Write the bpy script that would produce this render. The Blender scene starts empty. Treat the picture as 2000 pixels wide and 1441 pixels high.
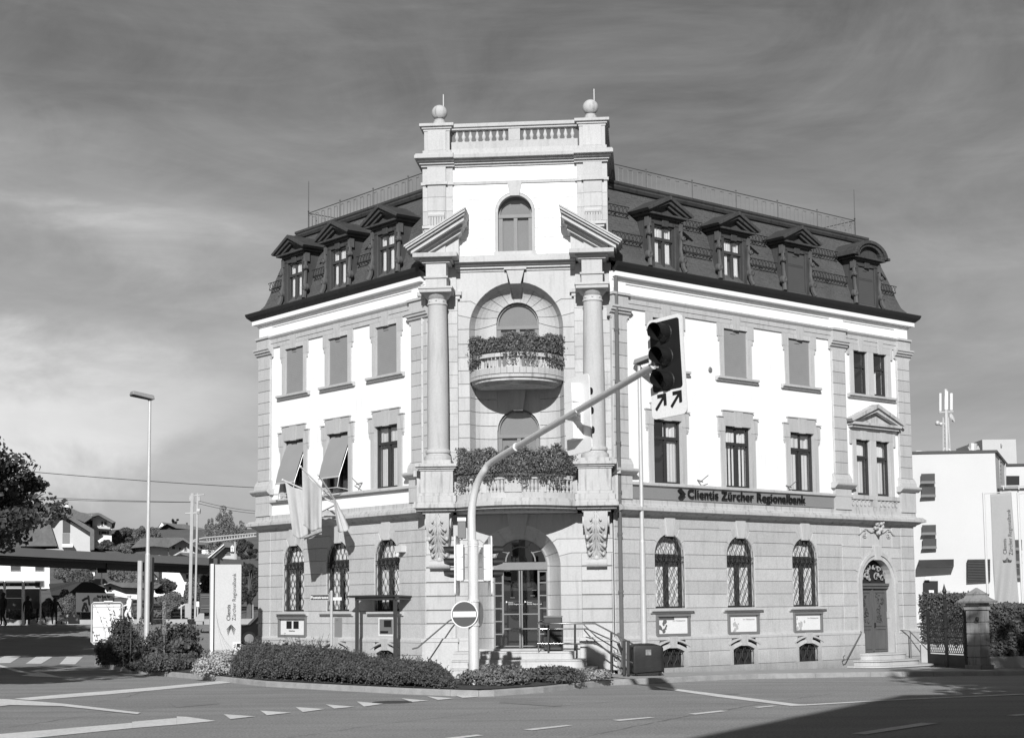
import bpy, bmesh, math, random
from mathutils import Vector, Matrix, Euler, noise
R = math.radians
PI = math.pi
random.seed(7)
scene = bpy.context.scene
col = scene.collection

# ------------------------------------------------------------------ camera
CAM_H = 1.8
F_PX, CY, PITCH, ROLL, AL = 3113.48, 862.74, 0.1020172, 0.0098258, 0.701371
_cp, _sp = math.cos(PITCH), math.sin(PITCH)
FW = Vector((0, _cp, _sp)); _u = Vector((0, -_sp, _cp)); _r = Vector((1, 0, 0))
_c, _s = math.cos(ROLL), math.sin(ROLL)
RT = _r * _c - _u * _s; UP = _u * _c + _r * _s
cam = bpy.data.cameras.new('camera'); cam_o = bpy.data.objects.new('camera', cam); col.objects.link(cam_o)
cam.sensor_width = 36; cam.lens = F_PX / 2000 * 36
cam.shift_y = (CY - 720.5) / 2000
cam.clip_start = 0.1; cam.clip_end = 3000
m = Matrix((RT, UP, -FW)).transposed().to_4x4(); m.translation = (0, 0, CAM_H)
cam_o.matrix_world = m
scene.camera = cam_o
scene.render.resolution_x = 1024; scene.render.resolution_y = 737

# ------------------------------------------------------------------ sky and sun
SUN_EL, SUN_AZ = R(26), R(4.2)        # light travels away from the camera, slightly to the right
world = bpy.data.worlds.new('World'); scene.world = world; world.use_nodes = True
nt = world.node_tree; nd = nt.nodes; lk = nt.links
bg = nd['Background']; bg.inputs['Strength'].default_value = 0.1
sky = nd.new('ShaderNodeTexSky'); sky.sky_type = 'NISHITA'; sky.sun_disc = False
sky.sun_elevation = SUN_EL; sky.sun_rotation = PI + SUN_AZ
sky.air_density = 1.0; sky.dust_density = 1.2; sky.ozone_density = 1.0
sep = nd.new('ShaderNodeSeparateColor'); lk.new(sky.outputs[0], sep.inputs[0])
tc = nd.new('ShaderNodeTexCoord')
def wmath(op, a, b=None, c=None, clamp=False):
    n = nd.new('ShaderNodeMath'); n.operation = op; n.use_clamp = clamp
    for i, v in enumerate((a, b, c)):
        if v is None: continue
        if isinstance(v, (int, float)): n.inputs[i].default_value = v
        else: lk.new(v, n.inputs[i])
    return n.outputs[0]
def wnoise(scale, rot, sc, detail=6, rough=0.6, dist=0.3, loc=(0, 0, 0)):
    mp = nd.new('ShaderNodeMapping'); lk.new(tc.outputs['Generated'], mp.inputs[0])
    mp.inputs['Rotation'].default_value = rot; mp.inputs['Scale'].default_value = sc; mp.inputs['Location'].default_value = loc
    n = nd.new('ShaderNodeTexNoise'); n.inputs['Scale'].default_value = scale
    n.inputs['Detail'].default_value = detail; n.inputs['Roughness'].default_value = rough; n.inputs['Distortion'].default_value = dist
    lk.new(mp.outputs[0], n.inputs[0]); return n.outputs[0]
sx = nd.new('ShaderNodeSeparateXYZ'); lk.new(tc.outputs['Generated'], sx.inputs[0])
def ramp01(v, a, b):
    n = nd.new('ShaderNodeMapRange'); n.interpolation_type = 'SMOOTHSTEP'
    n.inputs[1].default_value = a; n.inputs[2].default_value = b; lk.new(v, n.inputs[0]); return n.outputs[0]
streak = ramp01(wnoise(3.0, (0, R(-14), R(10)), (1.0, 1.0, 5.5), 7, .58, .5), .36, .76)
wisps = ramp01(wnoise(7.0, (0, R(24), 0), (0.7, 1.0, 3.5), 8, .62, 1.2, (3, 1, 2)), .42, .8)
puff = wnoise(7.5, (0, R(28), 0), (1.0, 1.0, 1.5), 9, .6, .5, (1.3, 0.4, 5.1))
warp = wmath('MULTIPLY_ADD', puff, .12, -.06)
X_, Z_ = sx.outputs[0], sx.outputs[2]
# a broad diagonal veil on the left, a denser bank of cloud low on the left
d1 = wmath('ADD', wmath('ADD', wmath('MULTIPLY_ADD', X_, .27, Z_), -.178), warp)
veil = wmath('MULTIPLY', ramp01(wmath('ABSOLUTE', d1), .055, .0), ramp01(X_, .0, -.2))
veil = wmath('MULTIPLY', veil, wmath('MULTIPLY_ADD', wisps, .7, .55))
d2 = wmath('ADD', wmath('ADD', wmath('MULTIPLY_ADD', X_, -.12, Z_), -.178), wmath('MULTIPLY', warp, 1.3))
bank = wmath('MULTIPLY', wmath('MULTIPLY', ramp01(d2, .035, -.02), ramp01(d2, -.085, -.03)), ramp01(X_, -.12, -.27))
haze_ = wmath('MULTIPLY', ramp01(wmath('ABSOLUTE', wmath('ADD', Z_, -.15)), .12, .0), ramp01(X_, .05, -.3))
mott = wnoise(4.2, (R(20), R(-20), R(5)), (1.0, 1.0, 2.2), 10, .62, 1.0, (7, 2, 1))
cl = wmath('MULTIPLY_ADD', streak, 0.55, wmath('MULTIPLY', wisps, 0.4))
cl = wmath('ADD', cl, wmath('MULTIPLY_ADD', mott, 2.6, -1.1))
cl = wmath('MULTIPLY_ADD', veil, 1.35, cl)
cl = wmath('MULTIPLY_ADD', bank, 2.5, cl)
cl = wmath('MULTIPLY_ADD', haze_, .4, cl)
t_ = wmath('MAXIMUM', wmath('SUBTRACT', 1.0, wmath('DIVIDE', wmath('MAXIMUM', Z_, 0.0), 0.5)), 0.0)
base = wmath('MULTIPLY_ADD', wmath('POWER', t_, 1.3), 3.35, 0.48)
base = wmath('ADD', base, wmath('MINIMUM', wmath('MULTIPLY', sep.outputs[0], 0.05), 0.2))
lum = wmath('MAXIMUM', wmath('ADD', base, wmath('MULTIPLY', cl, ramp01(Z_, .75, .3))), 0.1)
lk.new(lum, bg.inputs['Color'])

sun = bpy.data.lights.new('sun', 'SUN'); sun.energy = 4.6; sun.angle = R(0.5); sun.color = (1, 1, 1)
sun_o = bpy.data.objects.new('sun', sun); col.objects.link(sun_o)
LDIR = Vector((math.sin(SUN_AZ) * math.cos(SUN_EL), math.cos(SUN_AZ) * math.cos(SUN_EL), -math.sin(SUN_EL)))
sun_o.rotation_euler = LDIR.to_track_quat('-Z', 'Y').to_euler(); sun_o.location = (-3, -20, 30)

scene.view_settings.view_transform = 'Standard'; scene.view_settings.look = 'None'
scene.view_settings.gamma = 1; scene.view_settings.exposure = 0.25
scene.render.engine = 'CYCLES'
scene.cycles.max_bounces = 6; scene.cycles.transparent_max_bounces = 12

# ------------------------------------------------------------------ measured frames
CN = Vector((0.02168, 39.54742, 0.0))
DR = Vector((math.cos(AL), math.sin(AL), 0)); DL = Vector((-math.sin(AL), math.cos(AL), 0))
def ray(px, py): return RT * (px - 1000) - UP * (py - CY) + FW * F_PX
def at(px, py, Y):
    r = ray(px, py); return Vector((0, 0, CAM_H)) + r * (Y / r.y)
def sm(a, b, x):
    t = min(1, max(0, (x - a) / (b - a))); return t * t * (3 - 2 * t)
def gh(x, y):                       # height of the pavement level at a place
    q = Vector((x, y, 0)) - CN; s, t = q.dot(DR), q.dot(DL)
    return -0.0165 * min(max(s - 4, 0), 30) * (1 - sm(15, 45, t)) + 0.95 * sm(44, 66, t)
def gnd(px, py, off=-0.12):
    z = 0
    for _ in range(40):
        r = ray(px, py); p = Vector((0, 0, CAM_H)) + r * ((z + off - CAM_H) / r.z); z = .5 * z + .5 * gh(p.x, p.y)
    return Vector((p.x, p.y, z + off))

# ------------------------------------------------------------------ materials
def grey(v): return (v, v, v, 1)
MATS = {}
def mat(name, v, rough=0.8, var=0.12, scale=2.0, fine=0.08, fscale=40, bump=0.0, bscale=30, metal=0, spec=0.3, stretch=(1, 1, 1), streaks=0.0, island=0.0, ground=0.0, wear=0.0):
    if name in MATS: return MATS[name]
    mt = bpy.data.materials.new(name); mt.use_nodes = True; n = mt.node_tree.nodes; l = mt.node_tree.links
    p = n['Principled BSDF']; p.inputs['Roughness'].default_value = rough; p.inputs['Metallic'].default_value = metal
    p.inputs['Specular IOR Level'].default_value = spec
    t = n.new('ShaderNodeTexCoord'); mp = n.new('ShaderNodeMapping'); mp.inputs['Scale'].default_value = stretch
    l.new(t.outputs['Object'], mp.inputs[0])
    def nz(s, d=4):
        q = n.new('ShaderNodeTexNoise'); q.inputs['Scale'].default_value = s; q.inputs['Detail'].default_value = d
        l.new(mp.outputs[0], q.inputs[0]); return q.outputs[0]
    def mth(op, a, b):
        q = n.new('ShaderNodeMath'); q.operation = op
        for i, x in enumerate((a, b)):
            if isinstance(x, (int, float)): q.inputs[i].default_value = x
            else: l.new(x, q.inputs[i])
        return q.outputs[0]
    f = mth('ADD', mth('MULTIPLY', mth('SUBTRACT', nz(scale, 5), .5), var * 4), 1.0)
    f = mth('ADD', f, mth('MULTIPLY', mth('SUBTRACT', nz(fscale, 2), .5), fine * 4))
    if streaks:
        m2 = n.new('ShaderNodeMapping'); m2.inputs['Scale'].default_value = (6, 6, .7); l.new(t.outputs['Object'], m2.inputs[0])
        q = n.new('ShaderNodeTexNoise'); q.inputs['Scale'].default_value = 1.6; q.inputs['Detail'].default_value = 5; l.new(m2.outputs[0], q.inputs[0])
        f = mth('SUBTRACT', f, mth('MULTIPLY', mth('MAXIMUM', mth('SUBTRACT', q.outputs[0], .52), 0), streaks * 6))
    if wear:                        # long faint lanes polished and darkened by traffic
        m3 = n.new('ShaderNodeMapping'); m3.inputs['Scale'].default_value = (.05, .9, 1); m3.inputs['Rotation'].default_value = (0, 0, -.25); l.new(t.outputs['Object'], m3.inputs[0])
        q = n.new('ShaderNodeTexNoise'); q.inputs['Scale'].default_value = 1.3; q.inputs['Detail'].default_value = 4; q.inputs['Distortion'].default_value = .3; l.new(m3.outputs[0], q.inputs[0])
        f = mth('MULTIPLY', f, mth('ADD', mth('MULTIPLY', q.outputs[0], wear * 2), 1 - wear))
    if island:                      # every stone block has a tone of its own
        gi = n.new('ShaderNodeNewGeometry'); f = mth('MULTIPLY', f, mth('ADD', mth('MULTIPLY', gi.outputs['Random Per Island'], island * 2), 1 - island))
    if ground:                      # splash dirt close to the pavement
        sp_ = n.new('ShaderNodeSeparateXYZ'); l.new(t.outputs['Object'], sp_.inputs[0])
        d_ = mth('MULTIPLY', mth('MAXIMUM', mth('SUBTRACT', 1.0, mth('MULTIPLY', sp_.outputs[2], 1.6)), 0), mth('MULTIPLY', nz(1.7, 6), ground))
        f = mth('MULTIPLY', f, mth('SUBTRACT', 1.0, mth('MINIMUM', d_, .5)))
    val = mth('MULTIPLY', f, v)
    l.new(val, p.inputs['Base Color'])
    if bump:
        b = n.new('ShaderNodeBump'); b.inputs['Strength'].default_value = bump; b.inputs['Distance'].default_value = 0.02
        l.new(nz(bscale, 3), b.inputs['Height']); l.new(b.outputs[0], p.inputs['Normal'])
    MATS[name] = mt; return mt
STONE = mat('sandstone', .44, .9, .06, .9, .06, 22, .3, 45, streaks=.13, island=.07)
STONE2 = mat('granular_stone', .445, .95, .06, 1.1, .12, 26, .4, 50, streaks=.12, island=.09, ground=.55)
STONE3 = mat('weathered_stone', .44, .9, .10, 1.5, .06, 25, .25, 40, streaks=.35)
PLASTER = mat('white_plaster', .80, .9, .02, .8, .012, 30, .08, 60, streaks=.06)
SLATE = mat('roof_slate', .088, .7, .16, 1.2, .2, 18)
DMET = mat('dormer_dark_metal', .055, .7, .18, 2, .1, 20, .15, 20, streaks=.3)
GUT = mat('gutter_metal', .022, .5, .15, 2)
FRAME = mat('dark_window_frame', .035, .5, .1, 5)
TFRAME = mat('grey_window_frame', .18, .5, .05, 5)
BLIND = mat('window_blind', .24, .8, .04, 3, .02, 30)
BLINDD = mat('dark_blind', .075, .8, .04, 3, .02, 30)
BLINDL = mat('tower_blind', .27, .6, .05, 2)
AWN = mat('awning_fabric', .27, .85, .04, 2, .02, 60)
CURT = mat('curtain_fabric', .75, .9, .05, 3)
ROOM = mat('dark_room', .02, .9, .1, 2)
IRON = mat('wrought_iron', .022, .55, .2, 5)
RAILM = mat('railing_metal', .12, .6, .1, 5)
PIPE = mat('downpipe_metal', .12, .5, .1, 4)
ASPH = mat('asphalt', .265, .9, .09, .5, .34, 26, .5, 60, wear=.3)
PAVE = mat('pavement_asphalt', .33, .9, .08, .8, .1, 40, .3, 60)
KERB = mat('kerb_granite', .30, .9, .2, 3, .1, 40, .3, 40)
PAINT = mat('road_paint', .70, .8, .10, 1.2, .16, 16, .3, 70)
SOIL = mat('soil', .06, 1, .2, 3)
WHITE = mat('white_paint', .68, .4, .02, 3)
LIGHTM = mat('pale_metal', .62, .4, .04, 3, metal=.2)
POLEM = mat('galvanised_steel', .50, .45, .08, 3, .04, 30, metal=.25)
BLACK = mat('black_plastic', .012, .55, .1, 5)
DGREY = mat('dark_grey_paint', .05, .5, .1, 4)
MGREY = mat('mid_grey_paint', .16, .5, .05, 4)
SIGNR = mat('sign_red', .07, .35, .02, 4)
SIGNB = mat('sign_band', .22, .5, .03, 2)
LETTER = mat('dark_lettering', .012, .4, .05, 5)
PYLON = mat('pylon_panel', .50, .35, .02, 1)
PRINT = mat('pale_grey_print', .40, .5, .1, 3)
COVER = mat('tarpaulin', .018, .55, .15, 3, .05, 30, .3, 8)
FLAGM = mat('flag_cloth', .44, .8, .05, 3)
GRASS = mat('grass', .13, 1, .2, .5, .25, 12, .5, 20)
OFFICE = mat('pale_render', .52, .9, .03, .5, .02, 20)
CONC = mat('concrete', .34, .9, .1, 1.5, .06, 30)
HWALL = mat('house_render', .74, .9, .04, 1)
HGREY = mat('house_cladding', .45, .9, .05, 1)
HROOF = mat('house_roof', .12, .9, .15, .8, .15, 4)
WOODD = mat('dark_boards', .035, .8, .2, 1, stretch=(1, 1, 6))
SKIN = mat('skin', .4, .7, .05, 5)
SHADEFIG = mat('shade_toned_figure', .02, .9, .1, 5)  # near-black tone paints deep shade over clothes and heads alike
WHITECL = mat('white_clothes', .75, .9, .05, 5)
CARP = mat('black_car_paint', .006, .3, .05, 5, spec=.25)
TYRE = mat('rubber', .01, .8, .1, 5)
CHROME = mat('wheel_metal', .6, .25, .05, 5, metal=.9)
BARK = mat('bark', .10, .95, .2, 4, .1, 30)
WPAN = mat('poster_paper', .68, .6, .03, 3)
FEAT = mat('poster_dark_ink', .12, .6, .2, 8)

def glass_mat(name, tint, refl):
    mt = bpy.data.materials.new(name); mt.use_nodes = True; n = mt.node_tree.nodes; l = mt.node_tree.links
    n.remove(n['Principled BSDF'])
    tr = n.new('ShaderNodeBsdfTransparent'); tr.inputs[0].default_value = grey(tint)
    gl = n.new('ShaderNodeBsdfGlossy'); gl.inputs['Roughness'].default_value = .02; gl.inputs[0].default_value = grey(.9)
    fr = n.new('ShaderNodeLayerWeight'); fr.inputs[0].default_value = .5
    pw = n.new('ShaderNodeMath'); pw.operation = 'POWER'; pw.inputs[1].default_value = 4; l.new(fr.outputs['Facing'], pw.inputs[0])
    a = n.new('ShaderNodeMath'); a.operation = 'ADD'; a.use_clamp = True; a.inputs[1].default_value = refl + .04; l.new(pw.outputs[0], a.inputs[0])
    mx = n.new('ShaderNodeMixShader'); l.new(a.outputs[0], mx.inputs[0]); l.new(tr.outputs[0], mx.inputs[1]); l.new(gl.outputs[0], mx.inputs[2])
    l.new(mx.outputs[0], n['Material Output'].inputs[0]); return mt
GLASS = glass_mat('window_glass', .85, .07)
DGLASS = glass_mat('tinted_glass', .6, .06)

def leafmat(name, v, var=.5, transl=.25):
    mt = bpy.data.materials.new(name); mt.use_nodes = True; n = mt.node_tree.nodes; l = mt.node_tree.links
    p = n['Principled BSDF']; p.inputs['Roughness'].default_value = .55; p.inputs['Specular IOR Level'].default_value = .3
    t = n.new('ShaderNodeTexCoord'); q = n.new('ShaderNodeTexNoise'); q.inputs['Scale'].default_value = 4; q.inputs['Detail'].default_value = 6; q.inputs['Roughness'].default_value = .8
    l.new(t.outputs['Object'], q.inputs[0])
    r = n.new('ShaderNodeMapRange'); r.inputs[1].default_value = .3; r.inputs[2].default_value = .7
    r.inputs[3].default_value = v * (1 - var); r.inputs[4].default_value = v * (1 + var); l.new(q.outputs[0], r.inputs[0])
    l.new(r.outputs[0], p.inputs['Base Color'])
    tl = n.new('ShaderNodeBsdfTranslucent'); l.new(r.outputs[0], tl.inputs[0])
    mx = n.new('ShaderNodeMixShader'); mx.inputs[0].default_value = transl
    l.new(p.outputs[0], mx.inputs[1]); l.new(tl.outputs[0], mx.inputs[2]); l.new(mx.outputs[0], n['Material Output'].inputs[0])
    return mt
LEAF = leafmat('leaf_green', .10); LEAFD = leafmat('leaf_dark', .065); LEAFL = leafmat('leaf_pale', .17)
LEAFG = leafmat('leaf_geranium', .165); FARLEAF = leafmat('far_leaf', .16, .45); BLOOM = leafmat('small_white_flowers', .62, .3); BLOOMD = leafmat('red_flowers', .12, .3)
BIRCH = leafmat('birch_leaf', .26, .4, .35)

# ------------------------------------------------------------------ mesh helpers
def tag(o, label=None, cat=None, group=None, kind=None):
    if label: o['label'] = label
    if cat: o['category'] = cat
    if group: o['group'] = group
    if kind: o['kind'] = kind
    return o
def thing(name, label, cat, loc=(0, 0, 0), rz=0, group=None):
    o = bpy.data.objects.new(name, None); o.empty_display_size = .3; col.objects.link(o); o.location = loc; o.rotation_euler = (0, 0, rz)
    return tag(o, label, cat, group)

def chain(o):
    m_ = o.matrix_basis.copy()
    while o.parent: o = o.parent; m_ = o.matrix_basis @ m_
    return m_
class MB:
    def __init__(s, M=None): s.v = []; s.f = []; s.rust = []; s.M = M; s.depth = .02; s.thick = .013
    def add(s, vs, fs, M=None):
        b = len(s.v); M = M or s.M
        s.v += [tuple(M @ Vector(p)) if M else tuple(p) for p in vs]
        s.f += [tuple(b + i for i in f) for f in fs]
    def box(s, x0, x1, y0, y1, z0, z1, M=None):
        s.add([(x0, y0, z0), (x1, y0, z0), (x1, y1, z0), (x0, y1, z0), (x0, y0, z1), (x1, y0, z1), (x1, y1, z1), (x0, y1, z1)],
              [(0, 3, 2, 1), (4, 5, 6, 7), (0, 1, 5, 4), (1, 2, 6, 5), (2, 3, 7, 6), (3, 0, 4, 7)], M)
    def prism(s, poly, y0, y1, M=None):       # polygon in (x, z), extruded along y
        n = len(poly)
        s.add([(x, y0, z) for x, z in poly] + [(x, y1, z) for x, z in poly],
              [tuple(range(n)), tuple(reversed(range(n, 2 * n)))] + [(i, i + n, (i + 1) % n + n, (i + 1) % n) for i in range(n)], M)
    def prismz(s, poly, z0, z1, M=None):
        n = len(poly)
        s.add([(x, y, z0) for x, y in poly] + [(x, y, z1) for x, y in poly],
              [tuple(reversed(range(n))), tuple(range(n, 2 * n))] + [(i, (i + 1) % n, (i + 1) % n + n, i + n) for i in range(n)], M)
    def prismx(s, poly, x0, x1, M=None):      # polygon in (y, z), extruded along x
        n = len(poly)
        s.add([(x0, y, z) for y, z in poly] + [(x1, y, z) for y, z in poly],
              [tuple(range(n)), tuple(reversed(range(n, 2 * n)))] + [(i, i + n, (i + 1) % n + n, (i + 1) % n) for i in range(n)], M)
    def face(s, pts, M=None): s.add(pts, [tuple(range(len(pts)))], M)
    def rustp(s, poly, y=0.0, M=None):        # rusticated block in (x, z)
        s.rust.append(len(s.f)); s.face([(x, y, z) for x, z in poly], M)
    def tube(s, pts, r, n=8, r2=None, cap=True, M=None):
        pts = [Vector(p) for p in pts]; k = len(pts); r2 = r if r2 is None else r2; vs = []; fs = []
        up = None
        for i, p in enumerate(pts):
            d = (pts[min(i + 1, k - 1)] - pts[max(i - 1, 0)])
            if d.length < 1e-9: d = Vector((0, 0, 1))
            d.normalize()
            if up is None: up = Vector((0, 0, 1)) if abs(d.z) < .9 else Vector((1, 0, 0))
            a = d.cross(up)
            if a.length < 1e-5: a = d.cross(Vector((1, .3, 0)))
            a.normalize(); b = a.cross(d).normalized(); up = b
            rr = r + (r2 - r) * i / max(1, k - 1)
            vs += [p + (a * math.cos(2 * PI * j / n) + b * math.sin(2 * PI * j / n)) * rr for j in range(n)]
        for i in range(k - 1):
            fs += [(i * n + j, i * n + (j + 1) % n, (i + 1) * n + (j + 1) % n, (i + 1) * n + j) for j in range(n)]
        if cap: fs += [tuple(reversed(range(n))), tuple(range((k - 1) * n, k * n))]
        s.add(vs, fs, M)
    def bar(s, p, q, w, h=None, M=None):      # rectangular bar between two points
        p, q = Vector(p), Vector(q); h = h or w; d = (q - p).normalized()
        up = Vector((0, 0, 1)) if abs(d.z) < .95 else Vector((0, 1, 0)); a = d.cross(up).normalized() * (w / 2); b = a.cross(d).normalized() * (h / 2)
        vs = [o + x * a + y * b for o in (p, q) for x, y in ((-1, -1), (1, -1), (1, 1), (-1, 1))]
        s.add(vs, [(0, 1, 2, 3), (7, 6, 5, 4), (0, 4, 5, 1), (1, 5, 6, 2), (2, 6, 7, 3), (3, 7, 4, 0)], M)
    def lathe(s, prof, c=(0, 0, 0), n=24, M=None, a0=0, a1=2 * PI):
        full = abs(a1 - a0 - 2 * PI) < 1e-6; k = n if full else n + 1; vs = []
        for r, z in prof: vs += [(c[0] + r * math.cos(a0 + (a1 - a0) * j / n), c[1] + r * math.sin(a0 + (a1 - a0) * j / n), c[2] + z) for j in range(k)]
        fs = []
        for i in range(len(prof) - 1):
            for j in range(n):
                j2 = (j + 1) % k if full else j + 1
                fs.append((i * k + j, i * k + j2, (i + 1) * k + j2, (i + 1) * k + j))
        s.add(vs, fs, M)
    def ball(s, c, r, n=12, M=None, sz=1):
        s.lathe([(max(1e-4, r * math.sin(PI * i / n)), -r * sz * math.cos(PI * i / n)) for i in range(n + 1)], c, n * 2, M)
    def sweep(s, prof, path, closed=False, M=None):
        # prof [(out, z)], path [(a, b)] in plan; "out" is to the right of the walking direction
        k = len(path); rows = []
        for i, p in enumerate(path):
            p = Vector(p)
            d1 = (p - Vector(path[i - 1])).normalized() if (i > 0 or closed) else None
            d2 = (Vector(path[(i + 1) % k]) - p).normalized() if (i < k - 1 or closed) else None
            d1 = d1 or d2; d2 = d2 or d1
            n1 = Vector((d1.y, -d1.x)); n2 = Vector((d2.y, -d2.x)); mm = (n1 + n2); mm = mm / max(.25, (1 + n1.dot(n2)))
            rows.append([(p.x + mm.x * o, p.y + mm.y * o, z) for o, z in prof])
        n = len(prof); vs = [q for r_ in rows for q in r_]; fs = []
        for i in range(k if closed else k - 1):
            for j in range(n - 1): fs.append((i * n + j, ((i + 1) % k) * n + j, ((i + 1) % k) * n + j + 1, i * n + j + 1))
        if not closed: fs += [tuple(range(n)), tuple(reversed(range((k - 1) * n, k * n)))]
        s.add(vs, fs, M)
    def leaf(s, c, size, nrm=None):
        c = Vector(c)
        d = Vector((random.gauss(0, 1), random.gauss(0, 1), random.gauss(0, 1))).normalized()
        if nrm is not None: d = (d * .8 + nrm).normalized()
        a = d.orthogonal().normalized(); b = d.cross(a)
        t = random.uniform(0, PI); a, b = a * math.cos(t) + b * math.sin(t), b * math.cos(t) - a * math.sin(t)
        w = size * random.uniform(.3, .5); L = size * random.uniform(.7, 1.2)
        i = len(s.v); s.v += [tuple(c - a * L * .5), tuple(c + b * w + d * w * .3), tuple(c + a * L * .5), tuple(c - b * w + d * w * .3)]
        s.f.append((i, i + 1, i + 2, i + 3))
    def build(s, name, mt, parent=None, smooth=None, recalc=True, bevel=0, world=False, local=None):
        me = bpy.data.meshes.new(name)
        vs = s.v
        if world and parent:
            inv = chain(parent).inverted(); vs = [tuple(inv @ Vector(p)) for p in vs]
        elif world and local is not None: vs = [tuple(Vector(p) - Vector(local)) for p in vs]
        me.from_pydata(vs, [], s.f); me.update()
        if s.rust or recalc:
            bm = bmesh.new(); bm.from_mesh(me); bm.faces.ensure_lookup_table()
            if s.rust:
                rf = [bm.faces[i] for i in s.rust]
                others = [f for f in bm.faces if f.index not in set(s.rust)]
                if others: bmesh.ops.recalc_face_normals(bm, faces=others)
                bmesh.ops.inset_individual(bm, faces=rf, thickness=s.thick, depth=s.depth, use_even_offset=True)
            else: bmesh.ops.recalc_face_normals(bm, faces=bm.faces)
            bm.to_mesh(me); bm.free()
        me.materials.append(mt)
        if smooth:
            for p in me.polygons: p.use_smooth = True
            try: me.set_sharp_from_angle(angle=R(smooth))
            except Exception: pass
        o = bpy.data.objects.new(name, me); col.objects.link(o)
        if parent: o.parent = parent
        elif local is not None: o.location = local
        if bevel:
            b = o.modifiers.new('bevel', 'BEVEL'); b.width = bevel; b.segments = 1; b.limit_method = 'ANGLE'; b.angle_limit = R(50)
        return o

def children(o): return [c for c in col.objects if c.parent == o]
def copy_tree(o, parent=None, mtx=None):
    c = o.copy(); col.objects.link(c)
    if parent: c.parent = parent
    if mtx is not None: c.matrix_local = mtx
    for ch in children(o):
        d = ch.copy(); col.objects.link(d); d.parent = c
        for g2 in children(ch):
            e = g2.copy(); col.objects.link(e); e.parent = d
    return c
def arc(xc, zc, r, t0, t1, n):
    return [(xc + r * math.cos(t0 + (t1 - t0) * i / n), zc + r * math.sin(t0 + (t1 - t0) * i / n)) for i in range(n + 1)]
def T3(x, y, z): return Matrix.Translation((x, y, z))
def text(body, size, mt, parent, M, depth=.01, name='lettering', align='LEFT', spacing=1, bold=0, sx_=1):
    cu = bpy.data.curves.new(name, 'FONT'); cu.body = body; cu.size = size; cu.extrude = depth; cu.align_x = align; cu.space_character = spacing; cu.offset = bold; cu.resolution_u = 3
    o = bpy.data.objects.new(name, cu); col.objects.link(o)
    dg = bpy.context.evaluated_depsgraph_get(); me = bpy.data.meshes.new_from_object(o.evaluated_get(dg))
    bpy.data.objects.remove(o); me.materials.clear(); me.materials.append(mt)
    me.transform(M @ Matrix.Diagonal((sx_, 1, 1, 1)))
    o2 = bpy.data.objects.new(name, me); col.objects.link(o2)
    if parent: o2.parent = parent
    return o2
STAND = Matrix.Rotation(R(90), 4, 'X')      # text in xz plane facing -y

# ================================================================== THE BANK BUILDING
bank = thing('bank_building', 'three storey corner bank building with chamfered tower, columns and slate mansard roof', 'bank building', CN, AL)
MRF = Matrix.Identity(4)
MLF = Matrix(((0, 1, 0, 0), (-1, 0, 0, 0), (0, 0, 1, 0), (0, 0, 0, 1)))
_q = 1 / math.sqrt(2)
MTF = Matrix(((_q, _q, 0, (2.6 - .1) * _q), (-_q, _q, 0, (2.6 + .1) * _q), (0, 0, 1, 0), (0, 0, 0, 1)))
RX0, RX1 = 3.42, 16.42            # right facade extent
LX0, LX1 = -12.03, -3.6          # left facade extent (x = -distance from the corner)
PLAN = [(3.6, 0), (16.42, 0), (16.42, 9), (9, 9), (9, 12.03), (0, 12.03), (0, 3.6)]
SWR = [(3.45, 0), (16.42, 0), (16.42, 9)]
SWL = [(9, 12.03), (0, 12.03), (0, 3.55)]

def wall_open(mb, x0, x1, z0, z1, ops, y=0.0):
    xs = sorted({x0, x1} | {o[0] - o[1] for o in ops} | {o[0] + o[1] for o in ops})
    for a, b in zip(xs, xs[1:]):
        cx = (a + b) / 2; cuts = sorted((o[2], o[3]) for o in ops if o[0] - o[1] < cx < o[0] + o[1]); z = z0
        for c0, c1 in cuts:
            if c0 > z: mb.face([(a, y, z), (b, y, z), (b, y, c0), (a, y, c0)])
            z = c1
        if z < z1: mb.face([(a, y, z), (b, y, z), (b, y, z1), (a, y, z1)])

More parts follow.
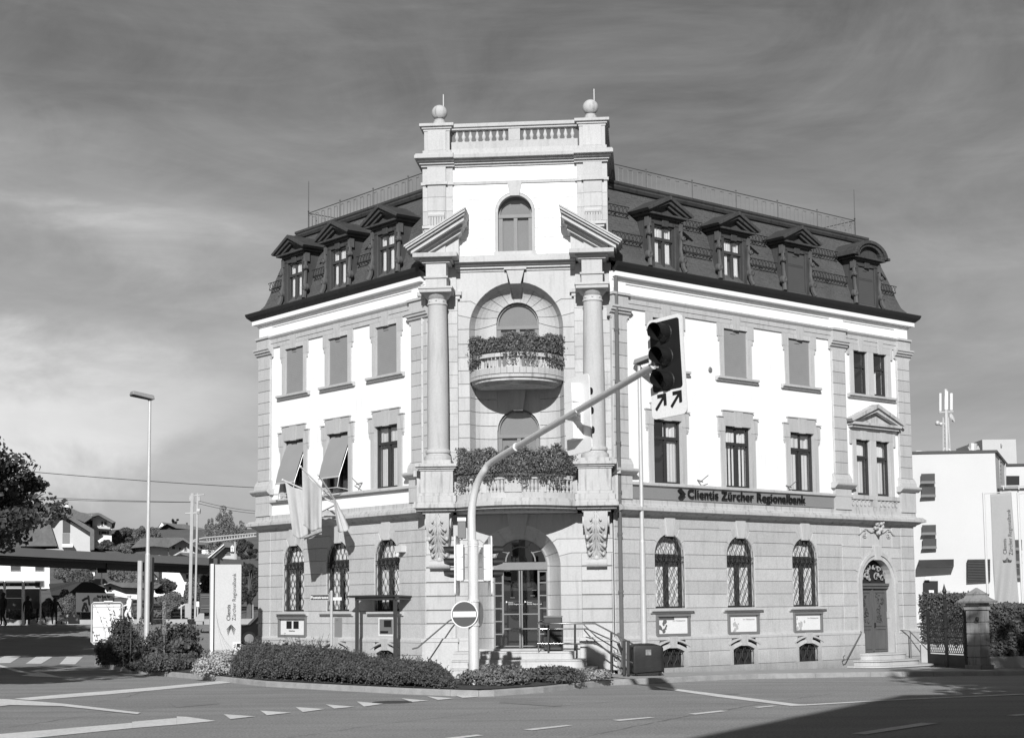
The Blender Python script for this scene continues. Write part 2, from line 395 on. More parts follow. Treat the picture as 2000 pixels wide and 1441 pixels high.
def arch_wall(mb, x0, x1, levels, wins, y=0.0, angs=(2.5, 35, 62), key=79, keyw=.2, seg=4):
    """rusticated courses between arched openings; wins = [(xc, hw, zb, zs)]; the last level is the wall top"""
    nl = len(levels)
    def joint(w, side, k):           # points on joint k from the arch outwards; side +1 = right of the window
        xc, r, zb, zs = w; z = levels[k]
        if z <= zs + 1e-6: return [(xc + side * r, z)]
        ups = [q for q in range(nl) if levels[q] > zs + 1e-6]; i = ups.index(k)
        if k == nl - 1: return [(xc + side * r * math.cos(R(key)), zs + r * math.sin(R(key))), (xc + side * keyw, z)]
        t = R(angs[min(i, len(angs) - 1)]); rr = (z - zs) / math.sin(t)
        return [(xc + side * r * math.cos(t), zs + r * math.sin(t)), (xc + side * max(rr, r * 1.02) * math.cos(t), z)]
    def ang(w, k):
        xc, r, zb, zs = w; z = levels[k]
        if z <= zs + 1e-6: return None
        ups = [q for q in range(nl) if levels[q] > zs + 1e-6]
        return R(key) if k == nl - 1 else R(angs[min(ups.index(k), len(angs) - 1)])
    def arcpts(w, side, k):          # arch points strictly between joint k and k+1, going up
        a, b = ang(w, k), ang(w, k + 1)
        if b is None: return []
        st = [] if a is not None else ([(w[0] + side * w[1], w[3])] if levels[k] < w[3] - 1e-6 else [])
        a = a or 0.0
        return st + [(w[0] + side * w[1] * math.cos(a + (b - a) * i / seg), w[3] + w[1] * math.sin(a + (b - a) * i / seg)) for i in range(1, seg)]
    gaps = [(None, wins[0])] + list(zip(wins, wins[1:])) + [(wins[-1], None)] if wins else [(None, None)]
    for wl, wr in gaps:
        for k in range(nl - 1):
            za, zb_ = levels[k], levels[k + 1]
            if wl and zb_ <= wl[2] + .02 or wr and zb_ <= wr[2] + .02:
                a = wl[0] if wl else x0; b = wr[0] if wr else x1
                mb.rustp([(a, za), (b, za), (b, zb_), (a, zb_)], y); continue
            left_lo = joint(wl, 1, k) if wl else [(x0, za)]
            left_hi = joint(wl, 1, k + 1) if wl else [(x0, zb_)]
            right_lo = joint(wr, -1, k) if wr else [(x1, za)]
            right_hi = joint(wr, -1, k + 1) if wr else [(x1, zb_)]
            poly = left_lo + right_lo[::-1] + (arcpts(wr, -1, k) if wr else []) + right_hi + left_hi[::-1] + (arcpts(wl, 1, k)[::-1] if wl else [])
            mb.rustp(poly, y)
def reveal(mb, xc, hw, zb, zs, y0, y1, n=14, bottom=True):
    pts = [(xc + hw, zb)] + arc(xc, zs, hw, 0, PI, n) + [(xc - hw, zb)]
    for a, b in zip(pts, pts[1:] + ([pts[0]] if bottom else [])):
        if a != b: mb.face([(a[0], y0, a[1]), (b[0], y0, b[1]), (b[0], y1, b[1]), (a[0], y1, a[1])])
def keystone(mb, xc, z0, z1, w0, w1, y0, y1=0.02):
    mb.prism([(xc - w0, z0), (xc + w0, z0), (xc + w1, z1), (xc - w1, z1)], y0, y1)
def ring(mb, xc, zs, r0, r1, zb, y0, y1, n=16):
    a = [(xc + r0, zb)] + arc(xc, zs, r0, 0, PI, n) + [(xc - r0, zb)]
    b = [(xc + r1, zb)] + arc(xc, zs, r1, 0, PI, n) + [(xc - r1, zb)]
    for i in range(len(a) - 1): mb.prism([a[i], b[i], b[i + 1], a[i + 1]], y0, y1)

# ---- windows of the facades, built once at a local origin and copied
def grille_mb(hw, z0, z1, zs, step=.1, amp=.036, per=.18, r=.0095):
    g = MB(); n = int(round(2 * hw / step)); rows = int((z1 - z0) / (per / 2)) + 1
    for i in range(n + 1):
        x = -hw + .03 + (2 * hw - .06) * i / n; top = z1
        if zs is not None: top = zs + math.sqrt(max(0, hw * hw - x * x)) - .02
        pts = []; k = 0; z = z0
        while z < top:
            pts.append((x + (amp if (k // 2 + i) % 2 else -amp) * (1 if 0 < i < n else .2), 0, z)); k += 1; z = z0 + k * per / 2
        pts.append((x, 0, top)); g.tube(pts, r, 4, cap=False)
    return g
def sash(w, z0, z1, ztr, mull=True, t=.06, y=.06):
    f = MB(); h = w / 2
    f.box(-h, -h + t, y, y + .07, z0, z1); f.box(h - t, h, y, y + .07, z0, z1); f.box(-h + t, h - t, y, y + .07, z0, z0 + t); f.box(-h + t, h - t, y, y + .07, z1 - t, z1)
    f.box(-h + t, h - t, y - .012, y + .068, ztr - .04, ztr + .04)
    if mull: f.box(-.04, .04, y - .006, y + .064, z0 + t, ztr - .04); f.box(-.02, .02, y - .006, y + .05, ztr + .04, z1 - t)
    return f
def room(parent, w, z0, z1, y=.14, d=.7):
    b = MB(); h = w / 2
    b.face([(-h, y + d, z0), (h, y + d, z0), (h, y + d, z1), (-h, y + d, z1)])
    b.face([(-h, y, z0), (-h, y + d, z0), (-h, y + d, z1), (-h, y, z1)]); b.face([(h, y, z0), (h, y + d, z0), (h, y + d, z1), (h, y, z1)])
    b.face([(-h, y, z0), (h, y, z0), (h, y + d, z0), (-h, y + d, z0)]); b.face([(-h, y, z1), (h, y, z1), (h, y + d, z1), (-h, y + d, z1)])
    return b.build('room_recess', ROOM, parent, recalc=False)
def pleats(parent, x0, x1, z0, z1, y=.17, n=10, amp=.022, wav=.0):
    c = MB(); k = n * 4; vs = []
    for i in range(k + 1):
        x = x0 + (x1 - x0) * i / k; yy = y + amp * math.sin(i * PI / 2 + .7) + amp * .6 * math.sin(i * .9)
        vs += [(x, yy, z0), (x, yy * 1.0, z1)]
    c.add(vs, [(2 * i, 2 * i + 2, 2 * i + 3, 2 * i + 1) for i in range(k)])
    return c.build('curtain', CURT, parent, recalc=False)
def pane(parent, w, z0, z1, y=.09, mt=None):
    p = MB(); p.face([(-w / 2 + .03, y, z0 + .03), (w / 2 - .03, y, z0 + .03), (w / 2 - .03, y, z1 - .03), (-w / 2 + .03, y, z1 - .03)])
    return p.build('pane', mt or GLASS, parent, recalc=False)
def surround_first(hw, zb=5.03, zt=6.76):
    s = MB()
    for g in (-1, 1):
        s.box(min(g * hw, g * (hw + .19)), max(g * hw, g * (hw + .19)), -.045, .22, zb, 6.6)
        s.box(min(g * hw, g * (hw + .29)), max(g * hw, g * (hw + .29)), -.055, .221, 6.6, 7.0)
        s.box(min(g * (hw + .21), g * (hw + .28)), max(g * (hw + .21), g * (hw + .28)), -.04, .02, 6.5, 6.6)
        s.box(min(g * (hw + .215), g * (hw + .26)), max(g * (hw + .215), g * (hw + .26)), -.03, .02, 6.44, 6.5)
    s.box(-hw, hw, -.055, .221, zt, 7.0); s.box(-.63, .63, -.055, .02, 7.0, 7.18)
    for a, b, z in ((-.66, .66, 7.18), (-hw - .32, -.63, 7.0), (.63, hw + .32, 7.0)): s.box(a, b, -.085, .02, z, z + .03)
    s.prism([(-.13, zt - .02), (.13, zt - .02), (.19, 7.2), (-.19, 7.2)], -.075, .1)
    s.prism([(-.2, zt), (-.145, zt), (-.205, 7.15), (-.26, 7.15)], -.048, .0)
    return s
def surround_second(hw, zb=8.14, zt=9.54):
    s = MB()
    for g in (-1, 1):
        s.box(min(g * hw, g * (hw + .17)), max(g * hw, g * (hw + .17)), -.04, .2, zb, 9.3)
        s.box(min(g * hw, g * (hw + .27)), max(g * hw, g * (hw + .27)), -.045, .201, 9.3, 9.7)
        s.box(min(g * (hw + .17), g * (hw + .23)), max(g * (hw + .17), g * (hw + .23)), -.035, .02, 9.17, 9.3)
    s.box(-hw, hw, -.045, .201, zt, 9.7)
    s.prism([(-.1, zt - .02), (.1, zt - .02), (.2, 9.93), (-.2, 9.93)], -.085, .1)
    return s
def sill_mb(hw, z0, z1, pr=.15):
    s = MB(); s.prismx([(.2, z0), (-pr * .5, z0), (-pr * .7, z0 + (z1 - z0) * .4), (-pr, z0 + (z1 - z0) * .5), (-pr, z1), (.2, z1)], -hw, hw); return s

def win_first(cfg):
    hw = .54
    o = sash(2 * hw, 5.03, 6.76, 6.27).build('window', FRAME, bank)
    pane(o, 2 * hw, 5.03, 6.76); surround_first(hw).build('window_surround', STONE, o); room(o, 2 * hw, 5.03, 6.76)
    if cfg == 'half': pleats(o, .06, .5, 5.1, 6.2, n=4, amp=.006); pleats(o, .02, .5, 6.33, 6.7, n=4)
    if cfg == 'vert':
        for i in range(7): pleats(o, -.5 + i * .145, -.41 + i * .145, 5.08, 6.24, n=1, amp=.012)
        pleats(o, -.5, .5, 6.33, 6.6, n=9)
    if cfg == 'full': pleats(o, -.44, -.08, 5.06, 6.13, n=3, amp=.006); pleats(o, .08, .44, 5.06, 6.13, n=3, amp=.006); pleats(o, -.5, .5, 6.33, 6.7, n=5, amp=.01)
    return o
def slat_blind(parent, hw, z0, z1, mt, y=.12):
    b = MB(); n = int((z1 - z0) / .05); pts = []
    for i in range(n):
        z = z0 + (z1 - z0) * i / n; pts += [(y, z), (y - .0025, z + .045), (y - .0025, z + .048)]
    pts += [(y, z1), (y + .015, z1), (y + .015, z0)]
    b.prismx(pts, -hw + .012, hw - .012); b.box(-hw + .01, hw - .01, y - .03, y + .01, z0 - .035, z0 + .005)
    b.box(-hw * .35, hw * .1, y - .02, y + .01, z1 - .1, z1 - .05)
    return b.build('blind', mt, parent)
def win_second(blind=True):
    hw = .5
    o = sash(2 * hw, 8.14, 9.54, 9.1).build('window', FRAME, bank)
    pane(o, 2 * hw, 8.14, 9.54); surround_second(hw).build('window_surround', STONE, o); sill_mb(.86, 8.03, 8.15).build('sill', STONE, o)
    slat_blind(o, hw, 8.2, 9.52, BLIND, .025)
    return o
def win_ground():
    hw = .57; zb, zs = 1.66, 3.09
    f = MB(); y = .09
    ring(f, 0, zs, hw - .06, hw, zb, y, y + .07); f.box(-hw, hw, y - .008, y + .062, zs - .08, zs + .02); f.box(-.045, .045, y, y + .06, zb, zs - .08); f.box(-hw + .06, hw - .06, y + .002, y + .06, zb, zb + .06)
    o = f.build('window', FRAME, bank)
    p = MB(); pts = [(hw - .03, zb)] + arc(0, zs, hw - .03, 0, PI, 16) + [(-hw + .03, zb)]
    p.face([(x, y + .03, z) for x, z in pts]); p.build('pane', GLASS, o, recalc=False)
    room(o, 2 * hw, zb, zs + hw, .17, .6)
    pleats(o, -.52, -.06, zb + .03, 2.8, .20, n=5, amp=.015); pleats(o, .06, .52, zb + .03, 2.8, .20, n=5, amp=.015); pleats(o, -.42, .42, zs + .05, zs + .36, .20, n=7)
    g = grille_mb(hw, zb + .03, zs + hw, zs)
    for z in (zb + .06, zs - .16, zs - .04): g.tube([(-hw, 0, z), (hw, 0, z)], .011, 4)
    for i in range(7): g.lathe([(.035, -.008), (.045, 0), (.035, .008)], (0, 0, 0), 8, M=T3(-.46 + i * .153, 0, zs - .1) @ Matrix.Rotation(R(90), 4, 'X'))
    g.v = [(x, yy + .02, z) for x, yy, z in g.v]; g.build('window_grille', IRON, o, recalc=False)
    s = MB(); reveal(s, 0, hw, zb, zs, .0, .3); ring(s, 0, zs, hw, hw + .045, zb, -.012, .02)
    s.build('window_surround', STONE2, o, recalc=False)
    sill_mb(.8, 1.55, 1.66).build('sill', STONE, o)
    return o
def basement_window():
    hw = .45; f = MB(); f.box(-hw, hw, .06, .1, .1, .66)
    o = f.build('basement_window', ROOM, bank)
    g = grille_mb(hw, .1, .66, None, .16, .04, .22, .012)
    for z in (.13, .5): g.tube([(-hw, 0, z), (hw, 0, z)], .012, 4)
    for k in (-1, 1): g.lathe([(.03, -.01), (.05, 0), (.03, .01)], (0, 0, 0), 10, M=T3(0, 0, .36 + k * .06) @ Matrix.Rotation(R(90), 4, 'X'))
    g.v = [(x, y - .03, z) for x, y, z in g.v]; g.build('window_grille', IRON, o, recalc=False)
    s = MB(); pts = [(-hw, .1), (-hw, .52)] + [(-hw + 2 * hw * i / 8, .52 + .12 * math.sin(PI * i / 8)) for i in range(1, 8)] + [(hw, .52), (hw, .1)]
    out = [(-hw - .13, .1), (-hw - .13, .58)] + [(-(hw + .13) + 2 * (hw + .13) * i / 8, .58 + .16 * math.sin(PI * i / 8)) for i in range(1, 8)] + [(hw + .13, .58), (hw + .13, .1)]
    for i in range(len(pts) - 1): s.prism([pts[i], out[i], out[i + 1], pts[i + 1]], -.085, .24)
    keystone(s, 0, .62, .93, .1, .16, -.12)
    out2 = [(-(hw + .2) + 2 * (hw + .2) * i / 10, .64 + .17 * math.sin(PI * i / 10)) for i in range(11)]
    for i in range(10):
        if i not in (4, 5): s.prism([out2[i], (out2[i][0] * 1.03, out2[i][1] + .05), (out2[i + 1][0] * 1.03, out2[i + 1][1] + .05), out2[i + 1]], -.11, .0)
    s.build('window_surround', STONE2, o)
    return o

# ---- positions
RW = [5.48, 8.32, 11.12]; LW = [-10.07, -7.74, -5.36]; RD = 14.5
MR_ = lambda x: T3(x, 0, 0)
ML_ = lambda x: MLF @ T3(x, 0, 0)
w = win_ground(); w.matrix_local = MR_(RW[0])
for x in RW[1:]: copy_tree(w, bank, MR_(x))
for x in LW: copy_tree(w, bank, ML_(x))
w = basement_window(); w.matrix_local = MR_(RW[0])
for x in RW[1:]: copy_tree(w, bank, MR_(x))
for x in LW: copy_tree(w, bank, ML_(x))
w = win_second(); w.matrix_local = MR_(RW[0])
for x in RW[1:]: copy_tree(w, bank, MR_(x))
for x in LW: copy_tree(w, bank, ML_(x))
w = win_first('half'); w.matrix_local = MR_(RW[0])
w = win_first('vert'); w.matrix_local = MR_(RW[1])
w = win_first('full'); w.matrix_local = MR_(RW[2]); copy_tree(w, bank, ML_(LW[2]))
for x in LW[:2]:
    w = win_first('none'); w.matrix_local = ML_(x)
    a = MB()                                 # drop arm awning: fabric from the lintel out to the arm bar
    a.prismx([(.1, 6.74), (.11, 6.74), (-.11, 6.2), (-.235, 5.85), (-.33, 5.47), (-.34, 5.47), (-.245, 5.85), (-.12, 6.2)], -.52, .52); aw = a.build('awning', AWN, w)
    b = MB(); b.tube([(-.53, -.335, 5.46), (.53, -.335, 5.46)], .022, 6)
    for g in (-1, 1): b.tube([(g * .53, -.335, 5.47), (g * .53, -.40, 5.15), (g * .53, .05, 5.1)], .013, 5); b.tube([(g * .53, -.335, 5.47), (g * .53, .12, 6.72)], .009, 4)
    b.tube([(-.53, -.40, 5.15), (.53, -.40, 5.15)], .013, 5)
    b.build('awning_arm', LIGHTM, w)
# paired windows above the side door
def pair(z0, z1, ztr, y1, nm, cur):
    for dx in (-.49, .49):
        o = sash(.68, z0, z1, ztr, False).build('window', FRAME, bank); pane(o, .68, z0, z1); room(o, .68, z0, z1)
        if cur: pleats(o, -.28, .2, z0 + .05, ztr - .1, n=4, amp=.008); pleats(o, -.28, .26, ztr + .06, z1 - .15, n=6)
        else:
            if dx > 0: pleats(o, -.26, .0, z0 + .05, ztr - .02, n=5)
        o.matrix_local = MR_(RD + dx)
pair(5.05, 6.73, 6.2, .2, 'f', True); pair(8.15, 9.47, 9.0, .2, 's', False)
s = MB()
for z0, zt, hh in ((5.03, 6.73, 7.0), (8.14, 9.47, 9.68)):
    for a, b in ((-1.02, -.83), (-.15, .15), (.83, 1.02)): s.box(RD + a, RD + b, -.045, .22, z0, zt)
    s.box(RD - 1.02, RD + 1.02, -.046, .22, zt, hh)
    for g in (-1, 1): s.box(*sorted((RD + g * 1.02, RD + g * 1.13)), -.05, .02, zt - .15, hh)
    for dx in (-.49, .49): keystone(s, RD + dx, zt - .02, hh + (.0 if hh < 8 else .2), .08, .15, -.08)
s.build('paired_window_surround', STONE, bank, bevel=.006)
s = sill_mb(1.16, 8.0, 8.12); s.build('sill', STONE, bank).matrix_local = MR_(RD)
# small pediment over the first floor pair
s = MB()
s.box(RD - 1.15, RD + 1.15, -.18, .02, 7.08, 7.16); s.box(RD - 1.2, RD + 1.2, -.26, .02, 7.16, 7.24)
for g in (-1, 1):
    s.prism([(RD + g * 1.28, 7.24), (RD, 7.72), (RD, 7.84), (RD + g * 1.36, 7.31)][::g], -.30, .02)
    s.prism([(RD + g * 1.1, 7.24), (RD, 7.6), (RD, 7.72), (RD + g * 1.28, 7.24)][::g], -.22, .02)
s.prism([(RD - 1.0, 7.24), (RD + 1.0, 7.24), (RD, 7.58)], -.06, .02)
s.build('window_pediment', STONE3, bank)

# ---- plaster walls
p = MB()
opsR = [(x, .54, 5.0, 6.8) for x in RW] + [(x, .5, 8.1, 9.6) for x in RW] + [(RD, .85, 5.0, 6.78), (RD, .85, 8.1, 9.5)]
wall_open(p, RX0, RX1, 4.5, 10.62, opsR, .0)
p.M = MLF
opsL = [(x, .54, 5.0, 6.8) for x in LW] + [(x, .5, 8.1, 9.6) for x in LW]
wall_open(p, LX0, LX1, 4.5, 10.62, opsL, .0)
p.M = None
for a, b in zip(PLAN[1:], PLAN[2:]):
    if (a, b) != ((0, 12.03), (0, 3.6)): p.face([(a[0], a[1], -.5), (b[0], b[1], -.5), (b[0], b[1], 10.62), (a[0], a[1], 10.62)])
p.build('plaster_wall', PLASTER, bank, recalc=False)

# ---- rusticated ground floor
LEV = [.93, 1.33, 1.68, 2.05, 2.41, 2.75, 3.12, 3.49, 3.82, 4.2]
g1 = MB(); g1.thick = .013; g1.depth = .028
DR_HW, DR_ZS = .74, 2.36
arch_wall(g1, RX0, 12.85, LEV, [(x, .57, 1.66, 3.09) for x in RW])
# the end bay with the side door
LEV2 = [.93, 1.33, 1.68, 2.05, 2.41, 2.75, 3.12, 3.45]
arch_wall(g1, 12.85, 15.75, LEV2, [(RD, .96, -1, DR_ZS)], 0, (2.5, 20, 45), 76, .16)
g1.rustp([(12.85, 3.45), (13.72, 3.45), (13.72, 3.82), (12.85, 3.82)]); g1.rustp([(12.85, 3.82), (13.72, 3.82), (13.72, 4.2), (12.85, 4.2)])
g1.rustp([(15.3, 3.45), (15.75, 3.45), (15.75, 3.82), (15.3, 3.82)]); g1.rustp([(15.3, 3.82), (15.75, 3.82), (15.75, 4.2), (15.3, 4.2)])
g1.face([(13.72, 0, 3.45), (15.3, 0, 3.45), (15.3, 0, 4.2), (13.72, 0, 4.2)])
for z0, z1 in zip(LEV, LEV[1:]): g1.rustp([(15.75, z0), (RX1, z0), (RX1, z1), (15.75, z1)], -.012)
g1.build('rusticated_wall', STONE2, bank)
g1 = MB(M=MLF); g1.thick = .013; g1.depth = .028
arch_wall(g1, LX0 + .68, LX1, LEV, [(x, .57, 1.66, 3.09) for x in LW])
for z0, z1 in zip(LEV, LEV[1:]): g1.rustp([(LX0, z0), (LX0 + .68, z0), (LX0 + .68, z1), (LX0, z1)], -.012)
g1.M = None
g1.build('rusticated_wall', STONE2, bank)
for M_, xs_ in ((None, RW), (MLF, LW)):
    for x in xs_: k = MB(M=M_); keystone(k, x, 3.6, 4.18, .13, .22, -.07); k.build('keystone', STONE, bank, bevel=.01)
k = MB(); keystone(k, RD, 3.06, 3.5, .12, .2, -.1); k.build('keystone', STONE, bank, bevel=.01)
# plinth, in two courses of rough blocks, with openings for the basement windows
b = MB(); b.thick = .014; b.depth = .025
def plinth(x0, x1, wins, zlow):
    xs = [x0] + [v for wx in wins for v in (wx - .58, wx + .58)] + [x1]
    for i in range(0, len(xs), 2):
        a, c = xs[i], xs[i + 1]; n = max(1, round((c - a) / 1.0))
        for q in range(n):
            u, v = a + (c - a) * q / n, a + (c - a) * (q + 1) / n
            b.rustp([(u, .1), (v, .1), (v, .5), (u, .5)], -.06)
        b.rustp([(a, .5), (c, .5), (c + (.1 if c < x1 else 0), .86), (a - (.1 if a > x0 else 0), .86)], -.06)
    b.face([(x0, -.08, zlow), (x1, -.08, zlow), (x1, -.08, .1), (x0, -.08, .1)]); b.face([(x0, -.08, .1), (x1, -.08, .1), (x1, -.02, .1), (x0, -.02, .1)])
    for wx in wins: b.face([(wx - .6, -.04, .8), (wx + .6, -.04, .8), (wx + .6, -.04, .93), (wx - .6, -.04, .93)])
plinth(RX0, RD - .76, RW, -.7); b.build('plinth', STONE2, bank)
b = MB(); b.thick = .014; b.depth = .025; plinth(RD + .76, RX1 + .06, [], -.7); b.build('plinth', STONE2, bank)
b = MB(M=MLF); b.thick = .014; b.depth = .025; plinth(LX0 - .06, LX1, LW, -.3); b.build('plinth', STONE2, bank)
PP = [(0, .84), (.1, .84), (.1, .9), (.07, .93), (.02, .97), (0, .97)]
for pa_ in ([(3.45, 0), (RD - .96, 0)], [(RD + .96, 0), (16.42, 0), (16.42, 9)], SWL): b = MB(); b.sweep(PP, pa_); b.build('plinth_moulding', STONE, bank)
# cornices and bands (out, z)
b = MB()
CP = [(0, 4.12), (.06, 4.12), (.09, 4.17), (.16, 4.2), (.20, 4.24), (.31, 4.26), (.31, 4.335), (.27, 4.36), (.24, 4.40), (.10, 4.42), (.08, 4.46), (.08, 4.56), (0, 4.56)]
for pa_ in (SWR, SWL): b = MB(); b.sweep(CP, pa_); b.build('ground_floor_cornice', STONE3, bank)
b = MB()
SB = [(0, 4.9), (.05, 4.9), (.06, 4.93), (.13, 4.95), (.13, 5.01), (.1, 5.03), (0, 5.04)]
for pa_ in ([(3.45, 0), (13.3, 0)], [(0, 12.03), (0, 3.6)]): b = MB(); b.sweep(SB, pa_); b.build('sill_band', STONE, bank)
b = MB()
AB = [(0, 9.68), (.05, 9.68), (.05, 9.8), (.07, 9.81), (.07, 9.93), (.09, 9.95), (.13, 10.0), (.13, 10.04), (0, 10.05)]
for pa_ in (SWR, SWL): b = MB(); b.sweep(AB, pa_); b.build('architrave', STONE, bank)
b = MB()
EP = [(0, 10.33), (.03, 10.33), (.04, 10.38), (.07, 10.40), (.08, 10.46), (.2, 10.475), (.2, 10.6), (.16, 10.62), (0, 10.62)]
for pa_ in (SWR, SWL): b = MB(); b.sweep(EP, pa_); b.build('eaves_cornice', PLASTER, bank)
b = MB()
GP = [(.16, 10.61), (.22, 10.61), (.27, 10.66), (.33, 10.72), (.36, 10.8), (.36, 10.83), (.28, 10.83), (.24, 10.74), (.1, 10.74)]
for pa_ in ([(3.4, 0)] + SWR[1:], SWL[:2] + [(0, 3.4)]): b = MB(); b.sweep(GP, pa_); b.build('gutter', GUT, bank)

# ---- pilasters on both facades
def pilaster(mb, x0, x1, M, pr=.06):
    mb.M = M; xc = (x0 + x1) / 2; n = 11; z0, z1 = 5.62, 9.4
    for i in range(n):
        a, c = z0 + (z1 - z0) * i / n, z0 + (z1 - z0) * (i + 1) / n
        mb.rustp([(x0, a), (x1, a), (x1, c), (x0, c)], -pr)
        for xx in (x0, x1): mb.face([(xx, -pr, a), (xx, .02, a), (xx, .02, c), (xx, -pr, c)])
def pil_trim(mb, x0, x1, M, pr=.06):
    mb.M = M
    mb.box(x0 - .06, x1 + .06, -pr - .06, .02, 4.56, 5.19)
    mb.prismx([(.02, 5.19), (-pr - .1, 5.19), (-pr - .2, 5.27), (-pr - .22, 5.3), (-pr - .22, 5.35), (-pr - .1, 5.37), (.02, 5.37)], x0 - .16, x1 + .16)
    mb.prismx([(.02, 5.37), (-pr - .09, 5.37), (-pr - .09, 5.47), (-pr - .06, 5.53), (-pr - .05, 5.56), (-pr - .01, 5.6), (-pr - .0, 5.64), (.02, 5.64)], x0 - .08, x1 + .08)
    mb.box(x0 - .02, x1 + .02, -pr - .02, .02, 9.36, 9.4)
    mb.prismx([(.02, 9.4), (-pr, 9.4), (-pr, 9.46), (-pr - .06, 9.5), (-pr - .07, 9.55), (-pr - .12, 9.57), (-pr - .12, 9.61), (-pr - .16, 9.64), (-pr - .16, 9.69), (.02, 9.69)], x0 - .1, x1 + .1)
    mb.box(x0, x1, -pr - .08, .02, 9.69, 9.98); mb.box(x0 - .04, x1 + .04, -pr - .13, .02, 9.98, 10.045)
for x0, x1, M_ in ((3.42, 3.97, None), (12.58, 13.2, None), (15.8, 16.425, None), (-12.035, -11.35, MLF), (-4.15, -3.42, MLF)):
    a = MB(); a.thick = .012; a.depth = .024; t = MB(); fr = MB(M=M_)
    pilaster(a, x0, x1, M_); pil_trim(t, x0, x1, M_)
    fr.box(x0, x1, -.05, .02, 10.05, 10.36)
    o = a.build('pilaster', STONE, bank); t.build('base_and_capital', STONE, o); fr.build('frieze_block', PLASTER, bank)
# parapet panel under the paired windows
b = MB()
b.box(13.26, 15.74, -.06, .02, 4.56, 4.68); b.box(13.26, 15.74, -.075, .02, 4.9, 5.03); b.box(13.26, 15.74, -.02, .01, 4.68, 4.9)
for i in range(12):
    x = 13.42 + i * .196
    if 5 <= i <= 6: continue
    ring_pts = [(x + .06 * math.cos(q * PI / 5), 4.79 + .095 * math.sin(q * PI / 5)) for q in range(10)]; inn = [(x + .035 * math.cos(q * PI / 5), 4.79 + .065 * math.sin(q * PI / 5)) for q in range(10)]
    for q in range(10): b.prism([inn[q], ring_pts[q], ring_pts[(q + 1) % 10], inn[(q + 1) % 10]], -.055, -.018)
b.box(14.4, 14.6, -.07, .0, 4.68, 4.9)
b.build('parapet_panel', STONE3, bank)

# ---- shop sign on the right facade
sg = MB(); sg.box(4.1, 12.48, -.06, .01, 4.585, 4.9); sgo = sg.build('sign_board', SIGNB, bank)
sgo['label'] = 'grey sign band with raised bank name in dark letters'
text('Clientis Zürcher Regionalbank', .33, LETTER, sgo, T3(6.12, -.12, 4.675) @ STAND, .018, spacing=1.08, bold=.003, sx_=1.12)
lg = MB()
lg.prism([(5.74, 4.86), (5.84, 4.91), (6.02, 4.76), (5.86, 4.62), (5.76, 4.66), (5.86, 4.76)], -.16, -.1)
lg.build('logo', LETTER, sgo)

# ---- side door with steps
DM_ = T3(0, -.22, 0)
dr = MB(M=DM_)
dr.box(RD - DR_HW, RD + DR_HW, .42, .46, .28, 2.3)
for xx in (-.37, .37):
    for z0, z1 in ((.36, 1.0), (1.06, 2.12)):
        dr.box(RD + xx - .29, RD + xx + .29, .395, .42, z0, z0 + .04); dr.box(RD + xx - .29, RD + xx + .29, .395, .42, z1 - .04, z1)
        for e in (-.29, .25): dr.box(RD + xx + e, RD + xx + e + .04, .395, .42, z0 + .04, z1 - .04)
dr.box(RD - .03, RD + .03, .385, .42, .3, 2.2)
dr.box(RD - DR_HW, RD + DR_HW, .34, .46, 2.2, 2.28); dr.box(RD - DR_HW, RD + DR_HW, .30, .46, 2.28, 2.36)
door = dr.build('side_door', mat('oak_door', .105, .6, .12, 2, stretch=(6, 6, 1)), bank)
go = MB(M=DM_)
for xx in (-.37, .37):
    for q in range(22):
        cx, cz = RD + xx + random.uniform(-.17, .17), random.uniform(1.16, 2.02); rr = random.uniform(.05, .09); t0 = random.uniform(0, 6)
        go.tube([(cx + rr * (1 - j * .09) * math.cos(t0 + j * .6), .40, cz + rr * (1 - j * .09) * math.sin(t0 + j * .6)) for j in range(9)], .009, 4, cap=False)
go.build('door_grille', DMET, door, recalc=False)
go = MB(M=DM_)
for g in (-1, 1):
    for cx, cz, rr in ((.22, .16, .16), (.52, .12, .13), (.35, .38, .1), (.14, .44, .12), (.62, .27, .06)):
        go.tube([(RD + g * (cx + rr * (1 - j * .07) * math.cos(j * .55)), .40, DR_ZS + .03 + cz + rr * (1 - j * .07) * math.sin(j * .55)) for j in range(13)], .028, 5, r2=.012)
for q in range(10): go.ball((RD + random.uniform(-.35, .35), .41, DR_ZS + random.uniform(.1, .5)), .05, 5)
go.build('fanlight_carving', mat('aged_carving', .27, .8, .15, 5), door)
b = MB(M=DM_); b.face([(x, .45, z) for x, z in [(RD + DR_HW, DR_ZS)] + arc(RD, DR_ZS, DR_HW, 0, PI, 12)]); b.build('fanlight', ROOM, door, recalc=False)
b = MB(M=DM_); b.box(RD + .03, RD + .09, .36, .39, 1.04, 1.16); b.build('handle', IRON, door)
b = MB(); ring(b, RD, DR_ZS, DR_HW, .86, .2, -.03, .46); ring(b, RD, DR_ZS, .86, .97, .2, -.075, .02)
b.box(RD + DR_HW - .02, RD + DR_HW - .005, .1, .2, 1.3, 1.5)
b.build('door_surround', STONE, bank)
b = MB()
b.box(13.74, 15.28, -.035, .02, 3.46, 4.02); b.build('tablet', STONE, bank, bevel=.01)
b = MB()
for g in (-1, 1):
    b.tube([(RD + g * (.1 + .1 * j), -.07, 4.0 - .07 * math.sin(j) - .012 * j) for j in range(9)], .035, 5, r2=.012)
    for q in range(4): b.tube([(RD + g * (.6 + .1 * math.cos(j + q)), -.06, 3.95 - q * .05 + .06 * math.sin(j + q)) for j in range(5)], .02, 5, r2=.008)
for q in range(26):
    b.ball((RD + random.gauss(0, .1), -.12 - random.random() * .1, 4.12 + random.gauss(0, .13)), random.uniform(.03, .07), 5)
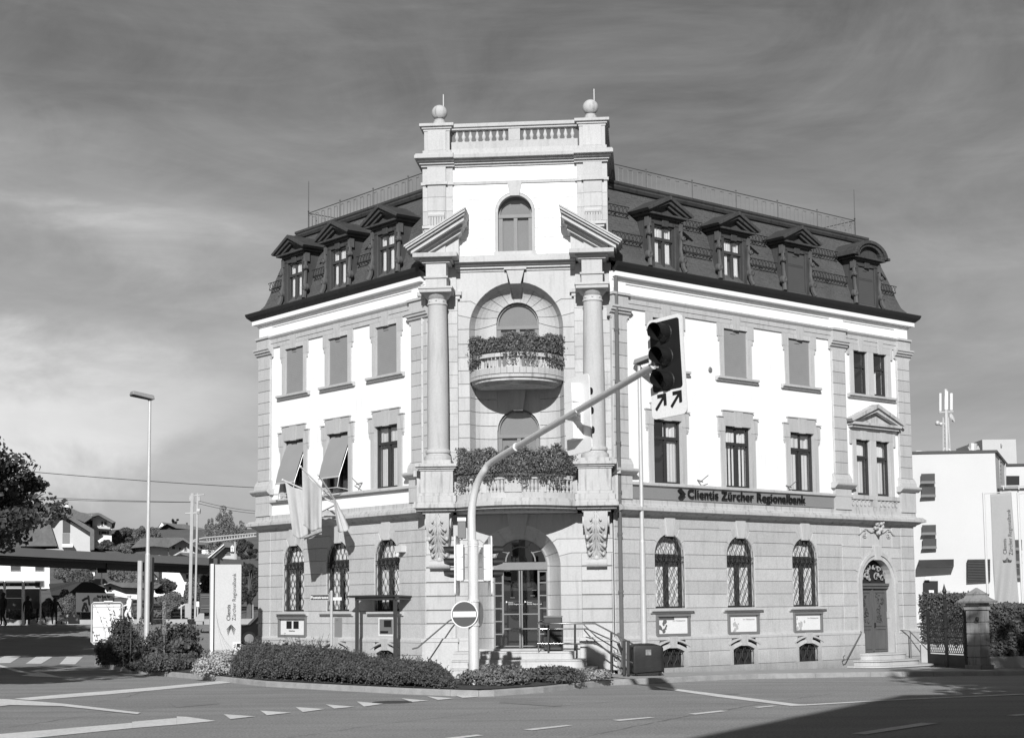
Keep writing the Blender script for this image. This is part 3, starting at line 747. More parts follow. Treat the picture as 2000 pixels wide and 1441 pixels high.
b.ball((RD, -.12, 3.95), .09, 6, sz=1.5)
b.build('relief_ornament', STONE3, bank)
st = MB()
for i, (w_, d_, z0, z1) in enumerate(((1.0, .38, .06, .24), (1.32, .72, -.12, .06), (1.62, 1.05, -.5, -.1))):
    pts = [(RD + w_, -.05)] + [(RD + w_ * math.copysign(abs(math.cos(t)) ** .35, math.cos(t)), -.05 - d_ * math.sin(t) ** .8) for t in [PI * j / 24 for j in range(1, 24)]] + [(RD - w_, -.05)]
    st.prismz(pts[::-1], z0, z1 - .035); st.prismz([(RD + (x - RD) * 1.025, y * 1.04 - .01) for x, y in pts][::-1], z1 - .035, z1 + .004)
st.box(RD - DR_HW, RD + DR_HW, -.06, .45, .1, .262)
st.build('side_door_steps', STONE, bank)
b = MB()
for g, x in ((-1, RD - 1.0), (1, RD + 1.05)):
    p0 = Vector((x, -.2, 1.0)); 
    if g < 0: pts = [(x + .05, -.02, .92), (x - .02, -.16, .9), (x - .95, -.3, .12), (x - 1.06, -.3, .1), (x - 1.1, -.3, .2), (x - 1.03, -.3, .24)]
    else: pts = [(x - .1, -.02, .93), (x + .1, -.3, .9), (x + .85, -.5, .22), (x + .85, -.5, .1)]
    b = MB(); b.tube(pts, .018, 6)
    if g > 0: b.tube([(RD + 1.2, -.3, .88), (RD + 1.2, -.3, -.05)], .02, 6)
    b.build('handrail', RAILM, bank)

# ---- display cases below the ground floor windows
def case(M, w=1.28, z0=.93, z1=1.52):
    f = MB(); f.box(-w / 2, w / 2, -.09, .0, z0, z0 + .06); f.box(-w / 2, w / 2, -.11, .0, z1 - .06, z1); f.box(-w / 2, -w / 2 + .07, -.09, .0, z0 + .06, z1 - .06); f.box(w / 2 - .07, w / 2, -.09, .0, z0 + .06, z1 - .06); f.box(-w / 2 + .07, w / 2 - .07, -.03, 0, z0 + .06, z1 - .06)
    o = f.build('display_case', MGREY, bank); o.matrix_local = M; return o
def quadface(mb, x0, x1, z0, z1, y): mb.box(x0, x1, y, y + .006, z0, z1)
posters = [[(-.52, -.1, 1.36, 1.44)], [], []]
for i, x in enumerate(RW):
    o = case(MR_(x + (.05 if i == 0 else .02)))
    o['label'] = ('display case with dark-headed poster of a seated figure', 'display case with pale poster of a crouching figure', 'display case with pale poster of small standing figures')[i]
    q = MB(); quadface(q, -.56, .56, 1.0, 1.45, -.04); q.build('poster', WPAN, o)
    rnd = random.Random(i + 3); q = MB()
    if i == 0: quadface(q, -.54, .05, 1.37, 1.44, -.047)
    for j in range(16):                        # soft grey blobs of the poster picture
        cx, cz, r0 = -.38 + rnd.gauss(0, .08), 1.17 + rnd.gauss(0, .09), rnd.uniform(.015, .05)
        q.prism([(cx + r0 * math.cos(t * PI / 4) * rnd.uniform(.7, 1.4), max(1.01, cz + r0 * 1.3 * math.sin(t * PI / 4))) for t in range(8)], -.0475 - j * .0003, -.043)
    q.build('poster_picture', (FEAT, PRINT, PRINT)[i], o)
    text('Ihre Finanzexperten', .062, PRINT, o, T3(-.02, -.049, 1.33) @ STAND, .002, name='poster_text')
o = case(MLF @ T3(LW[0], 0, 0), 1.5); o['label'] = 'display case with two small dark price screens on white'
q = MB(); quadface(q, -.66, .66, 1.0, 1.45, -.04); q.build('poster', WHITE, o)
q = MB(); quadface(q, -.33, -.05, 1.18, 1.40, -.05); quadface(q, .05, .33, 1.18, 1.40, -.05); q.build('screen', BLACK, o)
text('Wechsel Sorten', .05, DGREY, o, T3(-.2, -.049, 1.1) @ STAND, .002, name='poster_text')
b = MB(M=MLF); b.box(LW[2] - .38, LW[2] + .38, -.035, .01, 1.0, 1.5)
atm = b.build('cash_machine', WHITE, bank)
b = MB(M=MLF); b.box(LW[2] - .3, LW[2] + .3, -.05, .0, 1.06, 1.46); b.build('panel', MGREY, atm)
b = MB(M=MLF); b.box(LW[2] - .08, LW[2] + .24, -.06, .0, 1.25, 1.43); b.box(LW[2] - .24, LW[2] + .1, -.07, .0, 1.09, 1.14); b.build('screen', BLACK, atm)
b = MB(M=MLF); b.box(LW[1] - .12, LW[1] + .24, -.05, .01, .95, 1.5); b.box(LW[1] - .02, LW[1] + .08, -.07, 0, 1.44, 1.48); b.build('letter_box', SIGNB, bank)
b = MB(M=MLF); b.box(-4.75, -4.45, -.2, 0, 3.25, 3.42); b.tube([(-4.6, -.2, 3.22), (-4.6, -.24, 3.12)], .05, 8); b.build('security_camera', LIGHTM, bank)
# small wall fittings
b = MB()
for x in (6.65, 11.35 - .97): 
    b.tube([(x, 0, 5.18), (x, -.2, 5.12)], .02, 6); b.tube([(x - .1, -.14, 5.08), (x + .12, -.3, 5.3)], .012, 5)
b.M = MLF; x = -6.55; b.tube([(x, 0, 5.25), (x, -.2, 5.2)], .02, 6); b.tube([(x - .12, -.26, 5.38), (x + .1, -.12, 5.12)], .012, 5)
b.build('flag_holder', RAILM, bank)
b = MB(); b.lathe([(0.001, 0), (.07, 0), (.08, .01), (.06, .03), (.001, .035)], (0, 0, 0), 12, M=T3(7.25, -.01, 8.3) @ Matrix.Rotation(R(90), 4, 'X')); b.build('wall_lamp', MGREY, bank)
# downpipe
b = MB(); b.tube([(3.52, -.14, 10.6), (3.52, -.14, .9)], .055, 8)
for z in (9, 7.6, 6.0, 4.7, 3.6, 2.1): b.tube([(3.52, -.14, z), (3.52, -.14, z + .06)], .07, 8)
b.build('downpipe', PIPE, bank)

# ---- mansard roof
def offset_plan(o):
    n = len(PLAN); res = []
    for i in range(n):
        p, q, r_ = Vector(PLAN[i - 1]), Vector(PLAN[i]), Vector(PLAN[(i + 1) % n])
        d1, d2 = (q - p).normalized(), (r_ - q).normalized(); n1, n2 = Vector((d1.y, -d1.x)), Vector((d2.y, -d2.x))
        res.append(q + (n1 + n2) / (1 + n1.dot(n2)) * o)
    return res
def roof_layer(mb, prof):
    rows = [[(v.x, v.y, z) for v in offset_plan(o)] for o, z in prof]; n = len(PLAN)
    for a, b_ in zip(rows, rows[1:]):
        for i in range(n - 1): mb.face([a[i], a[(i + 1) % n], b_[(i + 1) % n], b_[i]])
rf = MB(); roof_layer(rf, [(.28, 10.76), (.08, 10.88), (-.08, 11.08), (-.19, 11.4), (-.28, 11.75), (-.40, 12.15), (-.53, 12.55), (-.78, 13.14)])
roof = rf.build('roof', None or SLATE, bank, recalc=False)
rf = MB(); roof_layer(rf, [(-.78, 13.13), (-.7, 13.15), (-.66, 13.22), (-.70, 13.27), (-.78, 13.29), (-.74, 13.34), (-.74, 13.4), (-.9, 13.43)])
rf.face([(v.x, v.y, 13.43) for v in offset_plan(-.9)]); rf.build('roof_coping', DMET, roof, recalc=False)
# slate courses: thin raised butts that break up the slope
sl = MB()
profpts = [(.08, 10.88), (-.08, 11.08), (-.19, 11.4), (-.28, 11.75), (-.40, 12.15), (-.53, 12.55), (-.78, 13.14)]
L_ = [0]
for a_, b_ in zip(profpts, profpts[1:]): L_.append(L_[-1] + math.hypot(b_[0] - a_[0], b_[1] - a_[1]))
def prof_at(d):
    for i in range(len(L_) - 1):
        if d <= L_[i + 1]: u = (d - L_[i]) / (L_[i + 1] - L_[i]); return (profpts[i][0] + (profpts[i + 1][0] - profpts[i][0]) * u, profpts[i][1] + (profpts[i + 1][1] - profpts[i][1]) * u)
    return profpts[-1]
nrow = 32
for r_ in range(nrow):
    o0, z0 = prof_at(L_[-1] * r_ / nrow); o1, z1 = prof_at(L_[-1] * (r_ + 1) / nrow)
    for M_, lo, hi in ((None, 3.5, lambda o: 16.42 + o), (MLF, None, None)):
        a0_ = 3.4; a1_ = (16.42 if M_ is None else 12.03) + min(o0, o1) - .02; x = a0_ - (r_ % 2) * .09
        while x < a1_:
            xa, xb = max(a0_, x), min(a1_, x + .176); dz = random.uniform(0, .012); dd = random.uniform(.008, .016)
            if xb > xa + .03:
                sgn = 1 if M_ is None else -1
                xs_ = (xa, xb) if sgn > 0 else (-xb, -xa)
                sl.add([(xs_[0], -o0 - dd, z0 + dz), (xs_[1], -o0 - dd, z0 + dz), (xs_[1], -o1 - .004, z1 + .02), (xs_[0], -o1 - .004, z1 + .02), (xs_[0], -o0 + .01, z0 + dz), (xs_[1], -o0 + .01, z0 + dz)],
                       [(0, 1, 2, 3), (4, 5, 1, 0)], M_)
            x += .18
sl.build('slates', SLATE, roof, recalc=False)
# dormers
def dormer(round_top=False, state='curtain'):
    f = MB(); z0 = 10.86; hw = .40
    for g in (-1, 1):
        f.box(*sorted((g * hw, g * .56)), -.06, .3, z0, 12.2)                 # jambs
        f.prismx([(-.04, 12.2), (-.04, 11.5), (.0, 10.95), (.3, 11.3), (1.0, 12.75), (1.0, 12.85), (.0, 12.4)], *sorted((g * .56, g * .60)))   # cheek
    f.box(-.56, .56, -.06, .3, 12.14, 12.3)
    f.box(-.62, .62, -.12, 1.0, 12.3, 12.36); f.box(-.76, .76, -.24, 1.05, 12.36, 12.42)
    f.prism([(-.1, 12.1), (.1, 12.1), (.13, 12.3), (-.13, 12.3)], -.1, -.04)
    if round_top:
        n = 12
        for i in range(n):
            t0, t1 = PI * i / n, PI * (i + 1) / n
            for r0, r1, y in ((.60, .74, -.30), (.48, .60, -.24)):
                f.prism([(r0 * 1.12 * math.cos(t0), 12.42 + .62 * r0 * math.sin(t0) * 1.15), (r1 * 1.12 * math.cos(t0), 12.42 + .62 * r1 * math.sin(t0) * 1.15), (r1 * 1.12 * math.cos(t1), 12.42 + .62 * r1 * math.sin(t1) * 1.15), (r0 * 1.12 * math.cos(t1), 12.42 + .62 * r0 * math.sin(t1) * 1.15)], y, 1.6)
        f.prism([(.5 * 1.12 * math.cos(PI * i / n), 12.42 + .62 * .5 * math.sin(PI * i / n) * 1.15) for i in range(n + 1)], -.1, 1.6)
        for g in (-1, 1): f.box(*sorted((g * .7, g * .92)), -.30, 1.0, 12.42, 12.5)
    else:
        for g in (-1, 1):
            f.prism([(g * .84, 12.42), (g * .92, 12.48), (0, 12.93), (0, 12.82)][::g], -.33, 1.5)
            f.prism([(g * .70, 12.42), (g * .84, 12.42), (0, 12.82), (0, 12.72)][::g], -.26, 1.5)
            f.prism([(g * .50, 12.42), (g * .70, 12.42), (0, 12.72), (0, 12.64)][::g], -.18, 1.5)
        f.prism([(-.5, 12.42), (.5, 12.42), (0, 12.64)], -.08, 1.5)
    o = f.build('dormer', DMET, bank, bevel=.008)
    c = MB()
    for g in (-1, 1):                     # scrolled side consoles
        c.tube([(g * .62, -.05, 12.28), (g * .64, -.07, 11.9), (g * .61, -.06, 11.55), (g * .62, -.1, 11.3), (g * .65, -.12, 11.05), (g * .70, -.17, 10.9)], .045, 6, r2=.07)
        for z, rr in ((11.85, .075), (11.25, .12)): c.lathe([(.001, -.06), (rr * .5, -.08), (rr, -.05), (rr, .05)], (0, 0, 0), 12, M=T3(g * .66, -.1, z) @ Matrix.Rotation(R(90), 4, 'X') @ Matrix.Scale(-1, 4, (0, 0, 1)))
        c.box(*sorted((g * .56, g * .68)), -.1, .05, 12.05, 12.3)
    c.build('console', mat('dormer_ornament', .085, .7, .2, 4, .1, 20), o, smooth=40)
    f = sash(2 * hw, z0, 12.14, 11.75, True, .05, .0); f.build('window_frame', mat('dormer_window_frame', .05, .5, .05, 5), o)
    pane(o, 2 * hw, z0, 12.14, .03); room(o, 2 * hw, z0, 12.14, .075, .5)
    if state == 'curtain': pleats(o, -.30, -.14, z0 + .02, 11.7, .08, 3, .01); pleats(o, .07, .31, z0 + .02, 11.7, .08, 4, .012); pleats(o, -.34, .34, 11.8, 12.08, .08, 8, .01)
    else: slat_blind(o, hw, 11.0, 12.12, BLINDD, -.01)
    return o
d = dormer(); d.matrix_local = MR_(5.5); copy_tree(d, bank, MR_(8.3))
for x in (-5.33, -7.7, -10.03): copy_tree(d, bank, ML_(x))
dormer(False, 'blind').matrix_local = MR_(11.08); dormer(True, 'blind').matrix_local = MR_(14.43)
# snow guards
sgd = MB()
def guard(x0, x1, o_, z, M_):
    sgd.M = M_; y = -o_ - .14
    sgd.tube([(x0, y, z), (x1, y, z)], .012, 4); sgd.tube([(x0, y - .03, z + .2), (x1, y - .03, z + .2)], .012, 4)
    n = max(2, int((x1 - x0) / .13))
    for i in range(n):
        a_, b_ = x0 + (x1 - x0) * i / n, x0 + (x1 - x0) * (i + 1) / n
        sgd.tube([(a_, y, z), (b_, y - .03, z + .2)], .009, 4); sgd.tube([(b_, y, z), (a_, y - .03, z + .2)], .009, 4)
    for xx in (x0, (x0 + x1) / 2, x1): sgd.tube([(xx, y, z), (xx, -o_ + .05, z - .02)], .012, 4)
for x0, x1 in ((3.6, 4.75), (6.25, 7.55), (9.05, 10.35), (11.85, 13.65), (15.25, 16.1)): guard(x0, x1, -.23, 11.55, None)
for x0, x1 in ((3.6, 4.5), (6.4, 7.4), (9.2, 10.2), (12.0, 13.5)): guard(x0, x1, -.47, 12.36, None)
for x0, x1 in ((-11.7, -10.8), (-9.25, -8.45), (-6.95, -6.1)): guard(x0, x1, -.23, 11.55, MLF)
sgd.build('snow_guard', IRON, roof, recalc=False)
# roof terrace railing
rl = MB()
path = [Vector(p_) for p_ in offset_plan(-1.05)]
def rail_run(p_, q_):
    d_ = q_ - p_; n = max(1, round(d_.length / 1.95))
    for i in range(n + 1):
        a_ = p_ + d_ * i / n; rl.tube([(a_.x, a_.y, 13.4), (a_.x, a_.y, 14.03)], .018, 5); rl.ball((a_.x, a_.y, 14.04), .03, 4)
    for z, r_ in ((13.98, .016), (13.48, .010)): rl.tube([(p_.x, p_.y, z), (q_.x, q_.y, z)], r_, 4)
    m_ = n * 5
    for i in range(m_):
        a_, b_ = p_ + d_ * (i + .12) / m_, p_ + d_ * (i + .58) / m_
        rl.tube([(a_.x, a_.y, 13.44), (a_.x, a_.y, 13.9), (b_.x, b_.y, 13.9), (b_.x, b_.y, 13.44)], .016, 4)
for i, j in ((0, 1), (1, 2), (4, 5), (5, 6)):
    if (i, j) == (1, 2): rail_run(path[1], path[1] + (path[2] - path[1]).normalized() * 5)
    elif (i, j) == (4, 5): rail_run(path[5] + (path[4] - path[5]).normalized() * 5, path[5])
    else: rail_run(path[i], path[j])
for i in (1, 5): rl.tube([(path[i].x, path[i].y, 14), (path[i].x, path[i].y, 15.0)], .018, 5)
rl.build('roof_railing', RAILM, roof, recalc=False)

# ================================================================== the corner tower (x across, y inwards from its front wall)
def TB(): return MB(M=MTF)
LEVT = [.93, 1.33, 1.68, 2.05, 2.41, 2.80, 3.15, 3.52, 4.2]
t = TB(); t.thick = .014; t.depth = .028
arch_wall(t, -2.5, 2.5, LEVT, [(0, 1.1, -1, 2.8)], 0, (14, 35, 60), 80, .26, 6)
for g in (-1, 1):
    t.rustp([(min(g * 1.1, g * 2.5), .1), (max(g * 1.1, g * 2.5), .1), (max(g * 1.1, g * 2.5), .93), (min(g * 1.1, g * 2.5), .93)], -.02)
    a_, b_ = sorted((g * 1.66, g * 2.46))
    for z0, z1 in zip(LEVT[:-1], LEVT[1:]):
        if z1 > 3.2: continue
        t.rustp([(a_, z0 + .012), (b_, z0 + .012), (b_, z1 - .012), (a_, z1 - .012)], -.035)
        for xx in (a_, b_): t.face([(xx, -.035, z0 + .012), (xx, 0, z0 + .012), (xx, 0, z1 - .012), (xx, -.035, z1 - .012)])
t.build('tower_ground_wall', STONE, bank)
b = TB()
for g in (-1, 1):
    b.box(*sorted((g * 1.6, g * 2.56)), -.14, .02, .1, .85); b.box(*sorted((g * 1.58, g * 2.58)), -.16, .02, .85, .95)
b.box(-2.5, -1.1, -.06, .02, .88, .95); b.box(1.1, 2.5, -.06, .02, .88, .95)
keystone(b, 0, 3.62, 4.2, .17, .29, -.12)
b.build('tower_plinth', STONE, bank, bevel=.01)
# curved blocks (niche and portal splays)
def curved(mb, fn, rows, n=6, dep=.035, gap=.012):
    """fn(t, u) -> (x, y, z); rows = [(u0, u1)]"""
    for u0, u1 in rows:
        vs = []
        for i in range(n + 1):
            tt = i / n; e = gap
            for u in (u0 + e * math.copysign(1, u1 - u0), u1 - e * math.copysign(1, u1 - u0)):
                x, y, z = fn(tt, u); vs += [(x, y, z), (x, y + dep, z)]
        fs = []
        for i in range(n):
            a_ = 4 * i; c_ = 4 * (i + 1)
            fs += [(a_, c_, c_ + 2, a_ + 2), (a_ + 1, c_ + 1, c_, a_), (a_ + 2, c_ + 2, c_ + 3, a_ + 3)]
        fs += [(0, 2, 3, 1), (4 * n, 4 * n + 1, 4 * n + 3, 4 * n + 2)]
        mb.add(vs, fs)
def backing(mb, fn, u0, u1, nu, n=6, dep=.028):
    vs = []
    for j in range(nu + 1):
        for i in range(n + 1):
            x, y, z = fn(i / n, u0 + (u1 - u0) * j / nu); vs.append((x, y + dep, z))
    mb.add(vs, [(j * (n + 1) + i, j * (n + 1) + i + 1, (j + 1) * (n + 1) + i + 1, (j + 1) * (n + 1) + i) for j in range(nu) for i in range(n)])
nb = TB(); nk = TB()
def splay(hw_i, zs_i, hw_o, zs_o, depth, prof, zrows, nv, key=.1):
    dpt = lambda tt: depth * prof(tt)
    for g in (-1, 1):
        def side(tt, z, g=g):
            k_ = max(0, (z - zrows[-2]) / (zrows[-1] - zrows[-2])); zi = z + (zs_i - zs_o) * k_
            return (g * (hw_i + (hw_o - hw_i) * tt), dpt(tt), zi + (z - zi) * tt)
        curved(nb, side, list(zip(zrows, zrows[1:]))); backing(nk, side, zrows[0], zrows[-1], 14)
    def arch(tt, th):
        r_ = hw_i + (hw_o - hw_i) * tt; zz = zs_i + (zs_o - zs_i) * tt
        return (r_ * math.cos(th), dpt(tt), zz + r_ * math.sin(th))
    for j in range(nv):
        t0, t1 = PI * j / nv, PI * (j + 1) / nv; m_ = 3
        vs = []; fs = []; e = .012 / hw_o
        for q in range(m_ + 1):
            th = t0 + e + (t1 - t0 - 2 * e) * q / m_
            for i in range(7): x, y, z = arch(i / 6, th); vs += [(x, y, z), (x, y + .03, z)]
        W = 14
        for q in range(m_):
            for i in range(6): a_ = q * W + 2 * i; fs.append((a_, a_ + 2, a_ + W + 2, a_ + W))
        for i in range(6):
            a_ = 2 * i; fs.append((a_, a_ + 1, a_ + 3, a_ + 2)); a_ = m_ * W + 2 * i; fs.append((a_, a_ + 2, a_ + 3, a_ + 1))
        nb.add(vs, fs)
    backing(nk, arch, 0, PI, 24)
NR = [4.5, 4.8, 5.16, 5.52, 5.88, 6.24, 6.60, 6.96, 7.32, 7.68, 8.04, 8.40, 8.76, 9.16]
splay(.575, 9.39, 1.25, 9.16, .52, lambda tt: math.sqrt(max(0, 1 - tt * tt)), NR, 11)
splay(.72, 2.84, 1.10, 2.80, .62, lambda tt: 1 - tt ** 1.5, [.62, .93, 1.33, 1.68, 2.05, 2.41, 2.80], 9)
nb.build('niche_blocks', STONE, bank, recalc=False); nk.build('niche_joints', STONE3, bank, recalc=False)
# back of the niche around the window heads
b = TB()
for zs, ztop in ((6.49, 7.9),):
    pts = [(-.6, zs)] + [(-.6, ztop), (.6, ztop), (.6, zs)] + arc(0, zs, .56, 0, PI, 14)
    b.rustp(pts, .52)
b.prism([(-.12, 7.0), (.12, 7.0), (.2, 7.55), (-.2, 7.55)], .3, .53)
b.build('niche_back', STONE, bank)
# wall around the niche
t = TB(); t.thick = .014; t.depth = .028
LV = [4.5, 4.8, 5.16, 5.52, 5.88, 6.24, 6.60, 6.96, 7.32, 7.68, 8.04, 8.40, 8.76, 9.16, 9.55, 9.92, 10.72]
arch_wall(t, -2.5, 2.5, LV, [(0, 1.25, -1, 9.16)], 0, (14, 32, 60), 81, .24, 6)
t.build('tower_wall', STONE, bank)
b = TB(); 
keystone(b, 0, 10.36, 10.74, .14, .24, -.12); b.box(-.3, .3, -.16, 0, 10.74, 10.82)
b.build('tower_keystone', STONE, bank)
# pilaster strips behind the columns
t = TB(); t.thick = .01; t.depth = .016
for g in (-1, 1):
    x0, x1 = sorted((g * 1.56, g * 2.56)); n = 13
    for i in range(n):
        a_, c_ = 5.5 + (10.0 - 5.5) * i / n, 5.5 + (10.0 - 5.5) * (i + 1) / n
        t.rustp([(x0, a_), (x1, a_), (x1, c_), (x0, c_)], -.09)
        for xx in (x0, x1): t.face([(xx, -.09, a_), (xx, .02, a_), (xx, .02, c_), (xx, -.09, c_)])
t.build('tower_pilasters', STONE, bank)
# cornice under the first floor, stepping out under pedestals and bowed balcony
def bow(hw, off_s, off_m, n=16): return [(-hw + 2 * hw * i / n, -(off_s + (off_m - off_s) * (1 - (2 * i / n - 1) ** 2))) for i in range(n + 1)]
b = TB()
for z0, z1, d_ in ((4.2, 4.27, -.3), (4.27, 4.34, -.12), (4.34, 4.44, 0.0), (4.44, 4.5, -.04)):
    b.prismz([(-1.58, .1)] + bow(1.58, .78 + d_, 1.65 + d_) + [(1.58, .1)], z0, z1)
    for g in (-1, 1): b.box(*sorted((g * (1.56 - (.0 + d_ * .3)), g * (2.68 + d_ * .5))), -.86 - d_, .1, z0 + .002, z1 + .001) if d_ > -.2 else b.box(*sorted((g * 1.72, g * 2.46)), -.62, .1, z0, z1)
b.build('tower_cornice', STONE3, bank)
# pedestals
b = TB()
for g in (-1, 1):
    xc = g * 2.07
    b.box(xc - .52, xc + .52, -.80, .02, 4.5, 4.66); b.box(xc - .47, xc + .47, -.74, .02, 4.66, 4.74); b.box(xc - .43, xc + .43, -.70, .02, 4.74, 5.32)
    for z0, z1, e in ((5.32, 5.37, .03), (5.37, 5.42, .08), (5.42, 5.5, .14)): b.box(xc - .43 - e, xc + .43 + e, -.70 - e, .02, z0, z1)
    b.box(xc - .38, xc + .38, -.76, .02, 5.5, 5.6)
    # side pedestals towards the facades
    b.box(*sorted((g * 2.5, g * 2.66)), -.3, .1, 4.5, 5.2); b.box(*sorted((g * 2.5, g * 2.74)), -.36, .1, 5.2, 5.36)
b.build('pedestals', STONE3, bank, bevel=.008)
# columns
for g in (-1, 1):
    xc = g * 2.07; c = TB()
    c.lathe([(.36, 5.6), (.37, 5.66), (.36, 5.72), (.31, 5.74), (.3, 5.78), (.325, 5.80), (.335, 5.84), (.325, 5.88), (.29, 5.9), (.288, 6.0), (.287, 7.2), (.278, 8.2), (.262, 9.2), (.25, 9.72), (.252, 9.74), (.275, 9.76), (.275, 9.79), (.252, 9.81), (.25, 9.9), (.27, 9.92), (.33, 9.98), (.37, 10.05)], (xc, -.39, 0), 32)
    o = c.build('column', STONE, bank, smooth=35)
    c = TB(); c.box(xc - .43, xc + .43, -.82, .0, 10.05, 10.14); c.box(xc - .46, xc + .46, -.85, .0, 10.14, 10.2)
    for e in (-.18, 0, .18): c.ball((xc + e, -.39 - math.sqrt(max(0, .25 ** 2 - e * e)), 9.86), .03, 5)
    c.build('capital', STONE, o, bevel=.006)
# entablature blocks over the columns, broken pediments
b = TB()
for g in (-1, 1):
    xc = g * 2.07
    b.box(xc - .28, xc + .28, -.66, .0, 10.2, 10.45); b.box(xc - .32, xc + .32, -.70, .0, 10.45, 10.5); b.box(xc - .27, xc + .27, -.65, .0, 10.5, 10.86)
    for z0, z1, e in ((9.98, 10.08, .0), (10.08, 10.18, .05)): b.box(*sorted((g * 1.5 - g * e, g * 2.6 + g * e)), -.12 - e, .0, z0, z1)
    b.box(*sorted((g * 1.6, g * 2.56)), -.09, .0, 10.18, 10.86)
    for z0, z1, e in ((10.86, 10.92, .04), (10.92, 10.98, .1), (10.98, 11.09, .26)): b.box(xc - .33 - e, xc + .33 + e, -.66 - e, .0, z0, z1)
# centre cornice
for z0, z1, e in ((10.72, 10.79, .06), (10.79, 10.86, .13), (10.86, 10.93, .2), (10.93, 11.06, .34), (11.06, 11.12, .27)):
    b.box(-1.62, 1.62, -e, .0, z0, z1)
b.build('tower_entablature', STONE, bank)
b = TB()
for g in (-1, 1):
    def L2(x, z): return (g * x, z)
    def rake(x0, x1, zt0, dz, th, off):      # sloping strip: x0 outer low, x1 inner high
        sl_ = (12.27 - 11.30) / (2.86 - 1.26)
        f_ = lambda x: 11.30 + (2.86 - x) * sl_ + dz
        poly = [L2(x0, f_(x0) - th), L2(x0, f_(x0)), L2(x1, f_(x1)), L2(x1, f_(x1) - th)]
        b.prism(poly if g < 0 else poly[::-1], -off, .0)
    rake(2.88, 1.24, 0, .0, .05, 1.0); rake(2.84, 1.25, 0, -.05, .06, .97); rake(2.80, 1.27, 0, -.11, .06, .9); rake(2.72, 1.30, 0, -.17, .12, .8)
    rake(2.5, 1.36, 0, -.29, .08, .6); rake(2.4, 1.42, 0, -.37, .1, .48)
    b.prism([L2(2.6, 11.09), L2(1.5, 11.09), L2(1.5, 11.75)][::-g], -.3, .0)
b.build('broken_pediment', STONE, bank)
# upper storey
t = TB(); t.thick = .013; t.depth = .03
arch_wall(t, -1.7, 1.7, [11.1, 11.35, 11.62, 11.88, 12.14, 12.40, 12.70, 13.12], [(0, .53, 11.26, 12.34)], 0, (5, 36), 78, .17, 5)
t.build('upper_tower_wall', PLASTER, bank)
b = TB(); b.box(-1.7, 1.7, -.0, .02, 13.2, 13.62); b.build('upper_frieze', PLASTER, bank)
t = TB(); t.thick = .009; t.depth = .014
for g in (-1, 1):
    zl = [10.9, 11.3, 11.66, 12.02, 12.4, 12.78, 13.12]
    for z0, z1 in zip(zl, zl[1:]):
        x0, x1 = sorted((g * 1.68, g * 2.5)); t.rustp([(x0, z0), (x1, z0), (x1, z1), (x0, z1)], -.06)
        t.face([(g * 1.68, -.06, z0), (g * 1.68, 0, z0), (g * 1.68, 0, z1), (g * 1.68, -.06, z1)])
        x0, x1 = sorted((g * 1.86, g * 2.36)); t.rustp([(x0, z0), (x1, z0), (x1, z1), (x0, z1)], -.12)
        for xx in (x0, x1): t.face([(xx, -.12, z0), (xx, -.06, z0), (xx, -.06, z1), (xx, -.12, z1)])
t.build('upper_tower_piers', STONE, bank)
b = TB()
for g in (-1, 1):
    xc = g * 2.11
    b.box(xc - .26, xc + .26, -.36, 0, 11.1, 11.78); b.box(xc - .3, xc + .3, -.42, 0, 11.78, 11.85); b.box(xc - .35, xc + .35, -.47, 0, 11.85, 11.92)
    b.tube([(xc - .22, -.17, 12.28), (xc + .22, -.17, 12.28)], .075, 10)
    for q in range(6): b.tube([(xc - .18 + q * .072, -.19, 12.22), (xc - .18 + q * .072, -.2, 11.96)], .034, 6)
    b.box(xc - .25, xc + .25, -.14, 0, 13.2, 13.62); b.box(*sorted((g * 1.68, g * 2.5)), -.07, 0, 13.2, 13.62)
    b.box(*sorted((g * 1.64, g * 2.54)), -.12, 0, 13.12, 13.2); b.box(xc - .3, xc + .3, -.19, 0, 13.12, 13.2)
b.box(-1.64, 1.64, -.06, .02, 13.12, 13.2)
ring(b, 0, 12.34, .46, .53, 11.26, -.03, .3); keystone(b, 0, 12.78, 13.16, .12, .2, -.07); b.box(-.58, .58, -.05, .2, 11.16, 11.26)
for z0, z1, e in ((13.62, 13.68, .05), (13.68, 13.74, .12), (13.74, 13.80, .2), (13.80, 13.89, .32), (13.89, 13.93, .28)):
    b.box(-1.7, 1.7, -e, 0, z0, z1)
    for g in (-1, 1):
        b.box(*sorted((g * 1.62, g * (2.5 + e * .55))), -e - .1, 4.4 + e, z0, z1 + .001)
b.build('upper_tower_trim', STONE, bank)
b = TB()
for g in (-1, 1): b.box(*sorted((g * 2.46, g * 2.5)), -.0, 4.4, 9.8, 13.7); b.box(*sorted((g * 2.44, g * 2.49)), .02, 2.0, 0, 9.8)
b.box(-2.5, 2.5, 4.35, 4.4, 10.4, 13.7)
b.build('tower_side_wall', STONE3, bank)
b = TB(); b.box(-2.5, 2.5, .2, 4.38, 13.80, 13.86); b.build('tower_deck', CONC, bank)
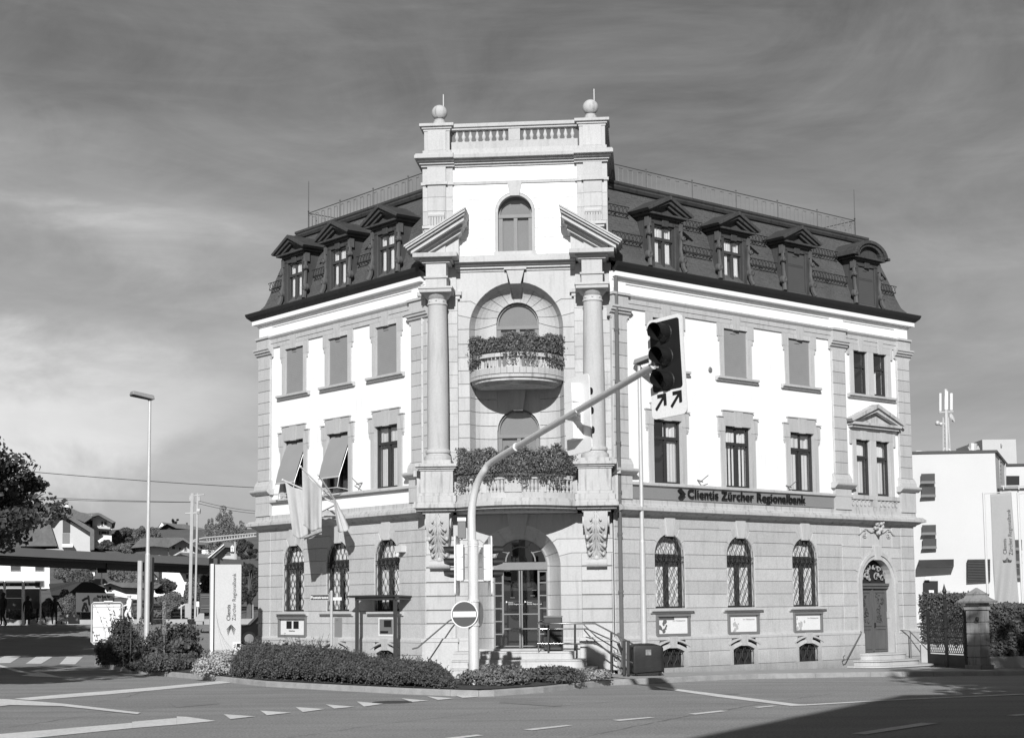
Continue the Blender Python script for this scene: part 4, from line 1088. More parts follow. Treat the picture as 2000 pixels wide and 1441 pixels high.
# balustrade on top
bl = TB(); ba = TB()
bl.box(-1.72, 1.72, -.02, .24, 13.93, 14.12); bl.box(-1.72, 1.72, .02, .22, 14.12, 14.33)
bl.box(-1.72, 1.72, .0, .24, 14.66, 14.72); bl.box(-1.74, 1.74, -.05, .28, 14.72, 14.79); bl.box(-1.74, 1.74, -.02, .25, 14.79, 14.83)
bl.box(-.16, .16, .02, .22, 14.33, 14.66)
for g in (-1, 1):
    bl.box(*sorted((g * 1.72, g * 2.5)), -.06, .55, 13.93, 14.1); bl.box(*sorted((g * 1.76, g * 2.46)), -.02, .52, 14.1, 14.64); bl.box(*sorted((g * 1.86, g * 2.36)), -.06, .52, 14.1, 14.64)
    for z0, z1, e in ((14.64, 14.7, .02), (14.7, 14.76, .06), (14.76, 14.84, .12)): bl.box(*sorted((g * (1.76 - e), g * (2.46 + e))), -.02 - e, .52 + e, z0, z1)
    bl.lathe([(.17, 14.84), (.17, 14.98), (.14, 15.0), (.15, 15.04)], (g * 2.07, .26, 0), 16)
    for j in range(1):
        ba_x = [.28 + q * .185 for q in range(8)]
        for x in ba_x:
            ba.lathe([(.05, 14.33), (.055, 14.36), (.03, 14.38), (.055, 14.44), (.062, 14.48), (.03, 14.58), (.028, 14.62), (.055, 14.64), (.055, 14.66)], (g * x, .12, 0), 10)
    bl.box(*sorted((g * 2.3, g * 2.5)), .5, 4.3, 13.93, 14.2); bl.box(*sorted((g * 2.28, g * 2.54)), .5, 4.3, 14.66, 14.83)
o = bl.build('roof_balustrade', STONE, bank, bevel=.006); ba.build('balusters', STONE, o, smooth=40)
for g in (-1, 1):
    b = TB(); b.ball((g * 2.07, .26, 15.24), .215, 14); o = b.build('ball_finial', STONE3, bank, smooth=80)
    b = TB(); b.tube([(g * 2.07 + .1, .34, 15.2), (g * 2.07 + .1, .34, 15.78)], .016, 6); b.build('lightning_rod', LIGHTM, o)
# tower windows
def tower_window(hw, zb, zs, y, blind, ztr):
    f = TB(); ring(f, 0, zs, hw - .05, hw, zb, y, y + .07); f.box(-hw, hw, y - .02, y + .06, ztr - .06, ztr + .03); f.box(-.05, .05, y - .005, y + .06, zb, ztr - .06)
    for g in (-1, 1): f.box(*sorted((g * (hw - .05), g * (hw - .11))), y + .003, y + .06, zb, ztr - .06)
    o = f.build('window', TFRAME, bank)
    p = TB(); p.face([(x, y + .035, z) for x, z in [(hw - .02, zb)] + arc(0, zs, hw - .02, 0, PI, 16) + [(-hw + .02, zb)]]); p.build('pane', DGLASS if blind is None else GLASS, o, recalc=False)
    p = TB(); p.face([(x, y + .09, z) for x, z in [(hw - .02, zb)] + arc(0, zs, hw - .02, 0, PI, 16) + [(-hw + .02, zb)]]); p.build('blind', blind or ROOM, o, recalc=False)
    return o
tower_window(.46, 11.26, 12.34, .18, BLINDL, 12.28)
tower_window(.575, 7.8, 9.39, .60, BLINDL, 9.3)
tower_window(.565, 4.5, 6.49, .60, BLINDL, 6.34)
b = TB()
for hw, zb, zs in ((.575, 7.8, 9.39), (.565, 4.5, 6.49)): reveal(b, 0, hw, zb, zs, .5, .7)
b.build('window_reveal', STONE, bank, recalc=False)
# portal: steel door with sidelights and fanlight
f = TB(); y = .66; hw = .72; zs = 2.86
ring(f, 0, zs, hw - .035, hw, .68, y, y + .08); f.box(-hw, hw, y - .05, y + .08, 2.74, 2.94)
for x in (-.48, .48): f.box(x - .025, x + .025, y - .01, y + .06, .68, 2.74)
f.box(-.05, -.012, y - .02, y + .05, .68, 2.72); f.box(.012, .05, y - .02, y + .05, .68, 2.72)
for g in (-1, 1):
    for z in (.7, 1.02, 1.36, 1.7, 2.04, 2.38, 2.68): f.box(*sorted((g * .505, g * .685)), y, y + .05, z, z + .03)
    for z in (.7, 1.16, 1.55): f.box(*sorted((g * .05, g * .455)), y, y + .05, z, z + .03)
for i in range(12):
    t0, t1 = PI * i / 12, PI * (i + 1) / 12
    f.prism([(.38 * math.cos(t0), zs + .1 + .38 * math.sin(t0)), (.415 * math.cos(t0), zs + .1 + .415 * math.sin(t0)), (.415 * math.cos(t1), zs + .1 + .415 * math.sin(t1)), (.38 * math.cos(t1), zs + .1 + .38 * math.sin(t1))], y, y + .05)
for t0 in (35, 65, 115, 145): f.bar((.41 * math.cos(R(t0)), y + .03, zs + .1 + .41 * math.sin(R(t0))), (.69 * math.cos(R(t0)), y + .03, zs + .69 * math.sin(R(t0))), .025)
portal = f.build('entrance_door', TFRAME, bank); portal['label'] = 'glazed double entrance door in grey metal under the arched portal'
p = TB(); p.face([(x, y + .025, z) for x, z in [(hw - .02, .68)] + arc(0, zs, hw - .02, 0, PI, 16) + [(-hw + .02, .68)]]); p.build('pane', DGLASS, portal, recalc=False)
p = TB(); p.box(-.9, .9, y + 1.6, y + 1.65, .6, 3.7); p.box(-.9, -.88, y + .08, y + 1.6, .6, 3.7); p.box(.88, .9, y + .08, y + 1.6, .6, 3.7); p.box(-.9, .9, y + .08, y + 1.6, .6, .66); p.box(-.9, .9, y + .08, y + 1.6, 3.66, 3.7); p.build('lobby', DGREY, portal)
p = TB()
for x_, z_ in ((-.3, 2.45), (-.2, 2.3), (.2, 2.5), (.3, 2.2), (.25, 2.05), (-.3, 2.0)): p.box(x_ - .06, x_ + .06, y + .9, y + .92, z_, z_ + .012)
p.build('ceiling_light', WHITE, portal)
for x_ in (-.4, .1):
    text('Clientis\nZürcher Regionalbank', .045, WHITE, portal, MTF @ T3(x_ + .06, y - .003, 1.86) @ STAND, .002)
    lgp = TB(); lgp.prism([(x_, 1.86), (x_ + .045, 1.89), (x_, 1.92)], y - .004, y); lgp.build('logo', WHITE, portal)
# fielded inscriptions beside the portal
for g, tx in ((-1, 'SPARKASSE\nZÜRCHER OBERLAND'), (1, 'ERBAUT     1900\nRENOVIERT 1994')):
    b = TB(); b.box(g * 2.05 - .35, g * 2.05 + .35, -.05, -.03, 2.11, 2.35); o = b.build('inscription_panel', STONE, bank)
    text(tx, .075, STONE3, o, MTF @ T3(g * 2.05, -.054, 2.25) @ STAND, .004, align='CENTER', name='inscription')
# consoles under the pedestals
def console(xc):
    c = TB(); n = 26; pr = []
    for i in range(n + 1):
        u = i / n; z = 4.2 - 1.28 * u
        off = .62 - .44 * (u ** 1.25) + .06 * math.sin(PI * u * 1.7)
        pr.append((-off, z))
    poly = [(.02, 4.2)] + pr + [(.02, pr[-1][1])]
    vs = []
    for yy, zz in poly:
        k_ = .31 - .075 * sm(.15, .85, (4.2 - zz) / 1.3); vs += [(xc - k_, yy, zz), (xc + k_, yy, zz)]
    m_ = len(poly)
    c.add(vs, [(2 * i, 2 * ((i + 1) % m_), 2 * ((i + 1) % m_) + 1, 2 * i + 1) for i in range(m_)] + [tuple(2 * i for i in range(m_)), tuple(2 * i + 1 for i in reversed(range(m_)))])
    c.tube([(xc - .27, -.17, 2.88), (xc + .27, -.17, 2.88)], .115, 14); c.box(xc - .27, xc + .27, -.17, .02, 2.78, 2.95)
    for s_ in (-.1, .1): c.tube([(xc + s_ * .35, -.17, 2.88), (xc + s_ * .35 + .012, -.17, 2.88)], .13, 14)
    o = c.build('console', STONE, bank, smooth=40)
    a_ = TB()
    def surf(u): i = min(n - 1, int(u * n)); f_ = u * n - i; return (pr[i][0] * (1 - f_) + pr[i + 1][0] * f_, pr[i][1] * (1 - f_) + pr[i + 1][1] * f_)
    a_.tube([(xc, surf(u)[0] - .02, surf(u)[1]) for u in (.0, .1, .2, .35, .5, .65, .8, .93)], .04, 8, r2=.022)   # midrib
    for g in (-1, 1):
        for u0, L, w_ in ((.04, .13, .035), (.20, .20, .05), (.38, .23, .06), (.56, .22, .06), (.72, .18, .05)):          # acanthus lobes hanging and curling outwards
            for q in range(3):
                Lq = L * (1 - q * .28); dz_ = .05 + q * .045
                pts = []
                for e in (0, .2, .4, .6, .8, 1):
                    uu = min(.98, u0 + (dz_ + .06) * e ** .7 * 1.3); sy, sz = surf(uu)
                    pts.append((xc + g * (.035 + (Lq - .035) * e ** 1.2), sy - .02 - .05 * math.sin(PI * min(1, e * .95)), sz))
                a_.tube(pts, .03, 6, r2=w_ * .55)
            sy, sz = surf(min(.98, u0 + .13)); a_.ball((xc + g * L, sy - .045, sz), w_ * .8, 6, sz=1.2)
        a_.lathe([(.001, -.02), (.06, -.02), (.075, 0), (.11, -.0), (.13, -.03), (.15, 0.0), (.15, .02)], (0, 0, 0), 16, M=MTF @ T3(xc + g * .33, -.36, 3.95) @ Matrix.Rotation(R(90 * g), 4, 'Y'))
    py_, pz_ = surf(.93); a_.ball((xc, py_ - .05, pz_), .075, 8); a_.ball((xc - .1, py_ - .03, pz_ + .01), .05, 6); a_.ball((xc + .1, py_ - .03, pz_ + .01), .05, 6)
    a_.build('acanthus_leaf', STONE, o, smooth=60)
console(-2.07); console(2.07)
# balconies
def curve_pts(hw, off_s, off_m, n, inset=0): return bow(hw, off_s - inset, off_m - inset, n)
b = TB()
b.prismz([(-1.54, .0)] + bow(1.54, .74, 1.6) + [(1.54, .0)], 4.5, 4.53)
balc = b.build('balcony', STONE3, bank); balc['label'] = 'shallow bowed first floor balcony over the entrance'
def strip(mb, pts, w, z0, z1):
    for p_, q_ in zip(pts, pts[1:]):
        d_ = (Vector(q_) - Vector(p_)).normalized(); n_ = Vector((-d_.y, d_.x)) * w
        mb.prismz([p_, q_, (q_[0] + n_.x, q_[1] + n_.y), (p_[0] + n_.x, p_[1] + n_.y)], z0, z1)
b = TB(); cp = bow(1.54, .66, 1.5, 16)
strip(b, cp, .16, 4.53, 4.68); strip(b, cp, .16, 5.02, 5.12)
for i in (0, 4, 8, 12, 16):
    x, yy = cp[i]; b.box(x - .07, x + .07, yy, yy + .16, 4.68, 5.02)
b.box(-.22, .22, -1.52, -1.36, 4.68, 5.02)
b.build('balustrade', STONE, balc)
b = TB(); cp2 = bow(1.54, .66, 1.5, 32)
for i in range(1, 32):
    if i % 8 in (0,) or i in (15, 16, 17): continue
    x, yy = cp2[i]; b.lathe([(.045, 4.68), (.05, 4.72), (.025, 4.75), (.048, 4.82), (.05, 4.86), (.022, 4.95), (.045, 5.0), (.045, 5.02)], (x, yy + .08, 0), 8)
b.build('balusters', STONE, balc, smooth=40)
def half(hw, off, n=24, e=0): return [((hw + e) * math.cos(PI * i / n), .35 - (off + .35 + e) * math.sin(PI * i / n)) for i in range(n + 1)]
b = TB()
for z0, z1, e in ((7.66, 7.72, -.06), (7.72, 7.8, 0), ): b.prismz(half(1.3, 1.05, e=e), z0, z1)
for i in range(5):                            # soffit curving down to the keystone
    e0 = 1 - i * .04; b.prismz([(x * (e0 - .06), y * (e0 - .05)) for x, y in half(1.3, 1.05)], 7.66 - (i + 1) * .022, 7.66 - i * .022)
balc2 = b.build('balcony', STONE3, bank); balc2['label'] = 'semicircular second floor balcony in the tower niche'
b = TB(); h2 = half(1.2, .97, 24)[::-1]
strip(b, h2, -.08, 7.82, 7.98); strip(b, h2, -.09, 8.26, 8.36)
for i in range(0, 25, 6): x, yy = h2[i]; b.box(x - .05, x + .05, yy - .0, yy + .1, 7.8, 8.3)
b.box(-.17, .17, -.99, -.88, 7.8, 8.36)
b.build('balustrade', STONE, balc2)
b = TB(); h3 = half(1.2, .97, 60)[::-1]
for i in range(1, 60, 2):
    x, yy = h3[i]
    if abs(x) < .18 and yy < 0: continue
    b.lathe([(.04, 7.98), (.045, 8.0), (.022, 8.04), (.02, 8.12), (.022, 8.2), (.045, 8.24), (.045, 8.27)], (x, yy + .05, 0), 6)
b.build('balusters', STONE, balc2, smooth=40)
# stair to the entrance
b = TB()
def stepshape(hw_l, hw_r, off, rr):
    return [(hw_r, .0)] + [(hw_r - rr + rr * math.cos(t_), -(off - rr) - rr * math.sin(t_)) for t_ in [PI / 2 * i / 8 for i in range(9)]] + [(-hw_l, -off), (-hw_l, 0)]
for z0, z1, hl, hr, off, rr in ((.0, .62, 1.62, 1.45, 1.05, .12), (.0, .42, 1.62, 1.75, 1.4, .4), (-.1, .22, 1.62, 2.05, 1.75, .55), (-.2, .04, 1.62, 2.3, 2.05, .7)):
    pts = stepshape(hl, hr, off, rr)[::-1]
    b.prismz(pts, z0, z1 - .04); b.prismz([(x, y_ - .02) if y_ < -.01 else (x, y_) for x, y_ in pts], z1 - .04, z1)
b.box(-1.12, 1.12, -.02, .7, .2, .66)
b.build('entrance_steps', STONE, bank)
b = TB()
b.tube([(-1.62, -.25, 1.5), (-1.78, -.5, 1.42), (-2.5, -1.3, .75), (-2.62, -1.42, .72)], .02, 6)
b.build('handrail', RAILM, bank)

# ================================================================== ground, road, pavement
def hill(x, y):
    z = gh(x, y)
    z += (11.0 + 2.2 * noise.noise(Vector((x * .012, y * .012, 3)))) * sm(118, 230, y) * sm(60, -10, x) + 1.2 * sm(112, 122, y) * sm(20, -10, x)
    return z
def grid(name, xs, ys, fn, mt, kind='structure'):
    vs = [(x, y, fn(x, y)) for y in ys for x in xs]; n = len(xs)
    me = bpy.data.meshes.new(name)
    me.from_pydata(vs, [], [(j * n + i, j * n + i + 1, (j + 1) * n + i + 1, (j + 1) * n + i) for j in range(len(ys) - 1) for i in range(n - 1)])
    me.materials.append(mt); o = bpy.data.objects.new(name, me); col.objects.link(o); o['kind'] = kind
    for p in me.polygons: p.use_smooth = True
    return o
def rng(a, b, s): n = max(1, round((b - a) / s)); return [a + (b - a) * i / n for i in range(n + 1)]
grid('road', rng(-70, 70, 1.25), rng(-30, 104, 1.25), lambda x, y: gh(x, y) - .12, ASPH)
grid('ground', rng(-600, -80, 65)[:-1] + rng(-80, 80, 4) + rng(80, 600, 65)[1:], rng(-60, 300, 5) + rng(300, 1500, 120)[1:], lambda x, y: (hill(x, y) if y < 300 else hill(x, 299) * 1.0) - .45 - (.0 if y > 110 else 0), GRASS)
# pavement plateau round the bank
KP = [gnd(px, py) for px, py in ((150, 1289), (185, 1299), (215, 1306), (260, 1314), (400, 1327), (520, 1340), (640, 1347), (790, 1355), (880, 1358.5), (935, 1360), (965, 1359), (1060, 1352), (1120, 1345), (1185, 1338), (1300, 1333), (1480, 1325), (1700, 1321), (2000, 1318))]
KP = [(p.x, p.y) for p in KP]
KP = [(-8, 78), (-11.8, 63), (-13.9, 58.3)] + KP[1:] + [(27, 52.5), (60, 72)]
def densify(pts, s=.5):
    out = []
    for a, b in zip(pts, pts[1:]):
        n = max(1, int((Vector(b) - Vector(a)).length / s)); out += [(a[0] + (b[0] - a[0]) * i / n, a[1] + (b[1] - a[1]) * i / n) for i in range(n)]
    return out + [pts[-1]]
KD = densify(KP, .6)
def inside(poly, x, y):
    c = False; j = len(poly) - 1
    for i in range(len(poly)):
        xi, yi = poly[i]; xj, yj = poly[j]
        if (yi > y) != (yj > y) and x < (xj - xi) * (y - yi) / (yj - yi) + xi: c = not c
        j = i
    return c
# the plateau is a fan of quads from the kerb line back to an inner line, then a flat grid under the building
me = bpy.data.meshes.new('pavement'); bm = bmesh.new()
rows = []
for p in KD:
    back = Vector((p[0] * .55 + 1.5, max(p[1], 60 - abs(p[0]) * .2) + 30)); r_ = []
    for i in range(41):
        q = Vector(p).lerp(back, (i / 40) ** 1.5); r_.append(bm.verts.new((q.x, q.y, gh(q.x, q.y))))
    rows.append(r_)
for a, b in zip(rows, rows[1:]):
    for i in range(40): bm.faces.new((a[i], b[i], b[i + 1], a[i + 1]))
bm.to_mesh(me); bm.free(); me.materials.append(PAVE); o = bpy.data.objects.new('pavement', me); col.objects.link(o); o['kind'] = 'structure'
k = MB()
def kerb_run(pts, w=.16, top=.012, low=-.2):
    pts = densify(pts, .95); k_ = len(pts)
    for i in range(k_ - 1):
        p, q = Vector(pts[i]), Vector(pts[i + 1]); d = (q - p).normalized(); n = Vector((-d.y, d.x)); g = .006; p2, q2 = p + d * g, q - d * g
        zs = [gh(v.x, v.y) for v in (p, q)]; c = .025
        prof = [(0 - .01, low), (-.01, top - c), (c - .01, top), (w, top), (w, low)]
        vs = [(v.x + n.x * o_, v.y + n.y * o_, z + h_) for v, z in ((p2, zs[0]), (q2, zs[1])) for o_, h_ in prof]
        k.add(vs, [(j, j + 1, 6 + j, 5 + j) for j in range(4)] + [(0, 1, 2, 3, 4), (9, 8, 7, 6, 5)])
kerb_run(KP[1:-1])
o = k.build('kerb', KERB); o['kind'] = 'structure'
# planting bed
bed_out = [(x, y) for x, y in KD if y < 60 and x < 2.6]
i_tip = max(range(len(bed_out)), key=lambda i: -bed_out[i][1])
back_line = [(-12.9, 59), (-12.2, 57), (-10.5, 52.5), (-8.4, 46.5), (-6.3, 43), (-3.2, 40.3), (-.6, 39.2), (1.2, 38.9), (2.4, 38.7)]
bl_ = densify(back_line, .6); me = bpy.data.meshes.new('planting_bed'); bm = bmesh.new(); rows = []
N_ = 80
def at_len(pts, u):
    L = [0]
    for a, b in zip(pts, pts[1:]): L.append(L[-1] + (Vector(b) - Vector(a)).length)
    t = u * L[-1]
    for i in range(len(pts) - 1):
        if t <= L[i + 1] + 1e-9: return Vector(pts[i]).lerp(Vector(pts[i + 1]), (t - L[i]) / max(1e-9, L[i + 1] - L[i]))
    return Vector(pts[-1])
def bedpt(u, v):
    a, b = at_len(bed_out, u), at_len(bl_, u); d = (b - a); L = d.length; d = d.normalized() if L > 0 else d
    return a + d * (.17 + (L - .17) * v)
for j in range(N_ + 1):
    rows.append([bm.verts.new((*bedpt(j / N_, i / 6), 0)) for i in range(7)])
for r_ in rows:
    for i, v in enumerate(r_): v.co.z = gh(v.co.x, v.co.y) + .03 + .05 * math.sin(PI * i / 6)
for a, b in zip(rows, rows[1:]):
    for i in range(6): bm.faces.new((a[i], b[i], b[i + 1], a[i + 1]))
bm.to_mesh(me); bm.free(); me.materials.append(SOIL); o = bpy.data.objects.new('planting_bed', me); col.objects.link(o); o['kind'] = 'structure'

# ---- painted markings
pm = MB()
def paint(pts_px, lift=.009, sub=.5):
    """thin sheet between a far edge and a near edge given as matching pixel points on the road"""
    a, b = pts_px
    A_ = [gnd(*p) for p in a]; B_ = [gnd(*p) for p in b]; rows = []
    for (a0, b0), (a1, b1) in zip(zip(A_, B_), zip(A_[1:], B_[1:])):
        n = max(1, int(max((a1 - a0).length, (b1 - b0).length) / sub))
        for i in range(n + 1):
            if rows and i == 0: continue
            rows.append((a0.lerp(a1, i / n), b0.lerp(b1, i / n)))
    vs = [];
    for p, q in rows: vs += [(p.x, p.y, gh(p.x, p.y) - .12 + lift), (q.x, q.y, gh(q.x, q.y) - .12 + lift)]
    pm.add(vs, [(2 * i, 2 * i + 1, 2 * i + 3, 2 * i + 2) for i in range(len(rows) - 1)])
def paintpoly(pts, lift=.009):
    P = [gnd(*p) for p in pts]; pm.face([(p.x, p.y, gh(p.x, p.y) - .12 + lift) for p in P])
paint(([(-60, 1441), (0, 1433.5), (100, 1425), (258, 1411.5)], [(-60, 1452), (0, 1446), (70, 1441), (258, 1422)]))
paint(([(258.2, 1409.5), (345, 1402)], [(258.2, 1422), (345, 1415)]))
paint(([(345.3, 1399), (365, 1399.8), (420, 1407.6)], [(345.3, 1415), (365, 1413.2), (420, 1407.9)]))
paint(([(26, 1364.5), (120, 1356), (215, 1349), (225, 1348), (310, 1341), (440, 1329), (470, 1330.5)], [(60, 1367.2), (120, 1363), (215, 1355.5), (225, 1354.5), (310, 1347), (440, 1334), (470, 1331)]))
paint(([(-40, 1364), (15, 1365.5), (20, 1366), (120, 1374), (275, 1392)], [(-40, 1383), (0, 1379.5), (20, 1377), (120, 1379), (268, 1395)]), .013)
for a, b, c in (((437, 1395), (499, 1399.3), (450, 1404.6)), ((508.6, 1388), (569, 1392), (521.5, 1397)), ((577.5, 1381), (634, 1385), (591.5, 1391)), ((636, 1375.6), (692, 1380.5), (653, 1384)),
                ((697, 1370.2), (749, 1374.7), (711, 1380)), ((784, 1364), (837, 1368.3), (804, 1371)), ((834, 1359.8), (887, 1364), (855, 1367)), ((883, 1356.5), (936, 1361), (904, 1363))):
    paintpoly([a, c, b], .012)
paint(([(1276, 1339.5), (1400, 1355), (1560, 1375.3), (1575, 1375.5)], [(1290, 1344.5), (1400, 1360.5), (1545, 1378.5), (1575, 1377.6)]))
paint(([(1575.3, 1375.5), (1770, 1364.5), (2000, 1354.5), (2080, 1351)], [(1575.3, 1377.6), (1770, 1366.3), (2000, 1356.5), (2080, 1353)]), .010)
for a in (((1344, 1394), (1408, 1387.5), (1422, 1388.5), (1358, 1395.5)), ((1195, 1406), (1265, 1400.5), (1279, 1401.3), (1210, 1408)), ((1022, 1424.5), (1105, 1416), (1119, 1417), (1038, 1426.5)), ((868, 1441.5), (930, 1434.8), (945, 1436), (886, 1443.5)),
          ((1470, 1380.8), (1508, 1377.8), (1520, 1378.6), (1482, 1382.2)), ((1663, 1432.5), (1800, 1411.5), (1833, 1412.5), (1690, 1434.5)), ((1965, 1396.5), (2010, 1393), (2020, 1394.5), (1985, 1398.3))):
    paintpoly([a[0], a[3], a[2], a[1]])
for a in (((8, 1281), (42, 1280.5), (20, 1294.5), (-20, 1295)), ((72, 1281), (103, 1282.3), (80, 1296), (50, 1295.8)), ((130, 1282.2), (162, 1282.4), (147, 1297), (116, 1296.6))):
    paintpoly([a[0], a[3], a[2], a[1]])
paint(([(-30, 1290), (0, 1298.2), (35, 1308), (60, 1313.5), (88, 1316.8)], [(-30, 1293.5), (0, 1302), (35, 1312.5), (60, 1316.5), (88, 1319.3)]))
paintpoly([(75, 1312), (40, 1320), (125, 1323.6), (88, 1315)][::-1], .014)
o = pm.build('road_markings', PAINT, recalc=False); o['kind'] = 'structure'
pt = MB()
def ribbon(px, w, lift):
    P = [gnd(*q_) for q_ in px]; out = []
    for a_, c_ in zip(P, P[1:]):
        n = max(2, int((c_ - a_).length / .25))
        for i in range(n): q_ = a_.lerp(c_, i / n); out.append(q_ + Vector((random.gauss(0, .02), random.gauss(0, .02), 0)))
    vs = []
    for q_, r_ in zip(out, out[1:] + [P[-1]]):
        d_ = Vector((r_.x - q_.x, r_.y - q_.y)); d_ = d_.normalized() if d_.length > 0 else Vector((1, 0)); ww = w * random.uniform(.4, 1.3)
        for s_ in (-1, 1): x, y = q_.x - d_.y * ww * s_, q_.y + d_.x * ww * s_; vs.append((x, y, gh(x, y) - .12 + lift))
    pt.add(vs, [(2 * i, 2 * i + 1, 2 * i + 3, 2 * i + 2) for i in range(len(out) - 1)])
for px in ([(0, 1422), (240, 1388), (470, 1368), (700, 1352)], [(560, 1441), (760, 1412), (960, 1390), (1240, 1366)], [(1240, 1366), (1470, 1377)], [(1130, 1441), (1330, 1400), (1500, 1372), (1640, 1352)], [(940, 1362), (1120, 1372), (1330, 1372)], [(300, 1345), (250, 1360), (180, 1372)]): ribbon(px, .008, .005)
o = pt.build('road_cracks', mat('crack_tar', .13, .7, .2, 3), recalc=False); o['kind'] = 'structure'
pt = MB()
for px in ([(980, 1366), (1100, 1374), (1095, 1380), (975, 1372)], [(330, 1372), (420, 1366), (430, 1374), (345, 1381)], [(1370, 1352), (1440, 1350), (1445, 1355), (1380, 1358)]):
    P = [gnd(*q_) for q_ in px]; pt.face([(q_.x, q_.y, gh(q_.x, q_.y) - .12 + .006) for q_ in P][::-1])
o = pt.build('road_patches', mat('new_asphalt', .235, .85, .08, 2, .2, 30), recalc=False); o['kind'] = 'structure'
c = gnd(766, 1371); b = MB(); b.lathe([(.001, .016), (.30, .016), (.31, .013), (.40, .012), (.41, .002)], (c.x, c.y, c.z), 28)
tag(b.build('manhole_cover', mat('manhole_iron', .055, .7, .2, 10, .2, 60, .5, 60)), 'round dark manhole cover in the road beside the give-way triangles', 'manhole cover')
c = gnd(822, 1352.5); b = MB(); b.box(c.x - .35, c.x + .35, c.y - .12, c.y + .12, c.z, c.z + .012)
for i in range(9): b.box(c.x - .31 + i * .07, c.x - .28 + i * .07, c.y - .09, c.y + .09, c.z + .012, c.z + .02)
tag(b.build('drain_grate', IRON), 'dark drain grate in the gutter below the hedge', 'drain grate')

# ================================================================== plants
def blob_leaves(mb, c, rad, n, size, flat=1.0, surf=.55):
    c = Vector(c); rx, ry, rz_ = rad
    for _ in range(n):
        d = Vector((random.gauss(0, 1), random.gauss(0, 1), random.gauss(0, 1))).normalized()
        r_ = (surf + (1 - surf) * random.random()) ** .6 if random.random() < .8 else random.random()
        mb.leaf(c + Vector((d.x * rx, d.y * ry, d.z * rz_)) * r_, size * random.uniform(.7, 1.3), d)
def shrub(name, label, cat, base, rad, n, size, mt, clumps=12, group=None, core=True, up=.9, spiky=0):
    """a rounded plant made of leaf clumps round a few woody stems"""
    base = Vector(base); t = thing(name, label, cat, base, 0, group); mb = MB(); st = MB()
    rx, ry, rz_ = rad
    for i in range(clumps):
        a = random.uniform(0, 2 * PI); rr = math.sqrt(random.random()); h = random.uniform(.25, 1)
        cx, cy, cz = rx * .72 * rr * math.cos(a), ry * .72 * rr * math.sin(a), rz_ * h * (1 - .4 * rr * rr) * up
        s_ = random.uniform(.24, .42)
        blob_leaves(mb, (cx, cy, cz), (rx * s_ + .05, ry * s_ + .05, rz_ * s_ * .6 + .03), n // clumps, size, surf=.5)
        st.tube([(0, 0, 0), (cx * .4, cy * .4, cz * .5), (cx, cy, cz)], .02, 4, r2=.006)
    for i in range(spiky):
        a = random.uniform(0, 2 * PI); rr = random.random() * .8; x, y = rx * rr * math.cos(a), ry * rr * math.sin(a); L = rz_ * random.uniform(.9, 1.3)
        pts = [(x + .25 * L * q * q * math.cos(a), y + .25 * L * q * q * math.sin(a), L * q) for q in (0, .3, .6, .8, 1)]
        st.tube(pts, .008, 3, r2=.003)
        for q in range(14):
            e = random.uniform(.4, 1); mb.leaf((x + .25 * L * e * e * math.cos(a) + random.gauss(0, .02), y + .25 * L * e * e * math.sin(a) + random.gauss(0, .02), L * e), size * .8)
    mb.build('foliage', mt, t, recalc=False); st.build('stem', BARK, t, recalc=False)
    return t
def tree(name, label, base, H, crown_c, rad, n, size, mt, group=None, clumps=40, trunk=.25, droop=0, cat='tree'):
    base = Vector(base); t = thing(name, label, cat, base, 0, group); mb = MB(); tk = MB(); cc = Vector(crown_c)
    tk.tube([(0, 0, -.2), (.05, .02, cc.z * .35), (-.04, 0, cc.z * .7), (cc.x * .5, cc.y * .5, cc.z)], trunk, 8, r2=trunk * .35)
    for i in range(clumps):
        d = Vector((random.gauss(0, 1), random.gauss(0, 1), random.gauss(0, .9))).normalized(); rr = random.uniform(.35, .95)
        p = cc + Vector((d.x * rad[0], d.y * rad[1], d.z * rad[2])) * rr; s_ = random.uniform(.16, .30)
        blob_leaves(mb, p, (rad[0] * s_, rad[1] * s_, rad[2] * s_ * .8), n // clumps, size, surf=.35)
        q = Vector((0, 0, cc.z * .55)); tk.tube([q, q.lerp(p, .5) + Vector((0, 0, .2)), p], trunk * .28, 5, r2=trunk * .06)
        if droop:
            for _ in range(6):
                s0 = p + Vector((random.gauss(0, 1) * rad[0] * .12, random.gauss(0, 1) * rad[1] * .12, 0)); L = random.uniform(.4, 1) * droop
                for e in range(12): mb.leaf(s0 + Vector((random.gauss(0, .05), random.gauss(0, .05), -L * e / 12)), size * .8)
    mb.build('crown', mt, t, recalc=False); tk.build('trunk', BARK, t, recalc=False)
    return t
